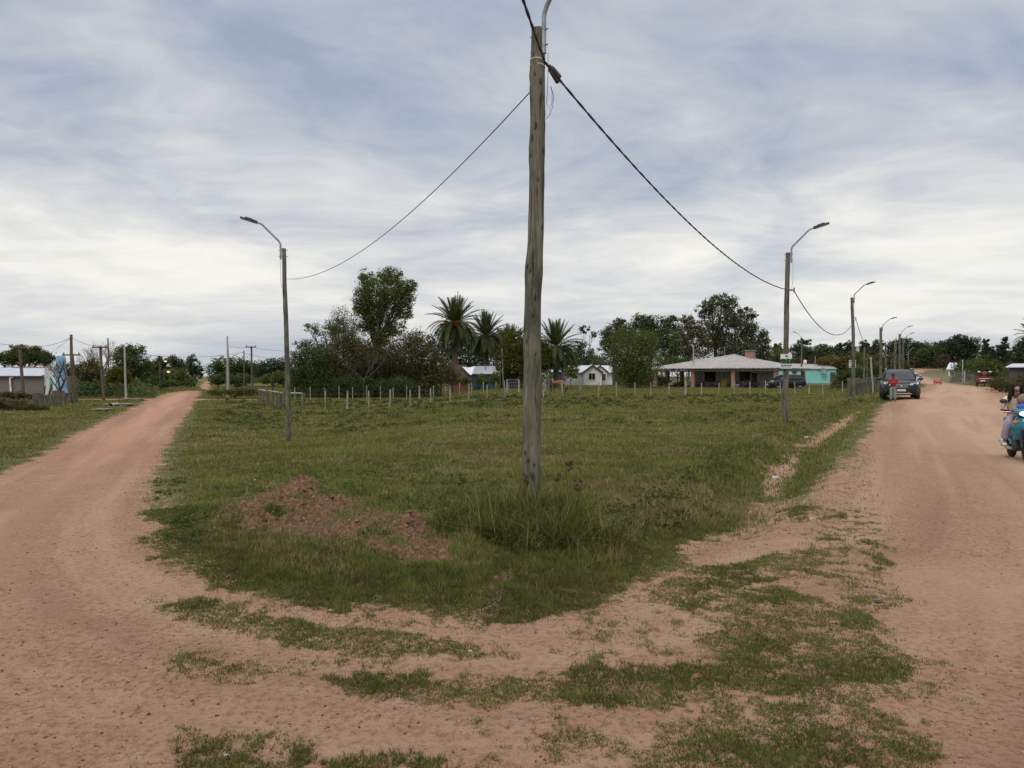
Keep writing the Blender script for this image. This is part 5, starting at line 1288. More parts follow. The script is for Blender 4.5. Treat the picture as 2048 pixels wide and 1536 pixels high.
for i in range(4): 
    a, b = cs[i], cs[(i + 1) % 4]
    n_ = 60 if i in (0, 1) else 2; vs = []; fs = []
    for j in range(n_ + 1):                    # corrugated lower edge
        p = a.lerp(b, j / n_); dz_ = .045 * (j % 2) if n_ > 2 else 0
        vs += [p + Vector((0, 0, dz_)), p + th_ + Vector((0, 0, dz_))]
    vs += [ap, ap + th_]; k_ = len(vs)
    for j in range(n_): fs += [(2 * j + 1, 2 * j + 3, k_ - 1), (2 * j + 2, 2 * j, k_ - 2), (2 * j, 2 * j + 2, 2 * j + 3, 2 * j + 1)]
    rm.add(vs, fs)
rf = rm.build('roof', ROOFG, vh)
ch = MB().box((ap.x + 2.3, ap.y - .2, zap + .1), (1.15, .9, .95)).build('chimney', BRICK, rf)
MB().box((ap.x + 2.3, ap.y - .2, zap + .64), (1.45, 1.15, .10)).build('chimney_cap', SLAB, ch)
rc = MB(); 
for i in (0, 1): rc.tube([cs[i] + th_ * 1.4, ap + th_ * 1.5], .06, 6)
rc.build('ridge_cap', ROOFW, rf)
# things stored on the veranda
W = lambda x, y, z=0.06: vh.matrix_basis @ Vector((x, y, z)) if False else (FRP - fd * L1) + fd * x + dd_ * y + Vector((0, 0, z))
RZ = math.atan2(fd.y, fd.x)
def put(name, lab, cat, x, y, mb, mt, grp=None, bev=0, z=.06):
    o = mb.build(name, mt, None, bev); o.location = W(x, y, z); o.rotation_euler = (0, 0, RZ); return tag(o, lab, cat, grp)
YEL = mat("yellow_sheet", (.42, .34, .06), (.33, .26, .05), .7, 3); BLUEP = mat("blue_plastic", (.07, .15, .24), (.05, .11, .18), .5, 4)
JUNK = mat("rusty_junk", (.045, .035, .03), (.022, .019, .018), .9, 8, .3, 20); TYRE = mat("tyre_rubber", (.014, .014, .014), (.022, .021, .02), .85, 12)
put('yellow_tank', 'yellow tank standing against the veranda wall between the middle pillars', 'tank', 9.4, 2.5, MB().lathe([(.05, 0), (.72, 0), (.76, .1), (.76, 1.15), (.6, 1.28), (.05, 1.32)], 18), YEL)
put('plastic_drum', 'blue plastic drum near the third pillar on the veranda', 'drum', 12.4, 1.0, MB().lathe([(.02, 0), (.28, 0), (.31, .08), (.29, .42), (.31, .48), (.29, .84), (.2, .9), (.02, .9)], 16), BLUEP, 'drums on the veranda')
put('plastic_drum', 'blue drum left of the second pillar on the veranda', 'drum', 5.0, 1.2, MB().lathe([(.02, 0), (.28, 0), (.31, .08), (.29, .42), (.31, .48), (.29, .84), (.2, .9), (.02, .9)], 16), BLUEP, 'drums on the veranda')
put('plastic_bucket', 'white bucket standing in front of the third pillar', 'bucket', 12.2, -.5, MB().lathe([(.02, 0), (.22, 0), (.27, .5), (.29, .5), (.29, .53), (.25, .53), (.2, .06), (.02, .06)], 16), WHITE, None, 0, -.02)
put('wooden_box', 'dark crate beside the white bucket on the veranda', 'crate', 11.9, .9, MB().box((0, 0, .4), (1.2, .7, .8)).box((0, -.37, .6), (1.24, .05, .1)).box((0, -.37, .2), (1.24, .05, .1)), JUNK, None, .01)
def junkheap(x, y, w_, h_, lab, seed):
    r_ = random.Random(seed); m_ = MB()
    o = thing('scrap_pile', lab, 'scrap pile', W(x, y), RZ, 'scrap piles on the veranda')
    for i in range(9):
        m_.M = Matrix.Translation((r_.uniform(-w_ / 2, w_ / 2), r_.uniform(-.3, .3), r_.uniform(.1, h_ * .55))) @ Matrix.Rotation(r_.uniform(0, 3), 4, 'Z') @ Matrix.Rotation(r_.uniform(-.5, .5), 4, 'X')
        m_.box((0, 0, 0), (r_.uniform(.3, .9), r_.uniform(.2, .6), r_.uniform(.1, .4)))
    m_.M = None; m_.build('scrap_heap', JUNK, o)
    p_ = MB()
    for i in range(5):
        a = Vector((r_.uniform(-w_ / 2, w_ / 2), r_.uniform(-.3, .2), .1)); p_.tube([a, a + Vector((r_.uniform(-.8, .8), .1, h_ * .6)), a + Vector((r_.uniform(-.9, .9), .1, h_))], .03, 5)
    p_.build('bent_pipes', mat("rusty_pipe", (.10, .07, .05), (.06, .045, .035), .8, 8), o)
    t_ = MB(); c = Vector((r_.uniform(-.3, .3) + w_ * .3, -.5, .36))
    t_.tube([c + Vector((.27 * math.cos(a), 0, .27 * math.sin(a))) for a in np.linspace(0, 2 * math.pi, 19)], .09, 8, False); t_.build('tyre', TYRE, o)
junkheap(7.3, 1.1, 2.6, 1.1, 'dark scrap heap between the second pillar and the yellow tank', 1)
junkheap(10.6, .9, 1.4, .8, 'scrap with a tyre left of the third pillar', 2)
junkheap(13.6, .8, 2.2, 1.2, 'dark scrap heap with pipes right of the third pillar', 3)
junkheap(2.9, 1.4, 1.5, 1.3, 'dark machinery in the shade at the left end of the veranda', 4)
# --- turquoise house behind
b = ground_at(1606, 138); zb = b.z
tq = thing('turquoise_house', 'small turquoise house with a grey sheet roof and a satellite dish', 'house', (at(1556, 740, 138).x, 138, zb), R(-6))
WT = (1668 - 1556) / F * 138; HT = at(0, 738, 138).z - zb
MB().box((WT / 2, 3, HT / 2), (WT, 6, HT)).build('wall', TURQ, tq)
MB().prism([(-.1, -.25, HT - .02), (WT + .1, -.25, HT - .02), (WT - .3, 3.6, HT + .75), (2.4, 3.6, HT + .95), (-.1, 3.0, HT + .55)], (0, .02, .10)).build('roof', ROOFG, tq)
MB().prism([(WT - .25, -.12, HT + .02), (WT + .12, -.12, HT + .02), (WT - .6, 3.9, HT + .82), (2.2, 3.9, HT + 1.02), (2.2, 3.9, HT + .86), (WT - .7, 3.9, HT + .66)], (0, .12, .05)).build('fascia', DWOOD, tq)
MB().box((WT * .94, -.04, HT * .46), (.85, .10, HT * .66)).build('door', mat("brown_door", (.10, .07, .055), (.07, .05, .04), .7, 4), tq)
MB().box((WT * .455, -.04, HT * .40), (.35, .10, HT * .55)).build('door', DWOOD, tq)
MB().box((WT * .5, -.06, .12), (WT * .98, .2, .24)).build('plinth', mat("earth_plinth", (.28, .18, .13), (.2, .13, .1), .95, 4), tq)
MB().lathe([(.02, 0), (.3, 0), (.3, .9), (.02, 1.0)], 12).build('roof_tank', WHITE, tq, loc=(WT * .85 - 3.0, 3.2, HT + .7))
ds = MB(); ds.M = Matrix.Translation((WT * .755, -.62, HT * .86)) @ Matrix.Rotation(R(62), 4, 'X') @ Matrix.Rotation(R(25), 4, 'Y')
ds.lathe([(.02, 0), (.25, .03), (.45, .10), (.60, .20), (.61, .21), (.45, .12), (.25, .05), (.02, .02)], 18); ds.M = None
do = ds.build('satellite_dish', mat("dish_grey", (.22, .23, .23), (.16, .17, .17), .6, 4), tq)
MB().tube([(WT * .755, -.05, HT * .62), (WT * .755, -.5, HT * .72), (WT * .755, -.6, HT * .84)], .04, 6).build('dish_arm', GALV, do)
# --- white gabled house
YW = 132; b = ground_at(1180, YW)
wk = YW / F
wh = thing('white_house', 'white house with two dark edged gables behind the brown horse', 'house', (at(1130, 0, YW).x, YW, b.z), 0)
def wx(u): return (u - 1130) * wk
def wz(v): return at(0, v, YW).z - b.z
hw = wz(745)
MB().box((wx(1180), 3.2, hw / 2), (wx(1229), 6.4, hw)).build('wall', WHITEW, wh)
rr_ = MB().prism([(wx(1128), -.35, hw - .02), (wx(1228), -.35, hw - .02), (wx(1228), 3.2, wz(731.5)), (wx(1128), 3.2, wz(731.5))], (0, .05, .1))
rr_.prism([(wx(1128), 3.26, wz(731.5)), (wx(1228), 3.26, wz(731.5)), (wx(1228), 6.8, hw), (wx(1128), 6.8, hw)], (0, .05, .1))
wrf = rr_.build('roof', ROOFW, wh)
def gable(u0, ua, u1, va, ve, yf, lab):
    g_ = MB().prism([(wx(u0), yf, 0), (wx(u1), yf, 0), (wx(u1), yf, wz(ve)), (wx(ua), yf, wz(va)), (wx(u0), yf, wz(ve))], (0, 3.2 - yf, 0))
    g_.build('gable_wall', WHITEW, wh)
    for (a, c_) in ((u0 - 3, ua), (u1 + 3, ua)):
        z0, z1 = wz(ve + 2), wz(va - .8); s_ = 1
        q = [(wx(a), yf - .25, z0), (wx(c_), yf - .25, z1), (wx(c_), yf - .25, z1 + .13), (wx(a), yf - .25, z0 + .13)]
        MB().prism(q, (0, 3.3 - yf, 0)).build('gable_roof', ROOFW, wh)
        q2 = [(x, yf - .31, z - .14) for (x, _, z) in q[:2]] + [(x, yf - .31, z + .0) for (x, _, z) in q[2:]]
        MB().prism(q2, (0, .055, 0)).build('fascia', DWOOD, wh)
gable(1186, 1199.5, 1214, 732.5, 743, -.5, '')
gable(1166, 1184, 1202, 731.5, 744, -1.5, '')
window(wh, wx(1182.5), wz(753), wx(1142.3), wz(747) - wz(759.5), -1.52, WHITE)
window(wh, wx(1207.5), wz(754), wx(1136.8), wz(748) - wz(760), -.52, WHITE)
MB().tube([(wx(1226), -.45, 0), (wx(1226), -.45, hw)], .07, 8).build('downpipe', WHITE, wh)
MB().box((wx(1219), -.7, wz(764)), (.9, .6, .9)).build('water_box', WHITE, wh)
b2_ = ground_at(1117, 126); k2 = 126 / F
ws = thing('grey_shed', 'low dark shed with a patched white roof left of the white house', 'shed', (at(1105, 0, 126).x, 126, b2_.z))
hs = at(0, 744, 126).z - b2_.z
MB().box((12 * k2, 1.6, hs / 2), (25 * k2, 3.2, hs)).build('wall', mat("grey_wall", (.12, .115, .11), (.085, .08, .078), .9, 3), ws)
MB().prism([(-.2, -.2, hs), (18 * k2, -.2, hs), (18 * k2, 3.2, hs + .75), (-.2, 3.2, hs + .75)], (0, .03, .1)).build('roof', ROOFW, ws)
MB().box((16 * k2, -.03, hs * .45), (5 * k2, .08, hs * .85)).build('door', DWOOD, ws)
# --- shacks under the palms
YS = 92; ks = YS / F
b = ground_at(915, YS); sk = thing('brick_shack', 'red brick shack with a sagging dark thatched roof', 'shack', (at(896, 0, YS).x, YS, b.z))
sz_ = lambda v: at(0, v, YS).z - b.z
MB().box((18 * ks, 1.5, sz_(757) / 2), (36 * ks, 3, sz_(757))).build('wall', REDB, sk)
MB().prism([(-.4, -.5, sz_(757) - .05), (48 * ks, -.6, sz_(760)), (36 * ks, 1.6, sz_(733)), (14 * ks, 1.6, sz_(731))], (0, .12, .16)).build('thatch_roof', THATCH, sk)
MB().box((7 * ks, -.03, sz_(757) * .45), (5 * ks, .1, sz_(757) * .7)).build('door', DWOOD, sk)
MB().tube([(37 * ks, -.7, -.1), (33 * ks, -.6, sz_(756))], .06, 6).build('prop', DWOOD, sk)
tp_ = MB(); g_ = 8; vs = []; fs = []
P0, P1, P2, P3 = [Vector(((u_ - 896) * ks, y_, sz_(v_))) for (u_, v_, y_) in ((922, 736.5, 1.25), (948, 735.5, 1.3), (944, 752.5, -.7), (936, 749, -.72))]
for i in range(g_ + 1):
    for j in range(g_ + 1):
        s_, q = i / g_, j / g_; p = (P0.lerp(P1, s_)).lerp(P3.lerp(P2, s_), q); p.z += .20 - .10 * math.sin(s_ * math.pi) + .02 * math.sin(9 * s_ + 5 * q); vs.append(p)
n_ = len(vs); vs += [p + Vector((0, .01, -.02)) for p in vs]
for i in range(g_):
    for j in range(g_):
        a = i * (g_ + 1) + j; fs += [(a, a + 1, a + g_ + 2, a + g_ + 1), (n_ + a + g_ + 1, n_ + a + g_ + 2, n_ + a + 1, n_ + a)]
o = MB().add(vs, fs, True).build('tarpaulin', TARP, None); o.location = sk.location; tag(o, 'white tarpaulin hanging over the edge of the dark thatched roof', 'tarpaulin')
YT = 97; kt = YT / F; b = ground_at(970, YT)
ts = thing('teal_shed', 'teal boarded shed with a bright white sheet roof', 'shed', (at(946, 0, YT).x, YT, b.z)); tz = lambda v: at(0, v, YT).z - b.z
MB().box((22 * kt, 1.6, tz(748) / 2), (44 * kt, 3.2, tz(748))).build('wall', TEAL, ts)
MB().prism([(-.1, -.3, tz(748)), (46 * kt, -.3, tz(748)), (43 * kt, 3.0, tz(733)), (.8 * kt, 3.0, tz(733))], (0, .03, .09)).build('roof', ROOFW, ts)
MB().box((10 * kt, -.04, tz(748) * .45), (7 * kt, .09, tz(748) * .8)).build('door', NAVY, ts)
MB().tube([(24 * kt, 1.5, tz(740)), (24 * kt, 1.5, tz(729))], .07, 8).build('chimney_pipe', GALV, ts)
b = ground_at(1020, YT + 3); ns = thing('blue_shed', 'dark blue boarded shed behind the big pole with a flat pale roof edge', 'shed', (at(1001, 0, YT + 3).x, YT + 3, b.z)); nz = lambda v: at(0, v, YT + 3).z - b.z
MB().box((18 * kt, 1.4, nz(747) / 2), (36 * kt, 2.8, nz(747))).build('wall', NAVY, ns)
MB().prism([(-.3, -.5, nz(747)), (38 * kt, -.5, nz(747)), (38 * kt, 3, nz(743)), (-.3, 3, nz(743))], (0, .02, .08)).build('roof', ROOFG, ns)
MB().box((27 * kt, -.04, nz(747) * .45), (6 * kt, .09, nz(747) * .85)).build('door', TEAL, ns)
# --- left block house, blue slab, green prop
YB = 66; kb = YB / F; b = ground_at(40, YB)
bh = thing('block_house', 'grey concrete block house with a pale sloping sheet roof and a white pipe', 'house', (at(82, 0, YB).x, YB, b.z)); bz = lambda v: at(0, v, YB).z - b.z; bx_ = lambda u: (u - 82) * kb
he = bz(752)
MB().box((bx_(82 - 65), 2.5, he / 2), (130 * kb, 5, he)).build('wall', BLOCK, bh)
MB().prism([(bx_(-50), -.3, he), (bx_(82.5), -.3, he), (bx_(80), 3.4, bz(736)), (bx_(-50), 3.4, bz(736))], (0, .03, .07)).build('roof', corrug("pale_blue_roof", (.50, .53, .57), (.42, .44, .48), 10), bh)
rt = MB()
for i in range(16): rt.tube([(bx_(-30 + i * 7), 3.3, bz(735.5)), (bx_(-26 + i * 7), 3.3, bz(735))], .14, 8)
rt.build('ridge_tiles', mat("terracotta", (.33, .22, .17), (.25, .17, .13), .9, 6), bh)
MB().tube([(bx_(24), -.12, bz(754.5)), (bx_(19), -.14, bz(754.5)), (bx_(17.6), -.14, bz(756)), (bx_(19), -.14, bz(793)), (bx_(23), -.14, bz(794))], .075, 10).build('pipe', WHITE, bh)
MB().box((bx_(41), -.05, bz(785.5)), (.28, .12, .10)).build('vent', WHITE, bh)
wgb = MB().prism([(bx_(82.5), .1, 0), (bx_(107), .4, 0), (bx_(107), .4, bz(734)), (bx_(105), .4, bz(733)), (bx_(82.5), .1, bz(737.5))], (0, .5, 0)); wgb.build('gable_wall', mat("pale_wall", (.74, .735, .71), (.60, .60, .58), .9, 1.2), bh)
gp = thing('green_prop', 'turquoise green flared prop in front of the white gable wall', 'prop', ground_at(100, 62)); 
gk = 62 / F; gzt = at(0, 756, 62).z - gp.location.z
MB().prism([(-5 * gk, 0, 0), (6 * gk, 0, 0), (3 * gk, 0, gzt * .55), (1.6 * gk, 0, gzt), (-1.2 * gk, 0, gzt), (-1.5 * gk, 0, gzt * .55)], (0, .18, 0)).build('panel', mat("aqua_paint", (.14, .40, .36), (.10, .31, .28), .7, 4), gp)
bs_ = thing('blue_slab', 'tall pale blue slab with a rounded top standing beside the block house', 'slab', ground_at(118, 64)); sk_ = 64 / F; zt_ = at(0, 711, 64).z - bs_.location.z
ol = [(-8.5, 0), (13, 0), (12, .16), (8.6, .30), (8.0, .55), (7.4, .93), (6, .985), (3, 1.0), (-3, 1.0), (-5.6, .985), (-6.8, .93), (-7.2, .4)]
MB().prism([(x * sk_, 0, z * zt_) for x, z in ol], (0, .55, 0)).build('slab', mat("sky_blue_paint", (.25, .42, .60), (.19, .34, .51), .6, 1.5), bs_, .06)
MB().box((1 * sk_, -.3, .45), (22 * sk_, .4, .9)).build('brick_base', REDB, bs_)
# --- small white roofed sheds far right
for (u0, u1, v0, v1, Y, lab) in ((1996, 2024, 711, 717, 165, 'far shed with a pale roof between the cypresses'), (2016, 2075, 728, 735, 110, 'open shed with a bright white roof at the right edge'), (1896, 1912, 726, 739, 150, 'tiny white hut half hidden by the island bush')):
    b = ground_at((u0 + u1) / 2, Y); k_ = Y / F; o = thing('shed', lab, 'shed', (at(u0, 740, Y).x, Y, b.z), -math.atan2(b.x, Y)); W_ = (u1 - u0) * k_; h0 = at(0, v1, Y).z - b.z; h1 = at(0, v0, Y).z - b.z
    MB().box((W_ / 2, 1.6, h0 / 2), (W_ * .95, 3, h0)).build('wall', WHITEW if u0 == 1896 else mat("shed_boards", (.10, .09, .075), (.07, .06, .05), .9, 4), o)
    MB().prism([(-.3, -.4, h0), (W_ + .3, -.4, h0), (W_ * .92, 3.2, h1), (W_ * .12, 3.2, h1)], (0, .03, .1)).build('roof', ROOFW, o)
    MB().box((W_ * .4, .06, h0 * .42), (min(.9, W_ * .3), .1, h0 * .8)).build('door', DWOOD, o)
# ================================================================== VEHICLES, PEOPLE, HORSE
BLACKP = mat("black_car_paint", (.010, .011, .013), (.010, .011, .012), .32, 3, spec=.35, coat=.15)
CHROME = mat("chrome_trim", (.62, .63, .64), (.5, .51, .52), .22, 5, metal=.9)
GLASS = mat("car_glass", (.018, .022, .024), (.026, .03, .032), .10, 2, spec=.5)
PLASTIC = mat("black_plastic", (.018, .018, .019), (.026, .026, .027), .6, 10)
LENS = mat("headlamp_lens", (.55, .57, .60), (.40, .42, .45), .12, 4)
PLATE = mat("plate_white", (.60, .60, .58), (.5, .5, .48), .5, 4)
def wheel(parent, x, y, r_, w_, rim=CHROME, axis='X', tyre=None, spokes=5):
    n = 22
    M = Matrix.Translation((x, y, r_)) @ Matrix.Rotation(R(90), 4, 'Y')
    t_ = MB(); t_.lathe([(r_ * .62, -w_ / 2), (r_ * .92, -w_ / 2), (r_, -w_ * .32), (r_, w_ * .32), (r_ * .92, w_ / 2), (r_ * .62, w_ / 2), (r_ * .60, 0), (r_ * .62, -w_ / 2)], n, M)
    wo = t_.build('wheel', tyre or TYRE, parent)
    m_ = MB(); s_ = 1 if x >= 0 else -1
    m_.lathe([(r_ * .57, -w_ * .36), (r_ * .61, -w_ * .36), (r_ * .61, w_ * .36), (r_ * .57, w_ * .36)], n, M)
    for zf_ in (w_ * .30 * s_,):
        m_.lathe([(.01, zf_ - .01), (r_ * .16, zf_ - .01), (r_ * .16, zf_ + .012), (.01, zf_ + .012)], 12, M)
        for k in range(spokes):
            a = 2 * math.pi * k / spokes; m_.M = M @ Matrix.Rotation(a, 4, 'Z'); m_.box((r_ * .36, 0, zf_), (r_ * .48, r_ * .15, .02)); m_.M = None
    m_.build('rim', rim, wo)
    return wo
def loft(stations, smooth=True):
    """stations: (y, [(x, z)...]) half profiles from bottom centre outward and up to top centre; mirrored"""
    m_ = MB(); vs = []; fs = []; k = None
    for (y, pr) in stations:
        full = [(x, z) for x, z in pr] + [(-x, z) for x, z in reversed(pr[1:-1])]
        k = len(full); vs += [(x, y, z) for x, z in full]
    for i in range(len(stations) - 1):
        for j in range(k):
            j2 = (j + 1) % k; fs.append((i * k + j, (i + 1) * k + j, (i + 1) * k + j2, i * k + j2))
    fs.append(tuple(range(k))); fs.append(tuple(range((len(stations) - 1) * k + k - 1, (len(stations) - 1) * k - 1, -1)))
    return m_.add(vs, fs, smooth)
def suv(name, label, loc, rz, s_=1.0, paint=BLACKP, group=None, rimm=CHROME):
    """front faces local -Y"""
    o = thing(name, label, 'car', loc, rz, group); o.scale = (s_, s_, s_)
    def pf(wb, wm, wt, zb, zm, zs, zt):       # lower, waist and shoulder widths / heights, top
        return [(0, zb), (wb * .92, zb), (wb, zb + .08), (wm, zm), (wt * 1.0, zs), (wt * .86, zt - .015), (0, zt)]
    body = loft([(-2.30, pf(.70, .78, .70, .36, .55, .74, .82)), (-2.20, pf(.84, .90, .80, .28, .56, .84, .93)), (-2.02, pf(.90, .945, .88, .26, .60, .93, 1.02)), (-1.60, pf(.92, .95, .90, .26, .66, .98, 1.06)),
                 (-1.05, pf(.92, .95, .91, .26, .68, 1.0, 1.10)), (0, pf(.92, .95, .92, .26, .70, 1.02, 1.10)), (1.4, pf(.92, .95, .92, .28, .70, 1.04, 1.12)), (2.1, pf(.88, .93, .88, .34, .72, 1.04, 1.10)), (2.28, pf(.80, .86, .80, .42, .70, .98, 1.02))])
    body.build('body', paint, o)
    def cf(w0, z0, w1, z1, wt, zt): return [(0, z0), (w0, z0), (w1, z1), (wt, zt - .03), (wt * .75, zt), (0, zt + .015)]
    cab = loft([(-1.18, cf(.80, 1.04, .80, 1.06, .78, 1.10)), (-.55, cf(.86, 1.04, .85, 1.14, .66, 1.56)), (-.25, cf(.87, 1.04, .86, 1.14, .66, 1.66)), (.9, cf(.87, 1.04, .86, 1.14, .66, 1.70)), (1.75, cf(.86, 1.04, .84, 1.14, .63, 1.64)), (2.12, cf(.82, 1.04, .80, 1.12, .70, 1.22))])
    cab.build('cabin', paint, o)
    ws_ = MB().prism([(-.765, -1.15, 1.115), (.765, -1.15, 1.115), (.66, -.60, 1.535), (-.66, -.60, 1.535)], (0, -.03, .02)); ws_.build('windshield', GLASS, o)
    for sx in (-1, 1):
        MB().prism([(sx * .868, -.75, 1.16), (sx * .868, .45, 1.16), (sx * .72, .45, 1.58), (sx * .715, -.30, 1.57)], (sx * .012, 0, .006)).build('side_window', GLASS, o)
        MB().prism([(sx * .868, .52, 1.16), (sx * .862, 1.55, 1.18), (sx * .72, 1.45, 1.57), (sx * .72, .52, 1.58)], (sx * .012, 0, .006)).build('side_window', GLASS, o)
        h_ = MB().prism([(sx * .40, -2.235, .80), (sx * .62, -2.235, .79), (sx * .86, -2.11, .88), (sx * .87, -1.98, .98), (sx * .72, -2.14, .955), (sx * .42, -2.225, .875)], (0, -.045, .02)); hl = h_.build('headlight', LENS, o)
        MB().ball((sx * .66, -2.27, .875), (.075, .03, .05), 10, 6).build('lamp_lens', PLASTIC, hl)
        mr = MB().ball((sx * 1.07, -.72, 1.16), (.135, .07, .085), 12, 8); mr.tube([(sx * .88, -.74, 1.08), (sx * 1.0, -.72, 1.12)], .03, 6); mr.build('mirror', PLASTIC, o)
        MB().box((sx * .66, -2.265, .53), (.34, .06, .028)).build('chrome_strip', CHROME, o)
        MB().box((sx * .66, -2.24, .46), (.30, .06, .09)).build('fog_lamp', PLASTIC, o)
        MB().tube([(sx * .66, -.30, 1.70), (sx * .66, -.15, 1.745), (sx * .66, 1.3, 1.755), (sx * .64, 1.5, 1.70)], .025, 6).build('roof_rail', CHROME, o)
        MB().tube([(sx * .80, -1.42, .62)] + [(sx * .945, -1.42 + .46 * math.cos(a), .36 + .46 * math.sin(a)) for a in np.linspace(0, math.pi, 12)], .035, 6).build('wheel_arch', PLASTIC, o)
    g_ = MB().box((0, -2.265, .745), (.72, .07, .19)); go = g_.build('grille', PLASTIC, o)
    s2 = MB()
    for z in (.69, .745, .80): s2.box((0, -2.305, z), (.68, .015, .018))
    s2.box((0, -2.30, .855), (.84, .03, .025)); s2.build('grille_bar', CHROME, go)
    MB().ball((0, -2.315, .76), (.06, .015, .045), 10, 6).build('emblem', CHROME, go)
    MB().box((0, -2.325, .545), (.44, .02, .12)).build('number_plate', PLATE, o)
    MB().box((0, -2.29, .44), (.86, .05, .10)).build('lower_grille', PLASTIC, o)
    MB().prism([(-.55, -2.29, .33), (.55, -2.29, .33), (.42, -2.29, .385), (-.42, -2.29, .385)], (0, -.035, 0)).build('skid_plate', CHROME, o)
    for y in (-1.42, 1.40):
        for x in (-.83, .83): wheel(o, x, y, .37, .25, rimm)
    return o
SP = P(1797, 800)
sc_ = (70 / F * SP.y) / 1.93
suv_yaw = math.atan2(-SP.x, SP.y)
car = suv('parked_car', 'black sport utility car facing the camera parked on the dirt road edge', Vector((SP.x, SP.y + 2.4, gz(SP.x + 1.1, SP.y + 2.4))) + Vector((1.15, 0, 0)), suv_yaw * 0.88, sc_)
car.location = Vector((SP.x + 1.12 * sc_, SP.y + 2.2 * sc_, gz(SP.x + 1.0, SP.y + 2.0) + .0))
# dark car half behind the veranda pillars, seen from its side
c_ = W(L1 - 1.0, -2.3, 0); dk = suv('parked_car', 'dark station car parked side on beside the right veranda pillars', Vector((c_.x, c_.y, gz(c_.x, c_.y))), R(-62), 1.08, mat("dark_blue_paint", (.010, .010, .014), (.014, .014, .019), .35, 3, spec=.35, coat=.1), None, PLATE)
q_ = ground_at(1570, 99); dk.location = q_; dk.rotation_euler = (0, 0, R(-78))
pc = ground_at(1815, 88); suv('parked_car', 'pale silver car almost hidden behind the black car', Vector((pc.x + .5, pc.y, pc.z)), suv_yaw, .85, mat("silver_paint", (.52, .53, .54), (.45, .46, .47), .3, 3, metal=.4))
# --- skinned bodies
def skin(name, joints, edges, mt, parent=None, root=0, sub=2, merge=None):
    """joints: name -> (xyz, radius or (rx, ry)); grown into one continuous surface"""
    keys = list(joints); me = bpy.data.meshes.new(name)
    me.from_pydata([joints[k][0] for k in keys], [(keys.index(a), keys.index(b)) for a, b in edges], [])
    tmp = bpy.data.objects.new(name, me); COL.objects.link(tmp)
    m1 = tmp.modifiers.new('skin', 'SKIN'); m1.use_smooth_shade = True; m1.branch_smoothing = .3
    if not me.skin_vertices: me.attributes.new('x', 'FLOAT', 'POINT')
    sv = me.skin_vertices[0].data if me.skin_vertices else None
    for i, k in enumerate(keys):
        r_ = joints[k][1]; r_ = r_ if hasattr(r_, '__len__') else (r_, r_)
        sv[i].radius = r_; sv[i].use_root = (i == root)
    m2 = tmp.modifiers.new('sub', 'SUBSURF'); m2.levels = sub; m2.render_levels = sub
    dg = bpy.context.evaluated_depsgraph_get(); nm = bpy.data.meshes.new_from_object(tmp.evaluated_get(dg))
    bpy.data.objects.remove(tmp); nm.name = name; nm.materials.clear(); nm.materials.append(mt)
    nm.polygons.foreach_set('use_smooth', np.ones(len(nm.polygons), bool))
    o = bpy.data.objects.new(name, nm); COL.objects.link(o)
    if parent: o.parent = parent
    return o
def chain(*ks): return [(ks[i], ks[i + 1]) for i in range(len(ks) - 1)]
SKIN = mat("skin_tan", (.34, .19, .13), (.29, .155, .105), .6, 6); SKIN2 = mat("skin_dark_tan", (.17, .095, .065), (.14, .078, .052), .6, 6)
HAIR = mat("black_hair", (.010, .007, .006), (.016, .012, .010), .7, 30, spec=.2); EYE = mat("eye_dark", (.02, .015, .012), (.03, .02, .02), .3, 5); LIP = mat("lip", (.22, .085, .075), (.2, .08, .07), .5, 5)
def hand(J, E, wrist, wpos, dirv, side, s_, key):
    """palm with five separate bent fingers growing from the wrist"""
    d = Vector(dirv).normalized(); up = Vector((0, 0, 1)); lat = d.cross(up); lat = lat.normalized() if lat.length > .1 else Vector((1, 0, 0)); nn = lat.cross(d)
    w_ = Vector(wpos); p = w_ + d * .045 * s_
    J[key + 'palm'] = (tuple(p), (.026 * s_, .018 * s_)); E += [(wrist, key + 'palm')]
    for i, (l, off) in enumerate(((.070, -.030), (.080, -.010), (.074, .010), (.058, .029))):
        b_ = p + d * .045 * s_ + lat * off * s_; m_ = b_ + (d * .75 - nn * .35) * l * .5 * s_; e_ = m_ + (d * .35 - nn * .9).normalized() * l * .5 * s_
        for n_, q, rr_ in (('a', b_, .0095), ('b', m_, .0085), ('c', e_, .007)): J[f'{key}f{i}{n_}'] = (tuple(q), rr_ * s_)
        E += [(key + 'palm', f'{key}f{i}a')] + chain(f'{key}f{i}a', f'{key}f{i}b', f'{key}f{i}c')
    t0 = w_ + d * .03 * s_ + lat * side * .032 * s_; t1 = t0 + (d * .7 + lat * side * .6).normalized() * .04 * s_; t2 = t1 + (d * .9 - nn * .2).normalized() * .03 * s_
    J[key + 't0'] = (tuple(t0), .011 * s_); J[key + 't1'] = (tuple(t1), .0095 * s_); J[key + 't2'] = (tuple(t2), .008 * s_)
    E += [(wrist, key + 't0')] + chain(key + 't0', key + 't1', key + 't2')
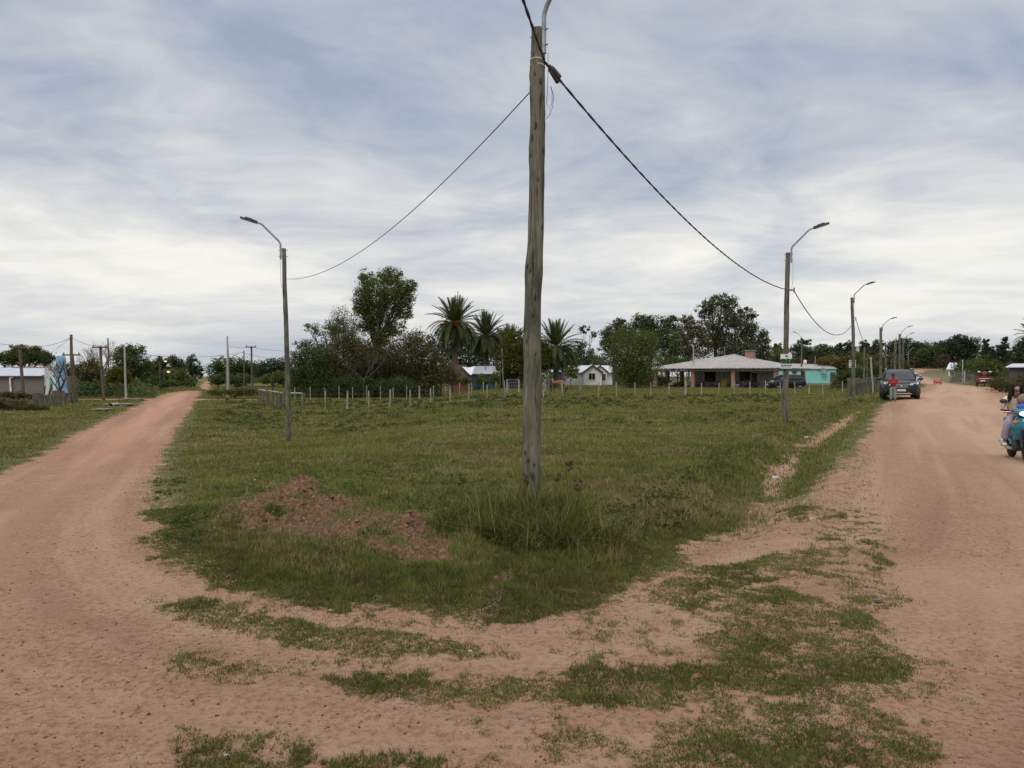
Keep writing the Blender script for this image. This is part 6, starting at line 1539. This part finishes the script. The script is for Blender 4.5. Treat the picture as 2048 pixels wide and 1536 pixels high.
def face(parent, c, fw, rr_, tilt=0.0):
    """eyes, mouth and ears on the head front; fw: facing direction"""
    fw = Vector(fw).normalized(); lat = Vector((-fw.y, fw.x, 0)).normalized(); up = lat.cross(fw) * -1
    if up.z < 0: up = -up
    c = Vector(c)
    for s_ in (-1, 1):
        MB().ball(c + fw * rr_ * .90 + lat * s_ * rr_ * .37 + up * rr_ * .05, (rr_ * .11, rr_ * .08, rr_ * .055), 8, 6).build('eye', EYE, parent)
        MB().ball(c + fw * rr_ * .88 + lat * s_ * rr_ * .38 + up * rr_ * .33, (rr_ * .20, rr_ * .07, rr_ * .022), 8, 6).build('eyebrow', HAIR, parent)
    MB().ball(c + fw * rr_ * .86 - up * rr_ * .62, (rr_ * .27, rr_ * .14, rr_ * .09), 8, 6).build('mouth', LIP, parent)
# --- person in red at the front of the black car
pp = P(1786, 803); pr = thing('person', 'person in red jacket and grey trousers looking down at a phone before the black car', 'person', pp, math.atan2(-pp.x, pp.y) * 1.0)
hs_ = (53 / F * pp.y) / 1.60
pr.scale = (hs_, hs_, hs_)
J = {'pel': ((0, 0, .90), (.14, .105)), 'sp': ((0, .01, 1.08), (.135, .10)), 'ch': ((0, .01, 1.26), (.155, .11)), 'nk': ((0, -.03, 1.42), .055), 'hd0': ((0, -.06, 1.48), (.07, .075)), 'hd': ((0, -.085, 1.56), (.08, .095)), 'top': ((0, -.075, 1.63), (.06, .07)), 'nose': ((0, -.185, 1.535), .016)}
E = chain('pel', 'sp', 'ch', 'nk', 'hd0', 'hd', 'top') + [('hd', 'nose')]
for s_, k in ((-1, 'l'), (1, 'r')):
    J.update({k + 'sh': ((s_ * .185, .01, 1.335), .06), k + 'el': ((s_ * .25, -.05, 1.08), .045), k + 'wr': ((s_ * .085, -.24, 1.12), .032),
              k + 'hip': ((s_ * .09, 0, .85), .095), k + 'kn': ((s_ * .10, -.01, .47), .062), k + 'an': ((s_ * .105, .01, .09), .042), k + 'toe': ((s_ * .115, -.12, .04), .035)})
    E += chain('ch', k + 'sh', k + 'el', k + 'wr') + chain('pel', k + 'hip', k + 'kn', k + 'an', k + 'toe')
    hand(J, E, k + 'wr', J[k + 'wr'][0], (-s_ * .75, -.55, .25), -s_, 1.0, k)
bd = skin('body', J, E, SKIN2, pr)
face(bd, (0, -.085, 1.545), (0, -1, -.45), .10)
Jj = {'pel': ((0, 0, .87), (.175, .14)), 'sp': ((0, .01, 1.08), (.168, .13)), 'ch': ((0, .01, 1.27), (.18, .13)), 'nk': ((0, -.01, 1.41), .075)}
Ej = chain('pel', 'sp', 'ch', 'nk')
for s_, k in ((-1, 'l'), (1, 'r')):
    Jj.update({k + 'sh': ((s_ * .19, .01, 1.34), .078), k + 'el': ((s_ * .262, -.05, 1.08), .063), k + 'wr': ((s_ * .12, -.21, 1.115), .045)}); Ej += chain('ch', k + 'sh', k + 'el', k + 'wr')
skin('jacket', Jj, Ej, mat("red_fabric", (.36, .022, .028), (.27, .014, .02), .8, 12), pr)
Jt = {'w': ((0, 0, .93), (.15, .12)), 'pel': ((0, 0, .84), (.16, .125))}; Et = [('w', 'pel')]
for s_, k in ((-1, 'l'), (1, 'r')):
    Jt.update({k + 'h': ((s_ * .095, 0, .74), .112), k + 'k': ((s_ * .105, -.012, .46), .090), k + 'a': ((s_ * .11, .0, .10), .085)}); Et += chain('pel', k + 'h', k + 'k', k + 'a')
    MB().ball((s_ * .115, -.05, .045), (.052, .13, .048), 12, 8).build('shoe', PLASTIC, pr)
skin('trousers', Jt, Et, mat("grey_fabric", (.235, .235, .24), (.18, .18, .185), .9, 14), pr)
MB().ball((0, -.055, 1.595), (.098, .112, .098), 16, 10).build('hair', HAIR, pr)
MB().box((0, -.29, 1.165), (.075, .012, .15), 0, R(-50)).build('phone', PLASTIC, pr, .004)
ph_ = [c for c in pr.children if c.name.startswith('phone')][0]
# a phone is held, so it is a thing of its own
mw = Matrix.Translation(pp) @ Matrix.Rotation(pr.rotation_euler.z, 4, 'Z') @ Matrix.Scale(hs_, 4)
ph_.parent = None; ph_.matrix_world = mw; ph_.name = 'mobile_phone'; tag(ph_, 'small dark phone held in the hands of the person in red', 'phone')
# --- scooter with two riders
rwp = Vector(hit(2018, 911, G) + (0,)); fwp = Vector(hit(2060, 928, G) + (0,))
mid = (rwp + fwp) / 2; hd_ = (fwp - rwp).normalized(); mid.z = gz(mid.x, mid.y)
SRZ = math.atan2(hd_.x, -hd_.y)
sc = thing('motor_scooter', 'turquoise motor scooter with a lit white headlight riding towards the camera', 'motor scooter', mid, SRZ)
TQP = mat("turquoise_paint", (.006, .135, .195), (.008, .155, .215), .25, 3, coat=.5); ENG = mat("engine_grey", (.09, .09, .09), (.05, .05, .05), .5, 10, metal=.5)
for y, r_, w_ in ((-.62, .29, .085), (.60, .27, .10)):
    wheel(sc, 0, y, r_, w_, ENG, spokes=6)
lf = loft([(-.50, [(0, .30), (.04, .40), (.075, .55), (.09, .72), (.05, .84), (0, .86)]), (-.42, [(0, .40), (.11, .43), (.16, .56), (.17, .70), (.11, .86), (0, .90)]), (-.33, [(0, .38), (.15, .42), (.205, .56), (.205, .68), (.12, .86), (0, .90)]), (-.28, [(0, .40), (.15, .44), (.195, .56), (.195, .67), (.11, .84), (0, .88)])])
lf.build('leg_shield', TQP, sc)
hb = loft([(-.56, [(0, .885), (.05, .89), (.085, .93), (.07, .965), (0, .985)]), (-.48, [(0, .86), (.13, .88), (.175, .94), (.13, 1.0), (0, 1.03)]), (-.36, [(0, .88), (.17, .90), (.20, .95), (.12, 1.01), (0, 1.03)]), (-.28, [(0, .92), (.10, .93), (.12, .96), (.07, .99), (0, 1.0)])])
hbo = hb.build('handlebar_cowl', TQP, sc)
MB().tube([(-.36, -.24, .985), (-.20, -.32, .97), (0, -.35, .96), (.20, -.32, .97), (.36, -.24, .985)], .013, 8).build('handlebar', PLASTIC, sc)
for s_ in (-1, 1):
    MB().tube([(s_ * .36, -.24, .985), (s_ * .25, -.295, .978)], .020, 8).build('grip', PLASTIC, sc)
    MB().tube([(s_ * .38, -.29, .955), (s_ * .22, -.35, .955)], .008, 6).build('brake_lever', CHROME, sc)
    MB().ball((s_ * .155, -.455, .76), (.055, .03, .035), 10, 6).build('indicator', mat("amber_lens", (.5, .20, .04), (.4, .16, .03), .2), sc)
    MB().tube([(s_ * .085, -.62, .29), (s_ * .085, -.52, .52), (s_ * .05, -.42, .84)], .022, 8).build('fork', PLASTIC, sc)
    MB().tube([(s_ * .10, .15, .27), (s_ * .28, .13, .27)], .018, 8).build('footpeg', PLASTIC, sc)
HLIT = emis("lit_headlight", (1.0, 1.0, 1.0), 4.0)
MB().ball((0, -.545, .93), (.115, .045, .050), 14, 8).build('headlight', HLIT, sc)
fm = MB(); n_ = 12
fm.tube([(0, -.62 + .335 * math.cos(a), .29 + .335 * math.sin(a)) for a in np.linspace(R(20), R(175), n_)], .055, 8); fm.build('front_mudguard', TQP, sc)
loft([(-.30, [(0, .24), (.09, .26), (.11, .36), (.09, .46), (0, .48)]), (.10, [(0, .26), (.12, .28), (.15, .42), (.13, .56), (0, .58)]), (.35, [(0, .34), (.13, .38), (.17, .56), (.15, .68), (0, .70)]), (.85, [(0, .54), (.07, .56), (.10, .64), (.08, .72), (0, .73)])]).build('body', TQP, sc)
loft([(-.02, [(0, .60), (.10, .61), (.13, .67), (.10, .73), (0, .74)]), (.30, [(0, .62), (.13, .65), (.155, .72), (.12, .77), (0, .78)]), (.80, [(0, .68), (.09, .70), (.115, .76), (.09, .80), (0, .81)])]).build('seat', PLASTIC, sc)
MB().box((0, -.30, .36), (.26, .06, .26)).build('lower_shield', PLASTIC, sc, .02)
MB().box((0, .10, .28), (.24, .36, .22)).build('engine', ENG, sc, .03)
MB().tube([(-.10, .0, .22), (-.14, .3, .22), (-.15, .78, .33)], [.025, .05, .055], 10).build('exhaust', CHROME, sc)
for s_ in (-1, 1):
    MB().tube([(s_ * .24, -.30, .98), (s_ * .30, -.31, 1.12)], .007, 6).build('mirror_stem', PLASTIC, sc)
    MB().ball((s_ * .33, -.315, 1.16), (.07, .02, .045), 12, 8).build('mirror', PLASTIC, sc)
# rider
SW = Matrix.Translation(mid) @ Matrix.Rotation(SRZ, 4, 'Z')
rd = thing('person', 'dark haired girl in cream shirt and lilac trousers driving the turquoise scooter', 'person', mid, SRZ)
hc = Vector((-.02, .10, 1.385))
J = {'pel': ((0, .30, .83), (.14, .12)), 'sp': ((0, .27, 1.00), (.115, .095)), 'ch': ((0, .22, 1.15), (.14, .105)), 'nk': ((-.01, .16, 1.265), .048), 'hd0': ((-.015, .12, 1.325), (.058, .062)), 'hd': ((-.02, .11, 1.385), (.075, .085)), 'top': ((-.02, .115, 1.455), (.06, .068)), 'nose': ((-.022, .008, 1.375), .013), 'chin': ((-.018, .045, 1.315), .028)}
E = chain('pel', 'sp', 'ch', 'nk', 'hd0', 'hd', 'top') + [('hd', 'nose'), ('hd0', 'chin')]
for s_, k in ((-1, 'l'), (1, 'r')):
    J.update({k + 'sh': ((s_ * .165, .20, 1.20), .052), k + 'el': ((s_ * .27, .03, 1.06), .04), k + 'wr': ((s_ * .315, -.17, 1.00), .028),
              k + 'hip': ((s_ * .10, .28, .80), .088), k + 'kn': ((s_ * .20, -.08, .72), .06), k + 'an': ((s_ * .23, .08, .34), .038), k + 'toe': ((s_ * .245, -.06, .285), .03)})
    E += chain('ch', k + 'sh', k + 'el', k + 'wr') + chain('pel', k + 'hip', k + 'kn', k + 'an', k + 'toe')
    hand(J, E, k + 'wr', J[k + 'wr'][0], (0, -1, -.25), -s_, .95, k)
bd = skin('body', J, E, SKIN, rd)
face(bd, (-.02, .10, 1.375), (-.05, -1, -.08), .088)
Jj = {'pel': ((0, .29, .86), (.155, .135)), 'sp': ((0, .27, 1.0), (.14, .115)), 'ch': ((0, .22, 1.15), (.16, .12)), 'nk': ((-.005, .18, 1.235), .068)}; Ej = chain('pel', 'sp', 'ch', 'nk')
for s_, k in ((-1, 'l'), (1, 'r')):
    Jj.update({k + 'sh': ((s_ * .17, .195, 1.20), .068), k + 'm': ((s_ * .232, .10, 1.115), .066)}); Ej += chain('ch', k + 'sh', k + 'm')
skin('shirt', Jj, Ej, mat("cream_fabric", (.70, .61, .47), (.60, .52, .40), .85, 12), rd)
Jt = {'w': ((0, .30, .90), (.14, .12)), 'pel': ((0, .29, .82), (.155, .13))}; Et = [('w', 'pel')]
for s_, k in ((-1, 'l'), (1, 'r')):
    Jt.update({k + 'h': ((s_ * .125, .18, .79), .10), k + 'k': ((s_ * .205, -.085, .715), .082), k + 'm': ((s_ * .225, .0, .54), .082), k + 'a': ((s_ * .235, .07, .39), .080)}); Et += chain('pel', k + 'h', k + 'k', k + 'm', k + 'a')
    MB().ball((s_ * .245, .0, .29), (.046, .125, .044), 12, 8).build('shoe', mat("white_shoe", (.60, .58, .50), (.45, .43, .37), .7, 9), rd)
skin('trousers', Jt, Et, mat("lilac_fabric", (.40, .345, .43), (.33, .285, .36), .9, 12), rd)
hm = MB().ball((-.02, .165, 1.43), (.100, .105, .095), 18, 12); hm.ball((-.02, .17, 1.34), (.092, .07, .10), 14, 10)
for s_ in (-1, 1): hm.tube([(-.02 + s_ * .085, .10, 1.43), (-.02 + s_ * .105, .10, 1.33), (-.02 + s_ * .125, .10, 1.22), (-.02 + s_ * .15, .09, 1.12)], [.03, .038, .042, .012], 8)
hm.tube([(-.02, .20, 1.38), (-.02, .26, 1.22), (0, .33, 1.05)], [.07, .08, .03], 10)
hm.build('hair', HAIR, rd)
# child sitting in front of the driver
chd = thing('person', 'small child in grey brown hooded coat with bright blue scarf in front of the girl', 'person', mid, SRZ)
J = {'pel': ((.06, .06, .80), .10), 'sp': ((.06, .03, .93), .09), 'ch': ((.06, .0, 1.03), (.10, .085)), 'nk': ((.065, -.02, 1.10), .04), 'hd': ((.07, -.03, 1.17), (.072, .078)), 'top': ((.07, -.02, 1.235), .055), 'nose': ((.07, -.115, 1.16), .012)}
E = chain('pel', 'sp', 'ch', 'nk', 'hd', 'top') + [('hd', 'nose')]
for s_, k in ((-1, 'l'), (1, 'r')):
    J.update({k + 'sh': ((.06 + s_ * .11, .0, 1.06), .038), k + 'el': ((.06 + s_ * .16, -.10, .97), .03), k + 'wr': ((.06 + s_ * .11, -.22, 1.0), .022), k + 'hip': ((.06 + s_ * .07, .04, .79), .06), k + 'kn': ((.06 + s_ * .12, -.16, .76), .045), k + 'an': ((.06 + s_ * .13, -.16, .52), .03), k + 'toe': ((.06 + s_ * .13, -.24, .48), .025)})
    E += chain('ch', k + 'sh', k + 'el', k + 'wr') + chain('pel', k + 'hip', k + 'kn', k + 'an', k + 'toe'); hand(J, E, k + 'wr', J[k + 'wr'][0], (0, -1, -.2), -s_, .7, k)
bd = skin('body', J, E, SKIN, chd); face(bd, (.07, -.03, 1.165), (0, -1, -.1), .08)
TAUPE = mat("taupe_fabric", (.27, .20, .155), (.21, .155, .12), .95, 14)
Jj = {'pel': ((.06, .06, .82), .13), 'sp': ((.06, .03, .93), .135), 'ch': ((.06, .0, 1.04), (.15, .12)), 'nk': ((.065, -.005, 1.10), .075)}; Ej = chain('pel', 'sp', 'ch', 'nk')
for s_, k in ((-1, 'l'), (1, 'r')):
    Jj.update({k + 'sh': ((.06 + s_ * .125, .0, 1.06), .06), k + 'el': ((.06 + s_ * .175, -.10, .97), .05), k + 'wr': ((.06 + s_ * .12, -.20, .995), .034)}); Ej += chain('ch', k + 'sh', k + 'el', k + 'wr')
skin('coat', Jj, Ej, TAUPE, chd)
hd2 = MB().ball((.07, .015, 1.185), (.108, .10, .115), 16, 10); hd2.build('hood', TAUPE, chd)
MB().ball((.02, -.09, 1.03), (.085, .045, .075), 14, 10).build('scarf', mat("bright_blue_fabric", (.025, .12, .48), (.02, .10, .40), .7, 10), chd)
MB().ball((.06, -.0, .78), (.17, .17, .085), 14, 8).build('trousers', PLASTIC, chd)
# --- red cargo trike seen from behind
tb = P(1969, 772); TP = ground_at(1969, 78); TP.z = gz(TP.x, TP.y)
trk_ = thing('cargo_trike', 'red cargo trike seen from behind on the right side of the road', 'cargo trike', TP, math.atan2(-TP.x, TP.y)); ts_ = (30 / F * TP.y) / 1.30
trk_.scale = (ts_, ts_, ts_)
REDP = mat("red_vehicle_paint", (.25, .020, .022), (.19, .016, .018), .4, 4, coat=.3)
bx = MB().box((0, .0, .62), (1.30, .05, .40)).box((0, 1.5, .62), (1.30, .05, .40)).box((-.625, .75, .62), (.05, 1.5, .40)).box((.625, .75, .62), (.05, 1.5, .40)).box((0, .75, .44), (1.30, 1.5, .05)); bx.build('cargo_bed', REDP, trk_)
MB().box((0, -.035, .70), (.8, .02, .05)).build('tailgate_stripe', PLATE, trk_)
MB().box((-.12, -.04, .50), (.34, .02, .12)).build('number_plate', PLATE, trk_)
MB().box((0, .3, .30), (1.0, .5, .16)).build('axle', PLASTIC, trk_)
for x in (-.55, .55): wheel(trk_, x, .35, .26, .14, ENG)
wheel(trk_, 0, 2.5, .26, .11, ENG)
MB().tube([(0, 1.5, .45), (0, 2.3, .55), (0, 2.45, .26)], .04, 6).build('frame', PLASTIC, trk_)
MB().tube([(-.40, 2.2, 1.05), (0, 2.3, 1.0), (.40, 2.2, 1.05)], .018, 6).build('handlebar', PLASTIC, trk_)
MB().box((0, 1.8, .72), (.34, .6, .12)).build('seat', PLASTIC, trk_, .03)
for s_ in (-1, 1):
    MB().tube([(s_ * .38, 2.2, 1.05), (s_ * .40, 2.2, 1.22)], .012, 6).build('mirror_stem', PLASTIC, trk_)
    MB().ball((s_ * .42, 2.18, 1.29), (.13, .03, .07), 12, 8).build('mirror', WHITE, trk_)
    MB().box((s_ * .5, -.04, .5), (.16, .02, .08)).build('tail_lamp', mat("red_lens", (.35, .02, .02), (.3, .02, .02), .2), trk_)
dp = thing('person', 'driver in dark red seen from behind on the red cargo trike', 'person', TP, trk_.rotation_euler.z); dp.scale = (ts_, ts_, ts_)
J = {'pel': ((0, 1.75, .86), (.14, .12)), 'ch': ((0, 1.8, 1.18), (.15, .11)), 'nk': ((0, 1.83, 1.32), .05), 'hd': ((0, 1.85, 1.42), (.08, .09)), 'top': ((0, 1.85, 1.50), .06)}; E = chain('pel', 'ch', 'nk', 'hd', 'top')
for s_, k in ((-1, 'l'), (1, 'r')):
    J.update({k + 'sh': ((s_ * .17, 1.8, 1.24), .055), k + 'el': ((s_ * .3, 1.98, 1.10), .04), k + 'wr': ((s_ * .36, 2.15, 1.06), .03), k + 'hip': ((s_ * .1, 1.8, .84), .085), k + 'kn': ((s_ * .17, 2.15, .8), .06), k + 'an': ((s_ * .17, 2.15, .42), .04), k + 'toe': ((s_ * .17, 2.28, .38), .03)})
    E += chain('ch', k + 'sh', k + 'el', k + 'wr') + chain('pel', k + 'hip', k + 'kn', k + 'an', k + 'toe'); hand(J, E, k + 'wr', J[k + 'wr'][0], (0, 1, -.1), s_, 1, k)
skin('body', J, E, SKIN2, dp)
skin('jacket', {'a': ((0, 1.75, .88), (.16, .14)), 'b': ((0, 1.8, 1.18), (.17, .13)), 'c': ((0, 1.82, 1.29), .08), 'l': ((-.19, 1.8, 1.23), .07), 'le': ((-.31, 1.98, 1.10), .055), 'r': ((.19, 1.8, 1.23), .07), 're': ((.31, 1.98, 1.10), .055)}, chain('a', 'b', 'c') + chain('b', 'l', 'le') + chain('b', 'r', 're'), mat("dark_red_fabric", (.20, .02, .025), (.15, .016, .02), .85, 12), dp)
MB().ball((0, 1.845, 1.455), (.095, .105, .10), 14, 10).build('hair', HAIR, dp)
# --- distant red car raising dust
rp = P(1875, 766); rp = P(1875, 769); rc_ = suv('distant_car', 'small distant red car raising dust on the far road', rp, math.atan2(-rp.x, rp.y) + math.pi, (14 / F * rp.y) / 1.9, mat("bright_red_paint", (.42, .035, .045), (.36, .03, .04), .4, 4))
dm = bpy.data.materials.new("road_dust"); t = NT(nodes_of(dm)); vp = t.n('ShaderNodeVolumePrincipled', {'Color': (.85, .72, .60, 1), 'Density': .022, 'Anisotropy': .1}); t.n('ShaderNodeOutputMaterial', {'Volume': vp.outputs[0]})
mb = MB(); 
mb.ball((0, 0, .7), (2.6, 7, .8), 16, 10); mb.ball((2.8, 2, 1.0), (2.2, 4, .9), 14, 8)
o = mb.build('dust_cloud', dm, None); dpn = ground_at(1884, rp.y - 5); o.location = dpn; tag(o, 'pale dust trailing behind the distant red car', 'dust', kind='stuff')
# --- brown horse grazing by the small gate
hp = ground_at(1116, 73); horse = thing('horse', 'brown horse with black legs and tail grazing in the fenced lot', 'horse', hp, R(226)); hsx = .93; horse.scale = (hsx, hsx, hsx)
HB = bpy.data.materials.new("bay_coat"); t = NT(nodes_of(HB)); tcn = t.n('ShaderNodeTexCoord').outputs['Object']; zs_ = t.n('ShaderNodeSeparateXYZ', {'Vector': tcn}).outputs[2]
cc_ = t.mix(t.ramp(zs_, [(.42, 0), (.66, 1)]), (.022, .015, .012), t.mix(t.noise(tcn, 2.5, 4), (.15, .056, .024), (.20, .078, .034)))
t.n('ShaderNodeOutputMaterial', {'Surface': t.n('ShaderNodeBsdfPrincipled', {'Base Color': cc_, 'Roughness': .55}).outputs[0]})
# local: +Y is the way it faces
J = {'rump': ((0, -.60, 1.16), (.25, .27)), 'loin': ((0, -.25, 1.14), (.25, .27)), 'belly': ((0, .10, 1.08), (.27, .30)), 'ches': ((0, .45, 1.10), (.24, .29)), 'with': ((0, .66, 1.16), (.16, .23)), 'nk1': ((.06, .92, 1.00), (.12, .19)), 'nk2': ((.14, 1.14, .72), (.09, .14)), 'poll': ((.18, 1.24, .50), (.08, .10)), 'cheek': ((.18, 1.20, .36), (.075, .10)), 'muz': ((.17, 1.10, .14), (.05, .06)), 'nose': ((.17, 1.07, .07), .04)}
E = chain('rump', 'loin', 'belly', 'ches', 'with', 'nk1', 'nk2', 'poll', 'cheek', 'muz', 'nose')
for s_, k in ((-1, 'l'), (1, 'r')):
    J.update({k + 'th': ((s_ * .15, -.66, .90), (.12, .17)), k + 'st': ((s_ * .16, -.58, .70), (.085, .11)), k + 'hk': ((s_ * .15, -.80, .47), (.05, .065)), k + 'hc': ((s_ * .15, -.76, .13), .04), k + 'hf': ((s_ * .15, -.70, .02), (.055, .06)),
              k + 'sh': ((s_ * .14, .52, .86), (.10, .13)), k + 'fk': ((s_ * .13, .55, .45), .055), k + 'fc': ((s_ * .13, .54 + s_ * .08, .13), .038), k + 'ff': ((s_ * .13, .58 + s_ * .08, .02), (.052, .06)), k + 'ear': ((.18 + s_ * .06, 1.30, .62), .022)})
    E += chain('rump', k + 'th', k + 'st', k + 'hk', k + 'hc', k + 'hf') + chain('ches', k + 'sh', k + 'fk', k + 'fc', k + 'ff') + [('poll', k + 'ear')]
skin('body', J, E, HB, horse)
MB().tube([(0, -.83, 1.22), (0, -.95, 1.10), (0, -.98, .75), (0, -.96, .38)], [.05, .07, .09, .02], 10).build('tail', HAIR, horse)
mn = MB()
for i in range(9):
    q = i / 8; a = Vector((.02, .72, 1.40)).lerp(Vector((.2, 1.32, .62)), q); mn.tube([a, a + Vector((-.11, .03, -.10)), a + Vector((-.15, .0, -.26))], [.03, .04, .01], 6)
mn.build('mane', HAIR, horse)
